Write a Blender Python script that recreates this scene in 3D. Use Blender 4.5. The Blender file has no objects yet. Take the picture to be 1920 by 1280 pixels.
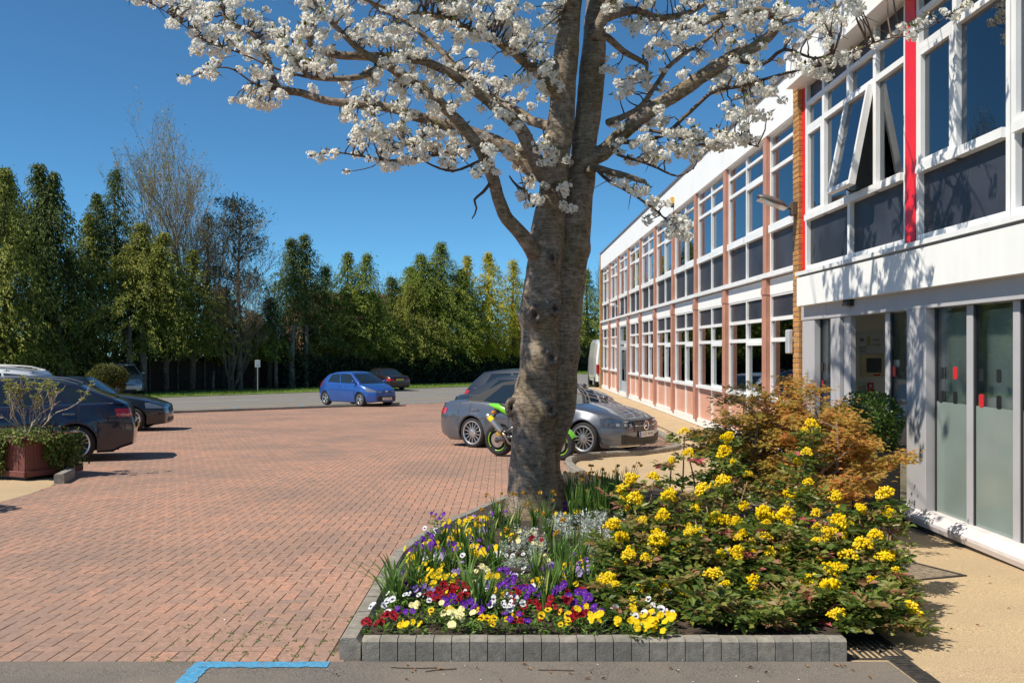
import bpy, bmesh, math, random
import numpy as np
from mathutils import Vector, Matrix, noise as mnoise

random.seed(7)
RNG = np.random.default_rng(11)
sc = bpy.context.scene
COL = sc.collection

# ------------------------------------------------------------------ camera
EYE = 1.665
cam_d = bpy.data.cameras.new('camera')
cam = bpy.data.objects.new('camera', cam_d)
COL.objects.link(cam)
cam.location = (0, 0, EYE)
cam.rotation_euler = (math.radians(90), 0, 0)
cam_d.sensor_width = 36.0
cam_d.lens = 34.69
cam_d.shift_x = 0.0099
cam_d.shift_y = 0.00833
cam_d.clip_start = 0.05
cam_d.clip_end = 1500
sc.camera = cam

# ------------------------------------------------------------------ light
SUN = Vector((1.0, 0.40, -1.36)).normalized()        # the way the sunlight travels
sun_elev = math.asin(-SUN.z)
world = bpy.data.worlds.new('World')
sc.world = world
world.use_nodes = True
wn = world.node_tree.nodes
wl = world.node_tree.links
wn.clear()
w_out = wn.new('ShaderNodeOutputWorld')
w_bg = wn.new('ShaderNodeBackground')
w_sky = wn.new('ShaderNodeTexSky')
w_sky.sky_type = 'NISHITA'
w_sky.sun_disc = False
w_sky.sun_elevation = sun_elev
w_sky.sun_rotation = math.atan2(-SUN.x, -SUN.y)
w_sky.altitude = 0
w_sky.air_density = 0.55
w_sky.dust_density = 0.1
w_sky.ozone_density = 1.5
w_hs = wn.new('ShaderNodeHueSaturation')
w_hs.inputs['Saturation'].default_value = 0.97
w_hs.inputs['Value'].default_value = 1.0
wl.new(w_sky.outputs[0], w_hs.inputs['Color'])
w_wb = wn.new('ShaderNodeMix'); w_wb.data_type = 'RGBA'; w_wb.blend_type = 'MULTIPLY'
w_wb.inputs[0].default_value = 1.0
w_wb.inputs[7].default_value = (0.44, 0.86, 1.02, 1)       # white balance of the sky
wl.new(w_hs.outputs[0], w_wb.inputs[6])
wl.new(w_wb.outputs[2], w_bg.inputs[0])
w_bg.inputs[1].default_value = 0.098
wl.new(w_bg.outputs[0], w_out.inputs[0])

sun_d = bpy.data.lights.new('sun', 'SUN')
sun_d.energy = 4.3
sun_d.angle = math.radians(0.53)
sun_d.color = (1.0, 0.93, 0.80)
sun = bpy.data.objects.new('sun', sun_d)
COL.objects.link(sun)
sun.location = (-30, -10, 40)
sun.rotation_euler = SUN.to_track_quat('-Z', 'Y').to_euler()

sc.view_settings.view_transform = 'Standard'
sc.view_settings.look = 'None'
sc.view_settings.gamma = 1.0
sc.view_settings.exposure = 0.5
sc.view_settings.use_curve_mapping = False
sc.cycles.max_bounces = 8
sc.cycles.transparent_max_bounces = 16
sc.cycles.use_denoising = True

# ------------------------------------------------------------------ helpers
def ss(a, b, x):
    t = min(1.0, max(0.0, (x - a) / (b - a)))
    return t * t * (3 - 2 * t)

def G(x, y):
    """height of the gently falling site"""
    if y <= 36:
        b = -0.019 * y
    else:
        t = min(y - 36, 18.0)
        b = -0.684 - 0.019 * (t - t * t / 36.0)
    t = ss(2.6, 4.6, x)
    return b * (1 - t) + t * max(b, -0.2)

def spot(px, py, d):
    """photo measurement + distance -> place in the scene"""
    return Vector(((px - 941) / 1850.0 * d, d, EYE + (656 - py) / 1850.0 * d))

def tag(o, label=None, cat=None, group=None, kind=None):
    if label: o['label'] = label
    if cat: o['category'] = cat
    if group: o['group'] = group
    if kind: o['kind'] = kind
    return o

def empty(name, loc=(0, 0, 0), rz=0.0, parent=None):
    o = bpy.data.objects.new(name, None)
    o.empty_display_size = 0.1
    COL.objects.link(o)
    o.location = loc
    o.rotation_euler = (0, 0, rz)
    o.parent = parent
    return o

def link_mesh(name, me, mat=None, parent=None, loc=None):
    if mat is not None and not me.materials:
        me.materials.append(mat)
    o = bpy.data.objects.new(name, me)
    COL.objects.link(o)
    o.parent = parent
    if loc is not None: o.location = loc
    return o

class MB:
    """collects shapes into one mesh"""
    def __init__(s):
        s.v = []; s.f = []; s.r = []; s.m = []; s.cur = 0; s.rv = 0.0
    def add(s, vs, fs, rnd=None, m=None):
        n = len(s.v)
        s.v.extend([tuple(v) for v in vs])
        s.f.extend([tuple(i + n for i in f) for f in fs])
        s.r.extend([s.rv if rnd is None else rnd] * len(fs))
        s.m.extend([s.cur if m is None else m] * len(fs))
        return s
    def box(s, x0, x1, y0, y1, z0, z1, **k):
        return s.add([(x0,y0,z0),(x1,y0,z0),(x1,y1,z0),(x0,y1,z0),(x0,y0,z1),(x1,y0,z1),(x1,y1,z1),(x0,y1,z1)],
                     [(0,3,2,1),(4,5,6,7),(0,1,5,4),(1,2,6,5),(2,3,7,6),(3,0,4,7)], **k)
    def bbox(s, x0, x1, y0, y1, z0, z1, b=0.005, **k):
        """box with chamfered edges"""
        b = min(b, (x1-x0)*.45, (y1-y0)*.45, (z1-z0)*.45)
        bm = bmesh.new()
        bmesh.ops.create_cube(bm, size=1.0)
        for v in bm.verts:
            v.co = Vector((x0+(v.co.x+.5)*(x1-x0), y0+(v.co.y+.5)*(y1-y0), z0+(v.co.z+.5)*(z1-z0)))
        bmesh.ops.bevel(bm, geom=bm.edges[:], offset=b, segments=1, affect='EDGES')
        bm.verts.index_update()
        s.add([v.co[:] for v in bm.verts], [[v.index for v in f.verts] for f in bm.faces], **k)
        bm.free()
        return s
    def quad(s, a, b, c, d, **k):
        return s.add([a,b,c,d], [(0,1,2,3)], **k)
    def tube(s, pts, rad, n=8, caps=True, **k):
        pts = [Vector(p) for p in pts]
        if not hasattr(rad, '__len__'): rad = [rad]*len(pts)
        vs = []; fs = []
        t0 = (pts[1]-pts[0]).normalized()
        up = Vector((0,0,1)) if abs(t0.z) < .9 else Vector((1,0,0))
        nx = t0.cross(up).normalized()
        for i, p in enumerate(pts):
            a = pts[max(0,i-1)]; b = pts[min(len(pts)-1,i+1)]
            t = (b-a)
            t = t.normalized() if t.length > 1e-9 else t0
            nx = (nx - t*nx.dot(t))
            nx = nx.normalized() if nx.length > 1e-6 else t.orthogonal().normalized()
            ny = t.cross(nx)
            for j in range(n):
                an = 2*math.pi*j/n
                vs.append(p + (nx*math.cos(an)+ny*math.sin(an))*rad[i])
        for i in range(len(pts)-1):
            for j in range(n):
                j2 = (j+1) % n
                fs.append((i*n+j, i*n+j2, (i+1)*n+j2, (i+1)*n+j))
        if caps:
            fs.append(tuple(range(n-1,-1,-1)))
            fs.append(tuple((len(pts)-1)*n+j for j in range(n)))
        return s.add(vs, fs, **k)
    def cyl(s, p0, p1, r, n=12, **k):
        return s.tube([p0, p1], r, n, **k)
    def lathe(s, prof, axis_o, axis, n=24, **k):
        """profile of (radius, distance along the axis)"""
        axis = Vector(axis).normalized(); o = Vector(axis_o)
        a = axis.orthogonal().normalized(); b = axis.cross(a)
        vs = []; fs = []
        for (r, h) in prof:
            for j in range(n):
                t = 2*math.pi*j/n
                vs.append(o + axis*h + (a*math.cos(t)+b*math.sin(t))*r)
        for i in range(len(prof)-1):
            for j in range(n):
                j2 = (j+1) % n
                fs.append((i*n+j, i*n+j2, (i+1)*n+j2, (i+1)*n+j))
        return s.add(vs, fs, **k)
    def grid(s, P, **k):
        """P[i][j] points"""
        ni = len(P); nj = len(P[0])
        vs = [p for row in P for p in row]
        fs = [(i*nj+j, (i+1)*nj+j, (i+1)*nj+j+1, i*nj+j+1) for i in range(ni-1) for j in range(nj-1)]
        return s.add(vs, fs, **k)
    def mesh(s, name):
        me = bpy.data.meshes.new(name)
        me.from_pydata(s.v, [], s.f)
        if any(s.r):
            a = me.attributes.new('rnd', 'FLOAT', 'FACE'); a.data.foreach_set('value', s.r)
        if any(s.m):
            me.polygons.foreach_set('material_index', s.m)
        return me
    def build(s, name, mat, parent=None, smooth=False, loc=None):
        me = s.mesh(name)
        for m in (mat if isinstance(mat, (list, tuple)) else [mat]): me.materials.append(m)
        if smooth: me.polygons.foreach_set('use_smooth', [True]*len(me.polygons))
        me.update()
        return link_mesh(name, me, None, parent, loc)

def fix_normals(o):
    bm = bmesh.new(); bm.from_mesh(o.data)
    bmesh.ops.remove_doubles(bm, verts=bm.verts, dist=1e-4)
    bmesh.ops.recalc_face_normals(bm, faces=bm.faces)
    bm.to_mesh(o.data); bm.free()
    return o

def np_mesh(name, V, F, rnd=None, smooth=False):
    """V (n,3), F (m,k)"""
    V = np.asarray(V, dtype=np.float32); F = np.asarray(F, dtype=np.int32)
    me = bpy.data.meshes.new(name)
    k = F.shape[1]
    me.vertices.add(len(V)); me.vertices.foreach_set('co', V.ravel())
    me.loops.add(F.size); me.loops.foreach_set('vertex_index', F.ravel())
    me.polygons.add(len(F))
    me.polygons.foreach_set('loop_start', np.arange(0, F.size, k, dtype=np.int32))
    me.polygons.foreach_set('loop_total', np.full(len(F), k, dtype=np.int32))
    me.polygons.foreach_set('use_smooth', np.full(len(F), bool(smooth)))
    if rnd is not None:
        a = me.attributes.new('rnd', 'FLOAT', 'FACE'); a.data.foreach_set('value', np.asarray(rnd, dtype=np.float32))
    me.update(calc_edges=True)
    return me

def unit(a):
    return a / np.maximum(np.linalg.norm(a, axis=-1, keepdims=True), 1e-9)

def leaf_cards(C, D, N, L, W, fold=0.0, tip=0.6):
    """pointed leaves: centre base C, direction D, face normal N, length L, width W -> 6-vert folded leaf (2 quads)"""
    C = np.asarray(C, float); D = unit(np.asarray(D, float)); N = np.asarray(N, float)
    S = unit(np.cross(D, N)); N2 = np.cross(S, D)
    L = np.asarray(L)[:, None]; W = np.asarray(W)[:, None]
    a = C; b = C + D*L*0.45 + N2*fold*W*0; e = C + D*L - N2*fold*L*0.25
    l = C + D*L*tip*0.75 + S*W*.5 + N2*fold*W
    r = C + D*L*tip*0.75 - S*W*.5 + N2*fold*W
    n = len(C)
    V = np.stack([a, l, e, r], 1).reshape(-1, 3)
    F = np.arange(n*4).reshape(n, 4)
    return V, F

# ------------------------------------------------------------------ materials
MAT = {}
def nodes_of(name):
    m = bpy.data.materials.new(name); m.use_nodes = True
    nt = m.node_tree; nt.nodes.clear()
    out = nt.nodes.new('ShaderNodeOutputMaterial')
    return m, nt, out

def ramp(nt, stops, interp='LINEAR'):
    r = nt.nodes.new('ShaderNodeValToRGB'); r.color_ramp.interpolation = interp
    els = r.color_ramp.elements
    while len(els) > 1: els.remove(els[-1])
    els[0].position = stops[0][0]; els[0].color = (*stops[0][1], 1)
    for p, c in stops[1:]:
        e = els.new(p); e.color = (*c, 1)
    return r

def mat(name, col, rough=0.6, metal=0.0, var=0.12, scale=4.0, bump=0.0, bscale=60.0, coat=0.0, spec=0.5,
        stops=None, grime=None, gscale=0.8, stretch=None, rnd_stops=None, alpha=None, sheen=0.0):
    """procedural surface: noise-mottled colour, optional per-piece colour from 'rnd', grime and bump"""
    if name in MAT: return MAT[name]
    m, nt, out = nodes_of(name)
    N = nt.nodes.new; Lk = nt.links.new
    b = N('ShaderNodeBsdfPrincipled')
    b.inputs['Roughness'].default_value = rough
    b.inputs['Metallic'].default_value = metal
    b.inputs['Coat Weight'].default_value = coat
    b.inputs['Coat Roughness'].default_value = 0.03
    b.inputs['Specular IOR Level'].default_value = spec
    geo = N('ShaderNodeNewGeometry')
    vec = geo.outputs['Position']
    if stretch:
        mp = N('ShaderNodeMapping'); mp.inputs['Scale'].default_value = stretch
        Lk(vec, mp.inputs[0]); vec = mp.outputs[0]
    no = N('ShaderNodeTexNoise'); no.inputs['Scale'].default_value = scale; no.inputs['Detail'].default_value = 5
    Lk(vec, no.inputs['Vector'])
    c0 = tuple(max(0, c*(1-var*1.6)) for c in col); c1 = tuple(min(1, c*(1+var*1.6)) for c in col)
    r = ramp(nt, stops or [(0.3, c0), (0.7, c1)])
    Lk(no.outputs['Fac'], r.inputs[0])
    colour = r.outputs[0]
    if rnd_stops:
        at = N('ShaderNodeAttribute'); at.attribute_name = 'rnd'
        oi = N('ShaderNodeObjectInfo')
        ad = N('ShaderNodeMath'); ad.operation = 'ADD'; Lk(at.outputs['Fac'], ad.inputs[0]); Lk(oi.outputs['Random'], ad.inputs[1])
        fr = N('ShaderNodeMath'); fr.operation = 'FRACT'; Lk(ad.outputs[0], fr.inputs[0])
        rr = ramp(nt, rnd_stops); Lk(fr.outputs[0], rr.inputs[0])
        mx = N('ShaderNodeMix'); mx.data_type = 'RGBA'; mx.blend_type = 'MULTIPLY'; mx.inputs[0].default_value = 1.0
        Lk(colour, mx.inputs[6]); Lk(rr.outputs[0], mx.inputs[7]); colour = mx.outputs[2]
    if grime:
        n2 = N('ShaderNodeTexNoise'); n2.inputs['Scale'].default_value = gscale; n2.inputs['Detail'].default_value = 8
        n2.inputs['Roughness'].default_value = 0.65
        Lk(geo.outputs['Position'], n2.inputs['Vector'])
        r2 = ramp(nt, [(0.42, (0,0,0)), (0.68, (1,1,1))]); Lk(n2.outputs['Fac'], r2.inputs[0])
        mx = N('ShaderNodeMix'); mx.data_type = 'RGBA'
        mu = N('ShaderNodeMath'); mu.operation = 'MULTIPLY'; mu.inputs[1].default_value = grime[1]
        Lk(r2.outputs[0], mu.inputs[0]); Lk(mu.outputs[0], mx.inputs[0])
        Lk(colour, mx.inputs[6]); mx.inputs[7].default_value = (*grime[0], 1); colour = mx.outputs[2]
    Lk(colour, b.inputs['Base Color'])
    if bump:
        nb = N('ShaderNodeTexNoise'); nb.inputs['Scale'].default_value = bscale; nb.inputs['Detail'].default_value = 6
        Lk(vec, nb.inputs['Vector'])
        bp = N('ShaderNodeBump'); bp.inputs['Strength'].default_value = bump; bp.inputs['Distance'].default_value = 0.01
        Lk(nb.outputs['Fac'], bp.inputs['Height']); Lk(bp.outputs[0], b.inputs['Normal'])
    Lk(b.outputs[0], out.inputs[0])
    MAT[name] = m
    return m

def leafmat(name, stops, trans=0.3, rough=0.5, spec=0.35, tcol=None, nscale=0.7, nmix=0.25):
    """leaf: colour per leaf from 'rnd' plus a slow drift, part of the light passes through"""
    if name in MAT: return MAT[name]
    m, nt, out = nodes_of(name); N = nt.nodes.new; Lk = nt.links.new
    at = N('ShaderNodeAttribute'); at.attribute_name = 'rnd'
    geo = N('ShaderNodeNewGeometry')
    no = N('ShaderNodeTexNoise'); no.inputs['Scale'].default_value = nscale; Lk(geo.outputs['Position'], no.inputs['Vector'])
    a1 = N('ShaderNodeMath'); a1.operation = 'MULTIPLY_ADD'; a1.inputs[1].default_value = nmix*2; a1.inputs[2].default_value = -nmix
    Lk(no.outputs['Fac'], a1.inputs[0])
    ad = N('ShaderNodeMath'); ad.operation = 'ADD'; Lk(at.outputs['Fac'], ad.inputs[0]); Lk(a1.outputs[0], ad.inputs[1])
    r = ramp(nt, stops); Lk(ad.outputs[0], r.inputs[0])
    b = N('ShaderNodeBsdfPrincipled'); b.inputs['Roughness'].default_value = rough; b.inputs['Specular IOR Level'].default_value = spec
    Lk(r.outputs[0], b.inputs['Base Color'])
    t = N('ShaderNodeBsdfTranslucent')
    hs = N('ShaderNodeHueSaturation'); hs.inputs['Saturation'].default_value = 0.975; hs.inputs['Value'].default_value = 1.25
    Lk(r.outputs[0], hs.inputs['Color']); Lk(hs.outputs[0], t.inputs['Color'])
    mx = N('ShaderNodeMixShader'); mx.inputs[0].default_value = trans
    Lk(b.outputs[0], mx.inputs[1]); Lk(t.outputs[0], mx.inputs[2]); Lk(mx.outputs[0], out.inputs[0])
    MAT[name] = m
    return m

def glassmat(name, tint=(0.75, 0.8, 0.82), refl=1.0, base=0.05):
    if name in MAT: return MAT[name]
    m, nt, out = nodes_of(name); N = nt.nodes.new; Lk = nt.links.new
    tr = N('ShaderNodeBsdfTransparent'); tr.inputs[0].default_value = (*tint, 1)
    gl = N('ShaderNodeBsdfGlossy'); gl.inputs['Roughness'].default_value = 0.015; gl.inputs[0].default_value = (.93,.96,1,1)
    fr = N('ShaderNodeFresnel'); fr.inputs[0].default_value = 1.52
    ma = N('ShaderNodeMath'); ma.operation = 'MULTIPLY_ADD'; ma.inputs[1].default_value = refl; ma.inputs[2].default_value = base
    ma.use_clamp = True
    Lk(fr.outputs[0], ma.inputs[0])
    mx = N('ShaderNodeMixShader'); Lk(ma.outputs[0], mx.inputs[0]); Lk(tr.outputs[0], mx.inputs[1]); Lk(gl.outputs[0], mx.inputs[2])
    Lk(mx.outputs[0], out.inputs[0])
    MAT[name] = m
    return m

def paint(name, col, rough=0.32, metal=0.0, coat=1.0):
    return mat(name, col, rough=rough, metal=metal, var=0.03, scale=3, coat=coat, spec=0.5)

def text_mesh(body, size, mat_, name, parent, M, depth=0.0):
    cu = bpy.data.curves.new(name, 'FONT'); cu.body = body; cu.size = size
    cu.align_x = 'CENTER'; cu.align_y = 'CENTER'; cu.extrude = depth; cu.resolution_u = 2
    o = bpy.data.objects.new(name, cu); COL.objects.link(o)
    dg = bpy.context.evaluated_depsgraph_get()
    me = bpy.data.meshes.new_from_object(o.evaluated_get(dg))
    bpy.data.objects.remove(o); bpy.data.curves.remove(cu)
    me.materials.clear(); me.materials.append(mat_)
    t = bpy.data.objects.new(name, me); COL.objects.link(t); t.parent = parent; t.matrix_local = M
    return t

# shared materials
WHITE = mat('white_upvc', (0.80, 0.80, 0.80), rough=0.35, var=0.03, grime=((.55,.54,.5), .25), gscale=1.5)
FASCIA = mat('white_fascia', (0.82, 0.82, 0.81), rough=0.5, var=0.014, stretch=(2.5,2.5,.25), scale=3, grime=((.6,.6,.58), .2), gscale=1.0)
BLACK = mat('black_plastic', (0.02, 0.02, 0.021), rough=0.5, var=0.1)
RUBBER = mat('tyre_rubber', (0.022, 0.022, 0.022), rough=0.85, var=0.2, scale=20, bump=.3, bscale=120)
ALLOY = mat('alloy', (0.62, 0.62, 0.63), rough=0.28, metal=0.85, var=0.05)
CHROME = mat('chrome', (0.8, 0.8, 0.8), rough=0.08, metal=1.0, var=0.02)
STEEL = mat('brushed_steel', (0.55, 0.54, 0.52), rough=0.3, metal=0.9, var=0.08)
CARGLASS = mat('car_glass', (0.012, 0.017, 0.02), rough=0.03, var=0.05, spec=0.7, coat=0.6)
LAMPGLASS = mat('lamp_lens', (0.30, 0.32, 0.35), rough=0.08, metal=0.6, var=0.08, scale=14, coat=1.0)
TAILRED = mat('tail_lamp_red', (0.45, 0.012, 0.015), rough=0.12, var=0.2, scale=30, coat=1.0)
PLATEW = mat('plate_white', (0.75, 0.75, 0.72), rough=0.35, var=0.03)
PLATEY = mat('plate_yellow', (0.75, 0.52, 0.03), rough=0.35, var=0.03)
PLATETXT = mat('plate_letters', (0.01, 0.01, 0.01), rough=0.5, var=0.0)
# ================================================================== GROUND
def sheet(name, xs, ys, off, material, inside=None, kind='structure', parent=None):
    mb = MB(); idx = {}
    for i in range(len(xs)-1):
        for j in range(len(ys)-1):
            cx = (xs[i]+xs[i+1])/2; cy = (ys[j]+ys[j+1])/2
            if inside and not inside(cx, cy): continue
            f = []
            for (a, b) in ((i,j),(i+1,j),(i+1,j+1),(i,j+1)):
                if (a,b) not in idx:
                    idx[(a,b)] = len(mb.v); mb.v.append((xs[a], ys[b], G(xs[a], ys[b])+off))
                f.append(idx[(a,b)])
            mb.f.append(tuple(f)); mb.r.append(0.0); mb.m.append(0)
    o = mb.build(name, material, parent, smooth=True)
    if kind: o['kind'] = kind
    return o

def lin(a, b, n): return [a+(b-a)*i/n for i in range(n+1)]

def in_poly(x, y, P):
    c = False; j = len(P)-1
    for i in range(len(P)):
        if (P[i][1] > y) != (P[j][1] > y) and x < (P[j][0]-P[i][0])*(y-P[i][1])/(P[j][1]-P[i][1])+P[i][0]:
            c = not c
        j = i
    return c

def poly_sheet(name, P, off, material, step=0.5, parent=None, kind='structure', zf=None):
    """flat polygon filled and cut fine enough to follow the ground"""
    bm = bmesh.new()
    vs = [bm.verts.new((x, y, 0)) for x, y in P]
    bm.faces.new(vs)
    x0 = min(p[0] for p in P); x1 = max(p[0] for p in P); y0 = min(p[1] for p in P); y1 = max(p[1] for p in P)
    def cut(co, no):
        g = bm.verts[:]+bm.edges[:]+bm.faces[:]
        bmesh.ops.bisect_plane(bm, geom=g, plane_co=co, plane_no=no, dist=1e-5)
    n = int((x1-x0)/step)
    for i in range(1, n+1): cut((x0+i*(x1-x0)/(n+1), 0, 0), (1, 0, 0))
    n = int((y1-y0)/step)
    for i in range(1, n+1): cut((0, y0+i*(y1-y0)/(n+1), 0), (0, 1, 0))
    for v in bm.verts:
        v.co.z = (zf(v.co.x, v.co.y) if zf else G(v.co.x, v.co.y)) + off
    bmesh.ops.recalc_face_normals(bm, faces=bm.faces)
    if sum(f.normal.z for f in bm.faces) < 0: bmesh.ops.reverse_faces(bm, faces=bm.faces)
    me = bpy.data.meshes.new(name); bm.to_mesh(me); bm.free()
    me.polygons.foreach_set('use_smooth', [True]*len(me.polygons))
    o = link_mesh(name, me, material, parent)
    if kind: o['kind'] = kind
    return o

def NN(x, y): return (-x+y)*0.70711            # distance across the diagonal road
KERB_N = 34.9

SOIL = mat('soil', (0.045, 0.03, 0.02), rough=0.95, var=0.35, scale=14, bump=1.0, bscale=45, stops=[(.3,(.02,.013,.008)),(.6,(.06,.04,.026)),(.8,(.11,.075,.05))])
ASPHALT = mat('asphalt', (0.14, 0.122, 0.106), rough=0.9, var=0.5, scale=140, bump=0.5, bscale=160, grime=((.21,.17,.135), .8), gscale=1.3)
ROADMAT = mat('road_asphalt', (0.185, 0.17, 0.155), rough=0.85, var=0.25, scale=30, bump=0.2, bscale=60, grime=((.2,.19,.18), .6), gscale=.35)
TAN = mat('resin_gravel', (0.46, 0.335, 0.195), rough=0.85, var=0.28, scale=110, bump=0.45, bscale=150, grime=((.34,.25,.16), .5), gscale=.9)
GRASS = mat('grass_ground', (0.12, 0.19, 0.03), rough=0.9, var=0.4, scale=6, bump=.8, bscale=25)
FARLAND = mat('far_land', (0.07, 0.09, 0.035), rough=0.95, var=0.4, scale=1.2, bump=.6, bscale=10)
CONC = mat('concrete_kerb', (0.275, 0.252, 0.215), rough=0.85, var=0.16, scale=24, bump=0.35, bscale=120, grime=((.16,.145,.12), .6), gscale=3.5, rnd_stops=[(0,(.8,.8,.8)),(1,(1.1,1.08,1.04))])
BLUEPAINT = mat('blue_line_paint', (0.065, 0.29, 0.50), rough=0.7, var=0.2, scale=40, bump=.4, bscale=140, grime=((.13,.21,.27), .7), gscale=14)
WHITEPAINT = mat('white_line_paint', (0.55, 0.55, 0.53), rough=0.7, var=0.1, grime=((.25,.25,.25), .5), gscale=4)
YELPAINT = mat('yellow_line_paint', (0.62, 0.42, 0.1), rough=0.7, var=0.1, grime=((.25,.22,.18), .5), gscale=4)
PAVER = mat('clay_paver', (0.375, 0.222, 0.16), rough=0.85, var=0.16, scale=30, bump=0.3, bscale=140,
            grime=((.20,.15,.12), .7), gscale=.42,
            rnd_stops=[(0,(.84,.86,.9)),(.25,(.97,.96,.96)),(.5,(1.02,1.0,.98)),(.75,(1.08,1.0,.95)),(.93,(1.2,1.06,.98)),(1,(.74,.82,.9))])
JOINT = mat('joint_sand', (0.11, 0.08, 0.058), rough=0.95, var=0.3, scale=30, bump=.4, bscale=80)

ground = sheet('ground', [-240,-120,-80,-60,-50]+lin(-44,0,11)+[1,2,2.6,3,3.4,3.8,4.2,4.6,5,6,8]+lin(12,44,8)+[60,100,240], [-40,-20,-10]+lin(-6,60,22)+[66,72,80,90,110,140,200,320,500], -0.12, FARLAND)

# bed outline, needed by the paving
BED = [(-0.80,5.74),(1.93,5.74),(2.45,6.5),(2.95,7.5),(3.3,8.8),(3.35,9.8),(3.05,10.9),(2.4,12.2),(1.75,13.5),(1.25,14.6),(1.0,14.75),(0.75,14.0),(0.35,12.7),(-0.05,11.4),(-0.42,10.2),(-0.68,9.2),(-0.80,8.3)]
KERB_CURVE = [(1.24,15.2),(1.16,16.0),(1.14,16.8),(1.2,17.5),(1.38,18.05),(1.68,18.45),(2.1,18.75),(2.7,19.05),(3.5,19.5),(3.62,20.5),(3.75,24.0),(3.75,30.0),(3.75,38.0),(3.75,46.0)]
def paving_right(y):
    """right edge of the brick paving"""
    P = [(5.4,-0.93),(8.3,-0.93),(9.2,-0.82),(10.2,-0.55),(11.4,-0.18),(12.7,0.22),(14.0,0.62),(15.2,1.18),(17.0,1.1),(17.6,1.16),(18.1,1.32),(18.6,1.65),(19.0,2.3),(19.6,3.4),(21,3.65),(60,3.7)]
    for (a, xa), (b, xb) in zip(P, P[1:]):
        if a <= y <= b: return xa+(xb-xa)*(y-a)/(b-a)
    return P[0][1]

PLANTER_ISLAND = [(-14,8.6),(-6.25,12.2),(-6.33,13.5),(-6.5,14.5),(-6.8,15.4),(-7.3,15.9),(-14,15.9)]
def paving_in(x, y):
    return 5.62 <= y and NN(x, y) < KERB_N-.05 and x < paving_right(y) and x > -26 and not in_poly(x, y, PLANTER_ISLAND)

paving = sheet('car_park_paving', lin(-26, 4, 60), [5.62]+lin(6, 42, 72)[1:]+lin(42.5,49,13), -0.006, JOINT,
               inside=lambda x, y: NN(x, y) < KERB_N+.35 and x < paving_right(y)+.3)

def brick_shapes():
    """herringbone 2:1 clay blocks, as (centre x, centre y, half length x, half length y)"""
    out = []
    u = 0.1; gap = 0.0026
    y_lo = 5.83
    def ok(i, j):
        x = (i+.5)*u; y = y_lo+(j+.5)*u
        return j >= 0 and paving_in(x, y) and x+.03 < paving_right(y)
    for j in range(-1, 440):
        yb = y_lo + j*u
        xl = max(-26, -0.62*yb - 5)
        i0 = int(xl/u); i1 = int(4.0/u)
        for i in range(i0, i1):
            c = (i - j) % 4
            if c == 0: a, b, cx, cy, hx, hy = ok(i,j), ok(i+1,j), (i+1)*u, yb+u/2, u-gap, u/2-gap
            elif c == 3: a, b, cx, cy, hx, hy = ok(i,j), ok(i,j+1), i*u+u/2, yb+u, u/2-gap, u-gap
            else: continue
            if a and b: out.append((cx, cy, hx, hy))
            elif a: out.append((i*u+u/2, yb+u/2, u/2-gap, u/2-gap))
            elif b: out.append(((i+1)*u+u/2, yb+u/2, u/2-gap, u/2-gap) if c == 0 else (i*u+u/2, yb+u*1.5, u/2-gap, u/2-gap))
    i = -45
    for i in range(-90, -9):
        cx = i*0.1+.05
        if cx < -0.93: out.append((cx, 5.725, .05-gap, .1-gap))
    return out

SH = brick_shapes()
def in_view(b):
    k = 941+b[0]/b[1]*1850
    return -30 < k < 1950
near = sorted([b for b in SH if in_view(b)], key=lambda b: b[1])[:300]
nearset = set(near)
rest = np.array([b for b in SH if b not in nearset])
# the single bricks
def brick_mesh(hx, hy):
    c = .002; mb = MB()
    mb.add([(-hx,-hy,-.02),(hx,-hy,-.02),(hx,hy,-.02),(-hx,hy,-.02),(-hx+c,-hy+c,0),(hx-c,-hy+c,0),(hx-c,hy-c,0),(-hx+c,hy-c,0),
            (-hx,-hy,-c),(hx,-hy,-c),(hx,hy,-c),(-hx,hy,-c)],
           [(4,5,6,7),(8,9,5,4),(9,10,6,5),(10,11,7,6),(11,8,4,7),(0,1,9,8),(1,2,10,9),(2,3,11,10),(3,0,8,11)])
    me = mb.mesh('brick'); me.materials.append(PAVER); return me
bmeshes = {}
for (cx, cy, hx, hy) in near:
    key = (round(hx,4), round(hy,4))
    if key not in bmeshes: bmeshes[key] = brick_mesh(hx, hy)
    o = bpy.data.objects.new('brick', bmeshes[key]); COL.objects.link(o); o.parent = paving
    o.location = (cx, cy, G(cx, cy)+random.uniform(-.001,.001))
    o.rotation_euler = (-0.019+random.gauss(0,.002), random.gauss(0,.002), random.gauss(0,.006))
# the rest in one mesh
n = len(rest); c = .002
cx, cy, hx, hy = rest.T
zb = np.array([G(a, b) for a, b in zip(cx, cy)]) + RNG.uniform(-.001, .001, n)
def corner(sx, sy, dz, ins): return np.stack([cx+sx*(hx-ins), cy+sy*(hy-ins), zb-0.019*sy*hy+dz+RNG.normal(0,.0003,n)], 1)
VV = np.stack([corner(-1,-1,0,c),corner(1,-1,0,c),corner(1,1,0,c),corner(-1,1,0,c),corner(-1,-1,-.0065,0),corner(1,-1,-.0065,0),corner(1,1,-.0065,0),corner(-1,1,-.0065,0)],1).reshape(-1,3)
FF = np.array([(0,1,2,3),(4,5,1,0),(5,6,2,1),(6,7,3,2),(7,4,0,3)])
FF = (FF[None]+8*np.arange(n)[:,None,None]).reshape(-1,4)
me = np_mesh('brick_field', VV, FF, rnd=np.repeat(RNG.uniform(0,1,n),5)); me.materials.append(PAVER)
o = link_mesh('brick_field', me, None, paving); o['kind'] = 'stuff'
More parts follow.
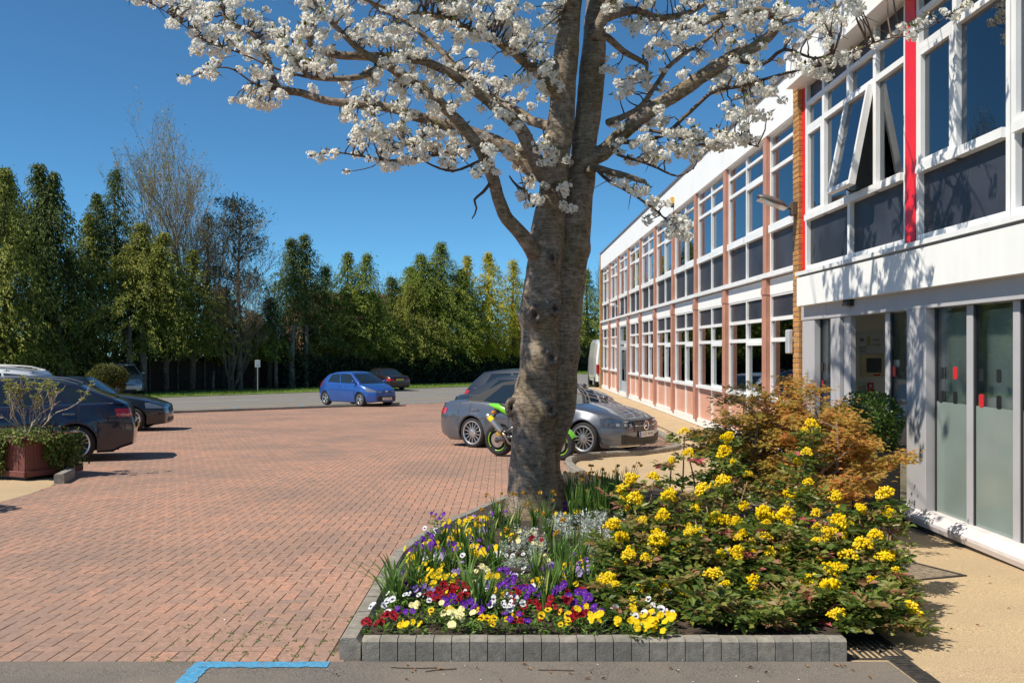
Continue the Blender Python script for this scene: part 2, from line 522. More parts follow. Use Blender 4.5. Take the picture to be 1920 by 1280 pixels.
# moss in the joints beside the bed
MOSS = leafmat('moss', [(0,(.05,.07,.012)),(1,(.13,.16,.03))], trans=.1)
mb = MB()
for k in range(120):
    x = random.uniform(-2.0,-.95); y = 5.6+abs(random.gauss(0,.9))
    if y > 8.4: continue
    x = round(x/.1)*.1; 
    if random.random() < .5: x, y = x+random.uniform(-.05,.05), 5.83+round((y-5.83)/.1)*.1
    for q in range(4):
        a = x+random.gauss(0,.012); b = y+random.gauss(0,.02); s = random.uniform(.004,.011); z = G(a,b)
        mb.add([(a-s,b-s,z-.004),(a+s,b-s,z-.004),(a+s,b+s,z-.004),(a-s,b+s,z-.004),(a,b,z+s*.8)],[(0,1,4),(1,2,4),(2,3,4),(3,0,4)], rnd=random.random())
o = mb.build('moss', MOSS, paving); o['kind'] = 'stuff'

# ---------------- asphalt in the foreground and its painted bay corner
asphalt = poly_sheet('asphalt_lane', [(-16,-6),(2.2,-6),(2.2,5.3),(2.2,5.62),(-16,5.62)], 0.0, ASPHALT)
def paint_strip(name, x0, x1, y0, y1, m, parent, rag=.006, step=.03):
    mb = MB()
    long_x = (x1-x0) > (y1-y0)
    n = max(3, int(max(x1-x0, y1-y0)/step))
    A = []; B = []
    for i in range(n+1):
        t = i/n
        if long_x:
            x = x0+(x1-x0)*t; a, b = (x, y0+random.gauss(0,rag)), (x, y1+random.gauss(0,rag))
        else:
            y = y0+(y1-y0)*t; a, b = (x0+random.gauss(0,rag), y), (x1+random.gauss(0,rag), y)
        A.append((a[0], a[1], G(*a)+.004)); B.append((b[0], b[1], G(*b)+.004))
    mb.grid([A, B])
    o = mb.build(name, m, parent)
    return fix_normals(o)
paint_strip('blue_line', -1.735, -0.975, 5.50, 5.605, BLUEPAINT, asphalt)
paint_strip('blue_line', -1.735, -1.63, 2.0, 5.50, BLUEPAINT, asphalt)

# ---------------- buff resin pavement in front of the building
pav_poly = [(2.2,-6),(9,-6),(9,14.6),(5.2,14.6),(5.2,50),(3.72,50),(3.72,21),(3.5,19.62),(2.7,19.15),(2.1,18.85),(1.66,18.55),(1.33,18.12),(1.14,17.55),(1.08,16.8),(1.1,16.0),(1.2,15.1),(0.95,14.6),(1.25,14.4),(1.75,13.3),(2.4,12.0),(3.0,10.9),(3.25,9.8),(3.2,8.8),(2.85,7.5),(2.3,6.4),(1.95,5.8),(2.0,5.62),(2.2,5.62)]
pavement = poly_sheet('buff_pavement', pav_poly, -0.002, TAN, step=.6)

def kerb_run(P, w, h, piece, name, thing, bevel=.02, z0=-.08, loc0=None):
    """pieces of kerb laid along a polyline, each its own mesh"""
    pts = [Vector((x, y, 0)) for x, y in P]
    cum = [0]
    for a, b in zip(pts, pts[1:]): cum.append(cum[-1]+(b-a).length)
    def at(s):
        s = min(max(s, 0), cum[-1])
        for i in range(len(pts)-1):
            if s <= cum[i+1]: 
                t = (s-cum[i])/(cum[i+1]-cum[i]); return pts[i].lerp(pts[i+1], t)
        return pts[-1]
    n = max(1, round(cum[-1]/piece))
    L = cum[-1]/n
    for i in range(n):
        a = at(i*L); b = at((i+1)*L); t = (b-a); ln = t.length
        ang = math.atan2(t.y, t.x); m = (a+b)/2
        mb = MB(); g = .0025; hl = ln/2-g; e = bevel
        prof = [(-w/2, z0),(-w/2, h-e*1.3),(-w/2+e, h),(w/2-e*.6, h),(w/2, h-e*.6),(w/2, z0)]
        vs = [(-hl, y, z) for y, z in prof]+[(hl, y, z) for y, z in prof]
        k = len(prof)
        mb.add(vs, [(j, j+1, k+j+1, k+j) for j in range(k-1)]+[tuple(range(k))[::-1], tuple(range(k, 2*k))])
        me = mb.mesh(name); me.materials.append(CONC)
        o = bpy.data.objects.new(name, me); COL.objects.link(o); o.parent = thing
        fix_normals(o)
        o.location = (m.x, m.y, G(m.x, m.y)+random.uniform(-.002,.002))
        gx = (G(b.x,b.y)-G(a.x,a.y))/max(ln,1e-6)
        o.rotation_euler = (0, -math.atan(gx), ang+random.gauss(0,.004))
    return n

pk = empty('pavement_kerb', (0,0,0))
tag(pk, 'curved grey concrete kerb edging the buff pavement beside the motorbike and parked cars', 'kerb')
kerb_run(KERB_CURVE[:9], .125, .10, .3, 'kerb_block', pk)
kerb_run([(3.55,19.6),(3.68,21),(3.72,24),(3.72,30),(3.72,38),(3.72,46)], .125, .06, .9, 'kerb_block', pk)

poly_sheet('planter_island', PLANTER_ISLAND, -.003, TAN, step=.8)
pk2 = empty('planter_island_kerb', (0,0,0))
tag(pk2, 'short pale kerb behind the wooden planter tub', 'kerb')
kerb_run([(-6.42,14.3),(-6.62,15.2),(-6.95,15.9),(-7.4,16.4)], .14, .14, .8, 'kerb_block', pk2)

# ---------------- road, island kerb, verge
def band(n0, n1, t0, t1):
    r = .70711
    def q(n, t): return (-n*r+t*r, n*r+t*r)
    return [q(n0,t0), q(n0,t1), q(n1,t1), q(n1,t0)]
road = poly_sheet('road', band(KERB_N-.02, 50.3, -20, 90), -0.03, ROADMAT, step=1.2)
verge = poly_sheet('grass_verge', band(50.3, 60, -30, 100), 0.0, GRASS, step=4)
def bandstrip(name, n, w, t0, t1, m, dz=-.022):
    P = band(n-w/2, n+w/2, t0, t1)
    return poly_sheet(name, P, dz, m, step=2.5, parent=road, kind=None)
bandstrip('yellow_line', 39.1, .12, 12, 40, YELPAINT)
for t in range(0, 70, 9): bandstrip('white_line', 44.6, .14, 12+t, 18+t, WHITEPAINT)
for t in (20.2, 23.6, 27.4): 
    r=.70711
    P = [(-35.2*r+t*r, 35.2*r+t*r), (-35.2*r+(t+.1)*r, 35.2*r+(t+.1)*r), (-38.8*r+(t+2.1)*r, 38.8*r+(t+2.1)*r), (-38.8*r+(t+2)*r, 38.8*r+(t+2)*r)]
    poly_sheet('blue_line', P, -.022, BLUEPAINT, step=2, parent=road, kind=None)
ik = empty('island_kerb', (0,0,0))
tag(ik, 'long low grey kerb between brick paving and road', 'kerb')
r = .70711
kerb_run([(-KERB_N*r+t*r, KERB_N*r+t*r) for t in (4, 12, 20, 24, 27.5)]+[(-35.3*r+28.6*r, 35.3*r+28.6*r)], .15, .10, .915, 'kerb_block', ik)
isl = poly_sheet('island_path', [(-35*r+26.4*r,35*r+26.4*r),(-35.1*r+28.5*r,35.1*r+28.5*r),(-38*r+30.5*r,38*r+30.5*r),(-38.2*r+28*r,38.2*r+28*r)], .0, TAN, step=1.5)

# verge grass tufts
def tufts(name, pts, h, m, per=1):
    pts = np.asarray(pts); n = len(pts)
    D = np.stack([RNG.normal(0,.35,n), RNG.normal(0,.35,n), np.ones(n)],1)
    Nn = np.stack([RNG.normal(0,1,n), RNG.normal(0,1,n), np.zeros(n)],1)
    V, F = leaf_cards(pts, D, Nn, RNG.uniform(.5,1.2,n)*h, RNG.uniform(.25,.5,n)*h*.35)
    me = np_mesh(name, V, F, rnd=RNG.uniform(0,1,n)); me.materials.append(m)
    o = link_mesh(name, me); return o
GRASSLEAF = leafmat('grass_blades', [(0,(.09,.15,.015)),(.6,(.19,.29,.03)),(1,(.30,.38,.06))], trans=.35)
P = []
for k in range(16000):
    nn = 50.35+abs(random.gauss(0,1.8)); t = random.uniform(8, 75)
    x = -nn*r+t*r; y = nn*r+t*r
    P.append((x, y, G(x,y)))
tag(tufts('verge_grass', P, .16, GRASSLEAF), 'strip of bright green grass along the far side of the road', 'grass', kind='stuff')
# ================================================================== BUILDINGS
GLASS = glassmat('window_glass', (0.50, 0.55, 0.58), refl=1.2, base=0.06)
DOORGLASS = glassmat('door_glass', (0.90, 0.95, 0.93), refl=.75, base=0.02)
PANEL = mat('dark_spandrel', (0.030, 0.033, 0.045), rough=0.42, var=0.25, scale=1.2, spec=.25, grime=((.06,.065,.075), .35), gscale=1.6)
PINK = mat('pink_panel', (0.60, 0.31, 0.215), rough=0.45, var=0.06, scale=2, grime=((.5,.3,.22), .4), gscale=1.2)
COLUMN = mat('terracotta_column', (0.43, 0.205, 0.14), rough=0.55, var=0.08, scale=3)
REDP = mat('red_panel', (0.78, 0.012, 0.02), rough=0.4, var=0.05)
GREYAL = mat('grey_aluminium', (0.47, 0.46, 0.475), rough=0.42, var=0.04, metal=0.1, grime=((.42,.4,.42), .3), gscale=2)
BRICKM = mat('yellow_brick', (0.42, 0.225, 0.075), rough=0.85, var=0.2, scale=25, bump=.5, bscale=90, rnd_stops=[(0,(.72,.66,.6)),(.4,(1,1,1)),(.8,(1.12,1.02,.9)),(1,(.85,.7,.6))])
MORTAR = mat('mortar', (0.42, 0.38, 0.31), rough=0.9, var=0.2, scale=40)
ROOMWALL = mat('room_wall', (0.33, 0.30, 0.27), rough=0.8, var=0.08)
ROOMDARK = mat('room_dark', (0.10, 0.095, 0.09), rough=0.9, var=0.2)
CEIL = mat('room_ceiling', (0.75, 0.75, 0.72), rough=0.9, var=0.05)
BLIND = mat('blind_fabric', (0.82, 0.84, 0.78), rough=0.8, var=0.05)
BLINDB = mat('blind_brown', (0.16, 0.125, 0.085), rough=0.7, var=0.1)
FELT = mat('roof_felt', (0.12, 0.12, 0.12), rough=0.9, var=0.2)

A = 4.9                                   # the wing's window plane
def zl(q): return EYE + q*A               # level measured as a share of the distance from the eye line
BAY = 3.28; Y0 = 18.06
colY = [Y0+BAY*i for i in range(-1, 10)]

wing = empty('office_wing', (A, 32, -.2))
tag(wing, 'long two storey office wing with white fascia, terracotta columns and pink lower panels', 'building')
ZB = -0.22
def wpart(mb, name, m, parent=wing, smooth=False):
    """build in world coordinates under a moved parent"""
    o = mb.build(name, m, None, smooth)
    o.parent = parent
    M = Matrix.Translation(parent.location) if parent.type == 'EMPTY' else Matrix.Identity(4)
    o.matrix_parent_inverse = M.inverted()
    return o

yA, yB = 14.62, colY[-1]
# carcass: floors, back walls, roof
mb = MB(); mb.box(A+.25, A+9, yA, yB+.4, ZB-.3, ZB+.06); mb.box(A+.12, A+9, yA, yB+.3, zl(.217)+.05, zl(.283)); mb.box(A+.12, A+9, yA, yB+.3, zl(.80), zl(.84))
wpart(mb, 'floor_slab', CEIL)
mb = MB(); mb.box(A+3.4, A+3.6, yA, yB+.3, ZB+.06, zl(.8)); wpart(mb, 'back_wall', ROOMWALL)
for y in [yA+.02]+[colY[i]-.05 for i in (2,4,5,7,8)]+[yB+.1]:
    mb = MB(); mb.box(A+.3, A+3.4, y, y+.1, ZB+.06, zl(.79)); wpart(mb, 'partition', ROOMWALL)
mb = MB(); mb.box(A-.08, A+9.2, yA, yB+.5, zl(.84), zl(.95)); wpart(mb, 'roof', FELT)
# fascia and metal coping
mb = MB(); mb.box(A-.10, A+.12, yA, yB+.32, zl(.791), zl(.945)); wpart(mb, 'fascia', FASCIA)
mb = MB(); mb.box(A-.135, A+.3, yA, yB+.52, zl(.9453), zl(.958)); wpart(mb, 'coping', mat('coping_metal', (.12,.11,.11), rough=.5))
# band between the storeys with the little cornice, base plinth
mb = MB(); mb.box(A-.03, A+.11, yA, yB+.32, zl(.203), zl(.262)); wpart(mb, 'storey_band', FASCIA)
mb = MB(); mb.box(A-.135, A+.11, yA, yB+.32, zl(.2665), zl(.2835)); wpart(mb, 'cornice', WHITE)
mb = MB(); mb.box(A-.055, A+.1, yA, yB+.32, ZB+.03, zl(-.343)); wpart(mb, 'plinth', WHITE)
mb = MB(); mb.box(A-.03, A+.1, yA, yB+.32, ZB-.25, ZB+.03); wpart(mb, 'foundation', BLACK)
for i, y in enumerate(colY):
    if i == 10: continue
    mb = MB(); mb.bbox(A-.11, A+.1, y-.13, y+.13, zl(-.343)-.04, zl(.2665), b=.006); mb.box(A-.125, A-.02, y-.14, y+.14, zl(.205), zl(.23))
    mb.bbox(A-.095, A+.1, y-.11, y+.11, zl(.2837), zl(.791), b=.006)
    wpart(mb, 'column', COLUMN)

def bar(mb, y0, y1, z0, z1, x0=A-.02, x1=A+.06): mb.box(x0, x1, y0, y1, z0, z1)
def pane(parent, y0, y1, z0, z1, x, m, name='pane', th=.012):
    mb = MB(); mb.box(x, x+th, y0, y1, z0, z1); return wpart(mb, name, m, parent)

DOOR_BAY = 7
for i in range(10):
    ya = colY[i]+.11; yb = colY[i+1]-.11; ym = (ya+yb)/2
    if i == 9: yb = colY[10]-.02
    # upper window
    f = MB()
    for y in (ya, ym-.03, yb-.06): bar(f, y, y+.06, zl(.2837), zl(.791))
    for (q0, q1, ex) in ((.7345,.7455,0),(.655,.669,0),(.432,.460,.05),(.2837,.2885,.02)):
        bar(f, ya+.06, ym-.03, zl(q0), zl(q1), A-.021-ex); bar(f, ym+.03, yb-.06, zl(q0), zl(q1), A-.021-ex)
    bar(f, ya+.06, yb-.06, zl(.783), zl(.791), A-.012)
    # opening casement on the near half
    z0, z1 = zl(.460), zl(.655); 
    for (a,b,c,d) in ((ya+.06,ya+.12,z0,z1),(ym-.09,ym-.03,z0,z1)): f.box(A-.034, A+.02, a, b, c, d)
    for (c,d) in ((z0,z0+.05),(z1-.06,z1)): f.box(A-.034, A+.02, ya+.12, ym-.09, c, d)
    w = wpart(f, 'window', WHITE)
    for (q0, q1) in ((.7455,.783),(.669,.7345),(.460,.655)):
        pane(w, ya+.05, ym-.02, zl(q0)-.005, zl(q1)+.005, A+.022, GLASS); pane(w, ym+.02, yb-.05, zl(q0)-.005, zl(q1)+.005, A+.022, GLASS)
    pane(w, ya+.05, ym-.02, zl(.287), zl(.434), A+.022, PANEL, 'panel'); pane(w, ym+.02, yb-.05, zl(.287), zl(.434), A+.022, PANEL, 'panel')
    # lower window or door
    f = MB()
    if i == DOOR_BAY:
        DG = mat('door_grey_blue', (.38,.42,.46), rough=.4, var=.06)
        f.box(A-.06, A+.06, ya, ya+.55, ZB+.03, zl(.203)); f.box(A-.05, A+.06, yb-.5, yb, ZB+.03, zl(.203)); f.box(A-.05, A+.06, ya+.55, yb-.5, zl(.045), zl(.075))
        f.box(A-.05, A+.06, ya+.55, yb-.5, zl(.19), zl(.203))
        w = wpart(f, 'door_surround', DG)
        mb = MB(); mb.box(A+.0, A+.05, ya+.56, ym-.2, ZB+.05, zl(.044)); mb.box(A+.0, A+.05, ym-.19, yb-.51, ZB+.05, zl(.044)); wpart(mb, 'door_leaf', DG, w)
        pane(w, ya+.7, ym-.3, zl(-.25), zl(0), A-.012, CARGLASS, 'pane'); pane(w, ym-.05, yb-.6, zl(-.25), zl(0), A-.012, CARGLASS, 'pane')
        pane(w, ya+.55, yb-.5, zl(.076), zl(.19), A+.02, CARGLASS, 'pane')
        mb = MB(); mb.tube([(A-.05, ym-.25, zl(-.15)), (A-.09, ym-.25, zl(-.15)), (A-.09, ym-.25, zl(-.02)), (A-.05, ym-.25, zl(-.02))], .015); wpart(mb, 'door_handle', STEEL, w)
        mb = MB(); mb.bbox(A-.16, A-.06, ya+.2, ya+.38, zl(.02), zl(.05)); wpart(mb, 'door_lamp', WHITE, w)
        continue
    for y in (ya, ym-.03, yb-.06): bar(f, y, y+.06, zl(-.343), zl(.203))
    for (q0, q1, ex) in ((.196,.203,0),(.1067,.1206,0),(.030,.045,.0),(-.188,-.174,.075)):
        bar(f, ya+.06, ym-.03, zl(q0), zl(q1), A-.021-ex); bar(f, ym+.03, yb-.06, zl(q0), zl(q1), A-.021-ex)
    z0, z1 = zl(-.174), zl(.030)
    for (a,b,c,d) in ((ya+.06,ya+.12,z0,z1),(ym-.09,ym-.03,z0,z1)): f.box(A-.034, A+.02, a, b, c, d)
    for (c,d) in ((z0,z0+.05),(z1-.06,z1)): f.box(A-.034, A+.02, ya+.12, ym-.09, c, d)
    w = wpart(f, 'window', WHITE)
    for (q0, q1) in ((.045,.1067),(-.174,.030)):
        pane(w, ya+.05, ym-.02, zl(q0)-.005, zl(q1)+.005, A+.022, GLASS); pane(w, ym+.02, yb-.05, zl(q0)-.005, zl(q1)+.005, A+.022, GLASS)
    for (a, b) in ((ya+.05, ym-.02),(ym+.02, yb-.05)):
        pane(w, a, b, zl(.119), zl(.197), A+.022, PANEL, 'panel'); pane(w, a, b, zl(-.344), zl(-.186), A+.018, PINK, 'panel')
    # slatted blind drawn down inside
    if i in (1, 2, 3, 4):
        mb = MB()
        for k in range(30):
            z = zl(.02)-k*.033
            mb.box(A+.16, A+.20, ya+.1, yb-.1, z, z+.024)
        o = wpart(mb, 'slatted_blind', BLINDB, w); 
    # pale roller blind upstairs
    if i in (1, 3, 5):
        mb = MB(); mb.box(A+.13, A+.135, ya+.1, ym-.05, zl(.47+.03*i), zl(.77)); wpart(mb, 'roller_blind', BLIND, w)
# lit ceiling panels glimpsed upstairs (off): pale grids
# brick pier closing the far end, brick by brick on its narrow face
def brick_pier(parent, x0, x1, y0, y1, z0, z1, mats=True):
    mb = MB(); mb.box(x0+.008, x1, y0+.008, y1-.008, z0, z1); core = wpart(mb, 'pier_core', MORTAR, parent)
    me = {}
    rows = int((z1-z0)/.075)
    for r_ in range(rows):
        z = z0+r_*.075
        ln = y1-y0
        segs = [(y0, y1)] if ln < .3 else ([(y0, y0+ln*.62),(y0+ln*.62, y1)] if r_ % 2 else [(y0, y0+ln*.38),(y0+ln*.38, y1)])
        for (a, b) in segs:
            key = round(b-a, 3)
            if key not in me:
                q = MB(); q.bbox(0, .10, .005 if a > y0 else 0, (b-a)-(.005 if b < y1 else 0), 0, .065, b=.004); me[key] = q.mesh('brick'); me[key].materials.append(BRICKM)
            o = bpy.data.objects.new('brick', me[key]); COL.objects.link(o); o.parent = core
            o.location = (x0+random.uniform(-.002,.002), a, z)
    return core
core = brick_pier(wing, A-.12, A+.3, yB+.33, yB+.78, ZB-.2, zl(.945))
for ch in core.children: pass
mb = MB(); mb.box(A+.31, A+9.1, yB+.35, yB+.75, ZB-.2, zl(.95)); wpart(mb, 'end_wall', BRICKM)
# small fittings on the wing
c = empty('security_camera', (A-.16, 40.6, zl(.36))); tag(c, 'small white security camera on the far end of the office wing', 'camera')
mb = MB(); mb.tube([(.08,0,0),(-.05,0,.05),(-.15,0,.05)], .02, 8); mb.build('bracket', WHITE, c)
mb = MB(); mb.bbox(-.28,-.12,-.25,.15,.03,.15, b=.02); mb.build('housing', WHITE, c)
al = empty('alarm_box', (A-.13, colY[4]-.35, zl(.835))); tag(al, 'small yellow and black alarm box on the white roof fascia', 'alarm')
mb = MB(); mb.bbox(-.06,.03,-.08,.08,-.02,.17, b=.01); mb.build('casing', mat('alarm_yellow',(.7,.42,.06),rough=.5), al)
mb = MB(); mb.bbox(-.05,.02,-.06,.06,-.12,-.02, b=.01); mb.build('sounder', BLACK, al)

# ------------------------------------------------------------------ entrance block
E = 4.37
ent = empty('entrance_block', (E, 10, -.2))
tag(ent, 'entrance block with red stripes, big white framed windows and grey glass doors', 'building')
def eY(px, X=E): return X*1850.0/(px-941)
def ze(q, X=E): return EYE+q*X
YN = 2.3                                     # runs on past the camera's view
EG = E+.07                                   # glass line of the ground floor
# carcass
mb = MB(); mb.box(E+.2, E+6, YN, 14.3, -.42, -.12); wpart(mb, 'lobby_floor', mat('lobby_floor_tile', (.42,.39,.35), rough=.4), ent)
mb = MB(); mb.box(E+.12, E+6, YN, 14.3, ze(.15), ze(.25)); mb.box(E+.12, E+6, YN, 14.3, ze(.90), ze(.93)); wpart(mb, 'floor_slab', CEIL, ent)
mb = MB(); mb.box(E+2.0, E+2.15, YN, 14.3, -.12, ze(.9)); mb.box(E+.25, E+2, 14.15, 14.3, -.12, ze(.9)); mb.box(E+.6, E+2, YN, YN+.1, -.12, ze(.9)); wpart(mb, 'inner_wall', mat('lobby_wall', (.78,.70,.58), rough=.8, var=.05), ent)
mb = MB(); mb.box(E+.5, E+2, 10.3, 10.4, -.12, ze(.15)); wpart(mb, 'lobby_partition', mat('lobby_wall2', (.70,.66,.58), rough=.8, var=.05), ent)
mb = MB(); mb.box(4.11, E+6, YN, 14.28, ze(.917,4.11), ze(1.02,4.11)); wpart(mb, 'roof_fascia', FASCIA, ent)
mb = MB(); mb.box(4.09, E+6.05, YN, 14.32, ze(1.02,4.11)+.002, ze(1.04,4.11)); wpart(mb, 'coping', mat('coping_pale', (.5,.5,.5), rough=.5), ent)
# canopy
mb = MB(); mb.box(4.22, E+.2, YN, 14.12, ze(.148,4.22), ze(.243,4.22)); wpart(mb, 'canopy', FASCIA, ent)
mb = MB(); mb.box(4.25, E+.1, YN, 14.10, ze(.243,4.22), ze(.25,4.22)); wpart(mb, 'canopy_gap', mat('canopy_shadow_gap', (.3,.3,.3), rough=.7), ent)
mb = MB(); mb.box(4.20, E+.1, YN, 14.14, ze(.25,4.22), ze(.262,4.22)); wpart(mb, 'canopy_flashing', WHITE, ent)
# brick pier between wing and entrance
brick_pier(ent, 4.30, E+.5, 14.30, 14.58, -.4, 5.55)
# upper storey windows
zB0 = ze(.262,4.22)
def upper(name, y0, y1, mulls, lower_mulls):
    """window set: y0 near edge .. y1 far edge"""
    f = MB()
    x0, x1 = E-.02, E+.07
    f.box(x0, x1, y0, y0+.07, zB0, ze(.90)); f.box(x0, x1, y1-.07, y1, zB0, ze(.90))
    ylist = [y0+.07]+sum([[m-.045, m+.045] for m in mulls], [])+[y1-.07]
    for m in mulls: f.box(x0, x1, m-.045, m+.045, ze(.42), ze(.90))
    for m in lower_mulls: f.box(x0, x1, m-.045, m+.045, ze(.275), ze(.42)-.0)
    f.box(x0-.004, x1, y0+.07, y1-.07, zB0, ze(.274)); f.box(x0-.04, x1, y0+.07, y1-.07, ze(.42), ze(.440))
    for k in range(0, len(ylist), 2):
        a, b = ylist[k], ylist[k+1]
        f.box(x0-.006, x1, a, b, ze(.796), ze(.808)); f.box(x0-.006, x1, a, b, ze(.712), ze(.728))
    w = wpart(f, 'window', WHITE, ent)
    pl = [y0+.07]+sum([[m-.045, m+.045] for m in lower_mulls], [])+[y1-.07]
    for k in range(0, len(pl), 2): pane(w, pl[k]-.01, pl[k+1]+.01, ze(.272), ze(.422), E+.035, PANEL, 'panel')
    for k in range(0, len(ylist), 2):
        a, b = ylist[k], ylist[k+1]
        pane(w, a-.01, b+.01, ze(.807), ze(.90), E+.035, PANEL, 'panel')
        pane(w, a-.01, b+.01, ze(.727), ze(.797), E+.03, GLASS)
    return w, ylist
def sash(w, a, b, z0, z1, x, name='sash', tilt=0.0):
    """casement frame with its pane, hung from the top"""
    e = empty(name, (0,0,0)); 
    fm = MB(); t = .055
    fm.box(-.045, .03, a, a+t, z0-z1, 0); fm.box(-.045, .03, b-t, b, z0-z1, 0); fm.box(-.045,.03,a+t,b-t,z0-z1,z0-z1+t); fm.box(-.045,.03,a+t,b-t,-t,0)
    bpy.data.objects.remove(e)
    o = fm.build(name, WHITE, None); o.parent = w
    M = Matrix.Translation((x, 0, z1)) @ Matrix.Rotation(tilt, 4, 'Y')
    p = Matrix.Identity(4)
    o.matrix_parent_inverse = p.inverted(); o.matrix_basis = M
    pm = MB(); pm.box(.0, .012, a+t-.01, b-t+.01, z0-z1+t-.01, -t+.01)
    g = pm.build('pane', GLASS, None); g.parent = w; g.matrix_parent_inverse = p.inverted(); g.matrix_basis = M
yRa, yRb = eY(1721), eY(1703)
wL, yl = upper('window', eY(1702.5), eY(1512.5), [eY(1642.5), eY(1592.5), eY(1546)], [eY(1594)])
zS0, zS1 = ze(.44), ze(.712)
for k in range(0, len(yl), 2):
    a, b = yl[k], yl[k+1]
    if k == 2: sash(wL, a, b, zS0, zS1, E-.03, tilt=math.radians(11))
    elif k == 6: sash(wL, a, b, zS0, zS1, E+.02)
    else: pane(wL, a-.01, b+.01, zS0-.01, zS1+.01, E+.03, GLASS)
mb = MB(); mb.tube([(E-.02, (yl[2]+yl[3])/2, zS0+.02), (E-.13, (yl[2]+yl[3])/2, zS0-.01), (E-.2,(yl[2]+yl[3])/2, zS0+.03)], .012, 6); wpart(mb, 'window_stay', BLACK, wL)
wR, yl = upper('window', eY(1898), yRa-.002, [eY(1793)], [])
a, b = yl[2], yl[3]; sash(wR, a, b, zS0, zS1, E+.02); a, b = yl[0], yl[1]; pane(wR, a-.01, b+.01, zS0-.01, zS1+.01, E+.03, GLASS)
wN, yl = upper('window', eY(1898)-3.2, eY(1898)-.02, [eY(1898)-1.1, eY(1898)-2.1], [eY(1898)-1.6])
for k in range(0, len(yl), 2): pane(wN, yl[k]-.01, yl[k+1]+.01, zS0-.01, zS1+.01, E+.03, GLASS)
sash(wN, yl[4], yl[5], zS0, zS1, E+.0)
wM, yl = upper('window', YN, eY(1898)-3.22, [eY(1898)-4.2, eY(1898)-5.2], [eY(1898)-4.7])
for k in range(0, len(yl), 2): pane(wM, yl[k]-.01, yl[k+1]+.01, zS0-.01, zS1+.01, E+.03, GLASS)
mb = MB(); mb.box(E-.035, E+.09, yRa, yRb, zB0+.01, ze(.90)); wpart(mb, 'red_stripe', REDP, ent)
mb = MB(); mb.box(E-.015, E+.09, eY(1512.5)+.003, 14.30, zB0+.01, ze(.90)); wpart(mb, 'red_stripe', REDP, ent)
# things inside upstairs
mb = MB(); mb.box(E+.5, E+2, 10.45, 10.55, ze(.25), ze(.9)); wpart(mb, 'upper_partition', ROOMWALL, ent)
mb = MB()
for k in range(6): mb.box(E+.9+k*.13, E+.98+k*.13, YN+.5, 14, ze(.86), ze(.87))
wpart(mb, 'ceiling_slat', CEIL, ent)
# ground floor glazing
zH = ze(.098); zT = ze(.150); zS = EYE-1.66
mb = MB(); mb.box(E-.03, E+.16, YN, 13.2, zH, ze(.148,4.22)-.001); wpart(mb, 'header', GREYAL, ent)
mb = MB(); mb.box(E-.035, E+.165, 13.2+.003, 14.29, zH, ze(.148,4.22)-.001); wpart(mb, 'header', GREYAL, ent)
def post(px0, px1, x0=E-.02, x1=E+.14, name='post', z0=zS-.1):
    mb = MB(); mb.bbox(x0, x1, eY(px1), eY(px0), z0, zH-.002, b=.004); return wpart(mb, name, GREYAL, ent)
post(1507.5,1530, E-.025); post(1560,1577); post(1578,1590, E+.03, E+.1, 'door_stile'); post(1652,1660,E+.045); post(1705,1741, E-.03); post(1803,1814,E+.045); post(1889,1901,E+.045)
mb = MB()
for k in range(8):
    y1 = eY(1901)-.73*(k+1); mb.bbox(E-.02, E+.14, y1-.1, y1, zS-.1, zH-.002, b=.004)
    wpart(mb, 'post', GREYAL, ent); mb = MB()
mb = MB(); P0 = [(E-.10, zS-.09),(E-.10,zS-.06),(E-.02,zS+.01),(E+.10,zS+.02),(E+.10,zS-.14),(E-.08,zS-.14)]
def sill(y0, y1):
    mb = MB(); k = len(P0)
    mb.add([(x,y0,z) for x,z in P0]+[(x,y1,z) for x,z in P0], [(j,(j+1)%k,k+(j+1)%k,k+j) for j in range(k)]+[tuple(range(k))[::-1], tuple(range(k,2*k))])
    return wpart(mb, 'sill', mat('pale_sill', (.62,.58,.58), rough=.5, var=.05), ent)
sill(YN, eY(1700)); sill(eY(1575), 14.29)
mb = MB(); mb.box(E-.06, E+.1, YN, eY(1700)-.01, -.4, zS-.141); wpart(mb, 'foundation', BLACK, ent)
mb = MB(); mb.box(E-.06, E+.1, eY(1575)+.01, 14.29, -.5, zS-.141); wpart(mb, 'foundation', BLACK, ent)
mb = MB(); mb.box(E-.05, E+.22, eY(1700), eY(1575), -.34, -.165); wpart(mb, 'threshold', STEEL, ent)
FROST = mat('frosted_film', (0.21, 0.26, 0.24), rough=0.13, var=.06, scale=2, spec=.6)
STB = mat('sticker_black', (.012,.012,.014), rough=.4); STR = mat('sticker_red', (.6,.02,.025), rough=.4)
def sticker(y, z, m, s=(.085,.12), parent=None, x=EG-.005):
    """rounded rectangle stuck to the glass"""
    mb = MB(); pts = []
    w, h, rr = s[0], s[1], .018
    for (cx, cy, a0) in ((w/2-rr,h/2-rr,0),(-w/2+rr,h/2-rr,90),(-w/2+rr,-h/2+rr,180),(w/2-rr,-h/2+rr,270)):
        for q in range(4):
            t = math.radians(a0+q*30); pts.append((x, y+cx+rr*math.cos(t), z+cy+rr*math.sin(t)))
    n = len(pts)
    mb.add([(x-.002, p[1], p[2]) for p in pts]+[(x+.002, p[1], p[2]) for p in pts], [tuple(range(n))[::-1], tuple(range(n, 2*n))]+[(j,(j+1)%n,n+(j+1)%n,n+j) for j in range(n)])
    wpart(mb, 'sticker', m, parent)
def zpx(px, py): return EYE+(656-py)/(px-941)*EG
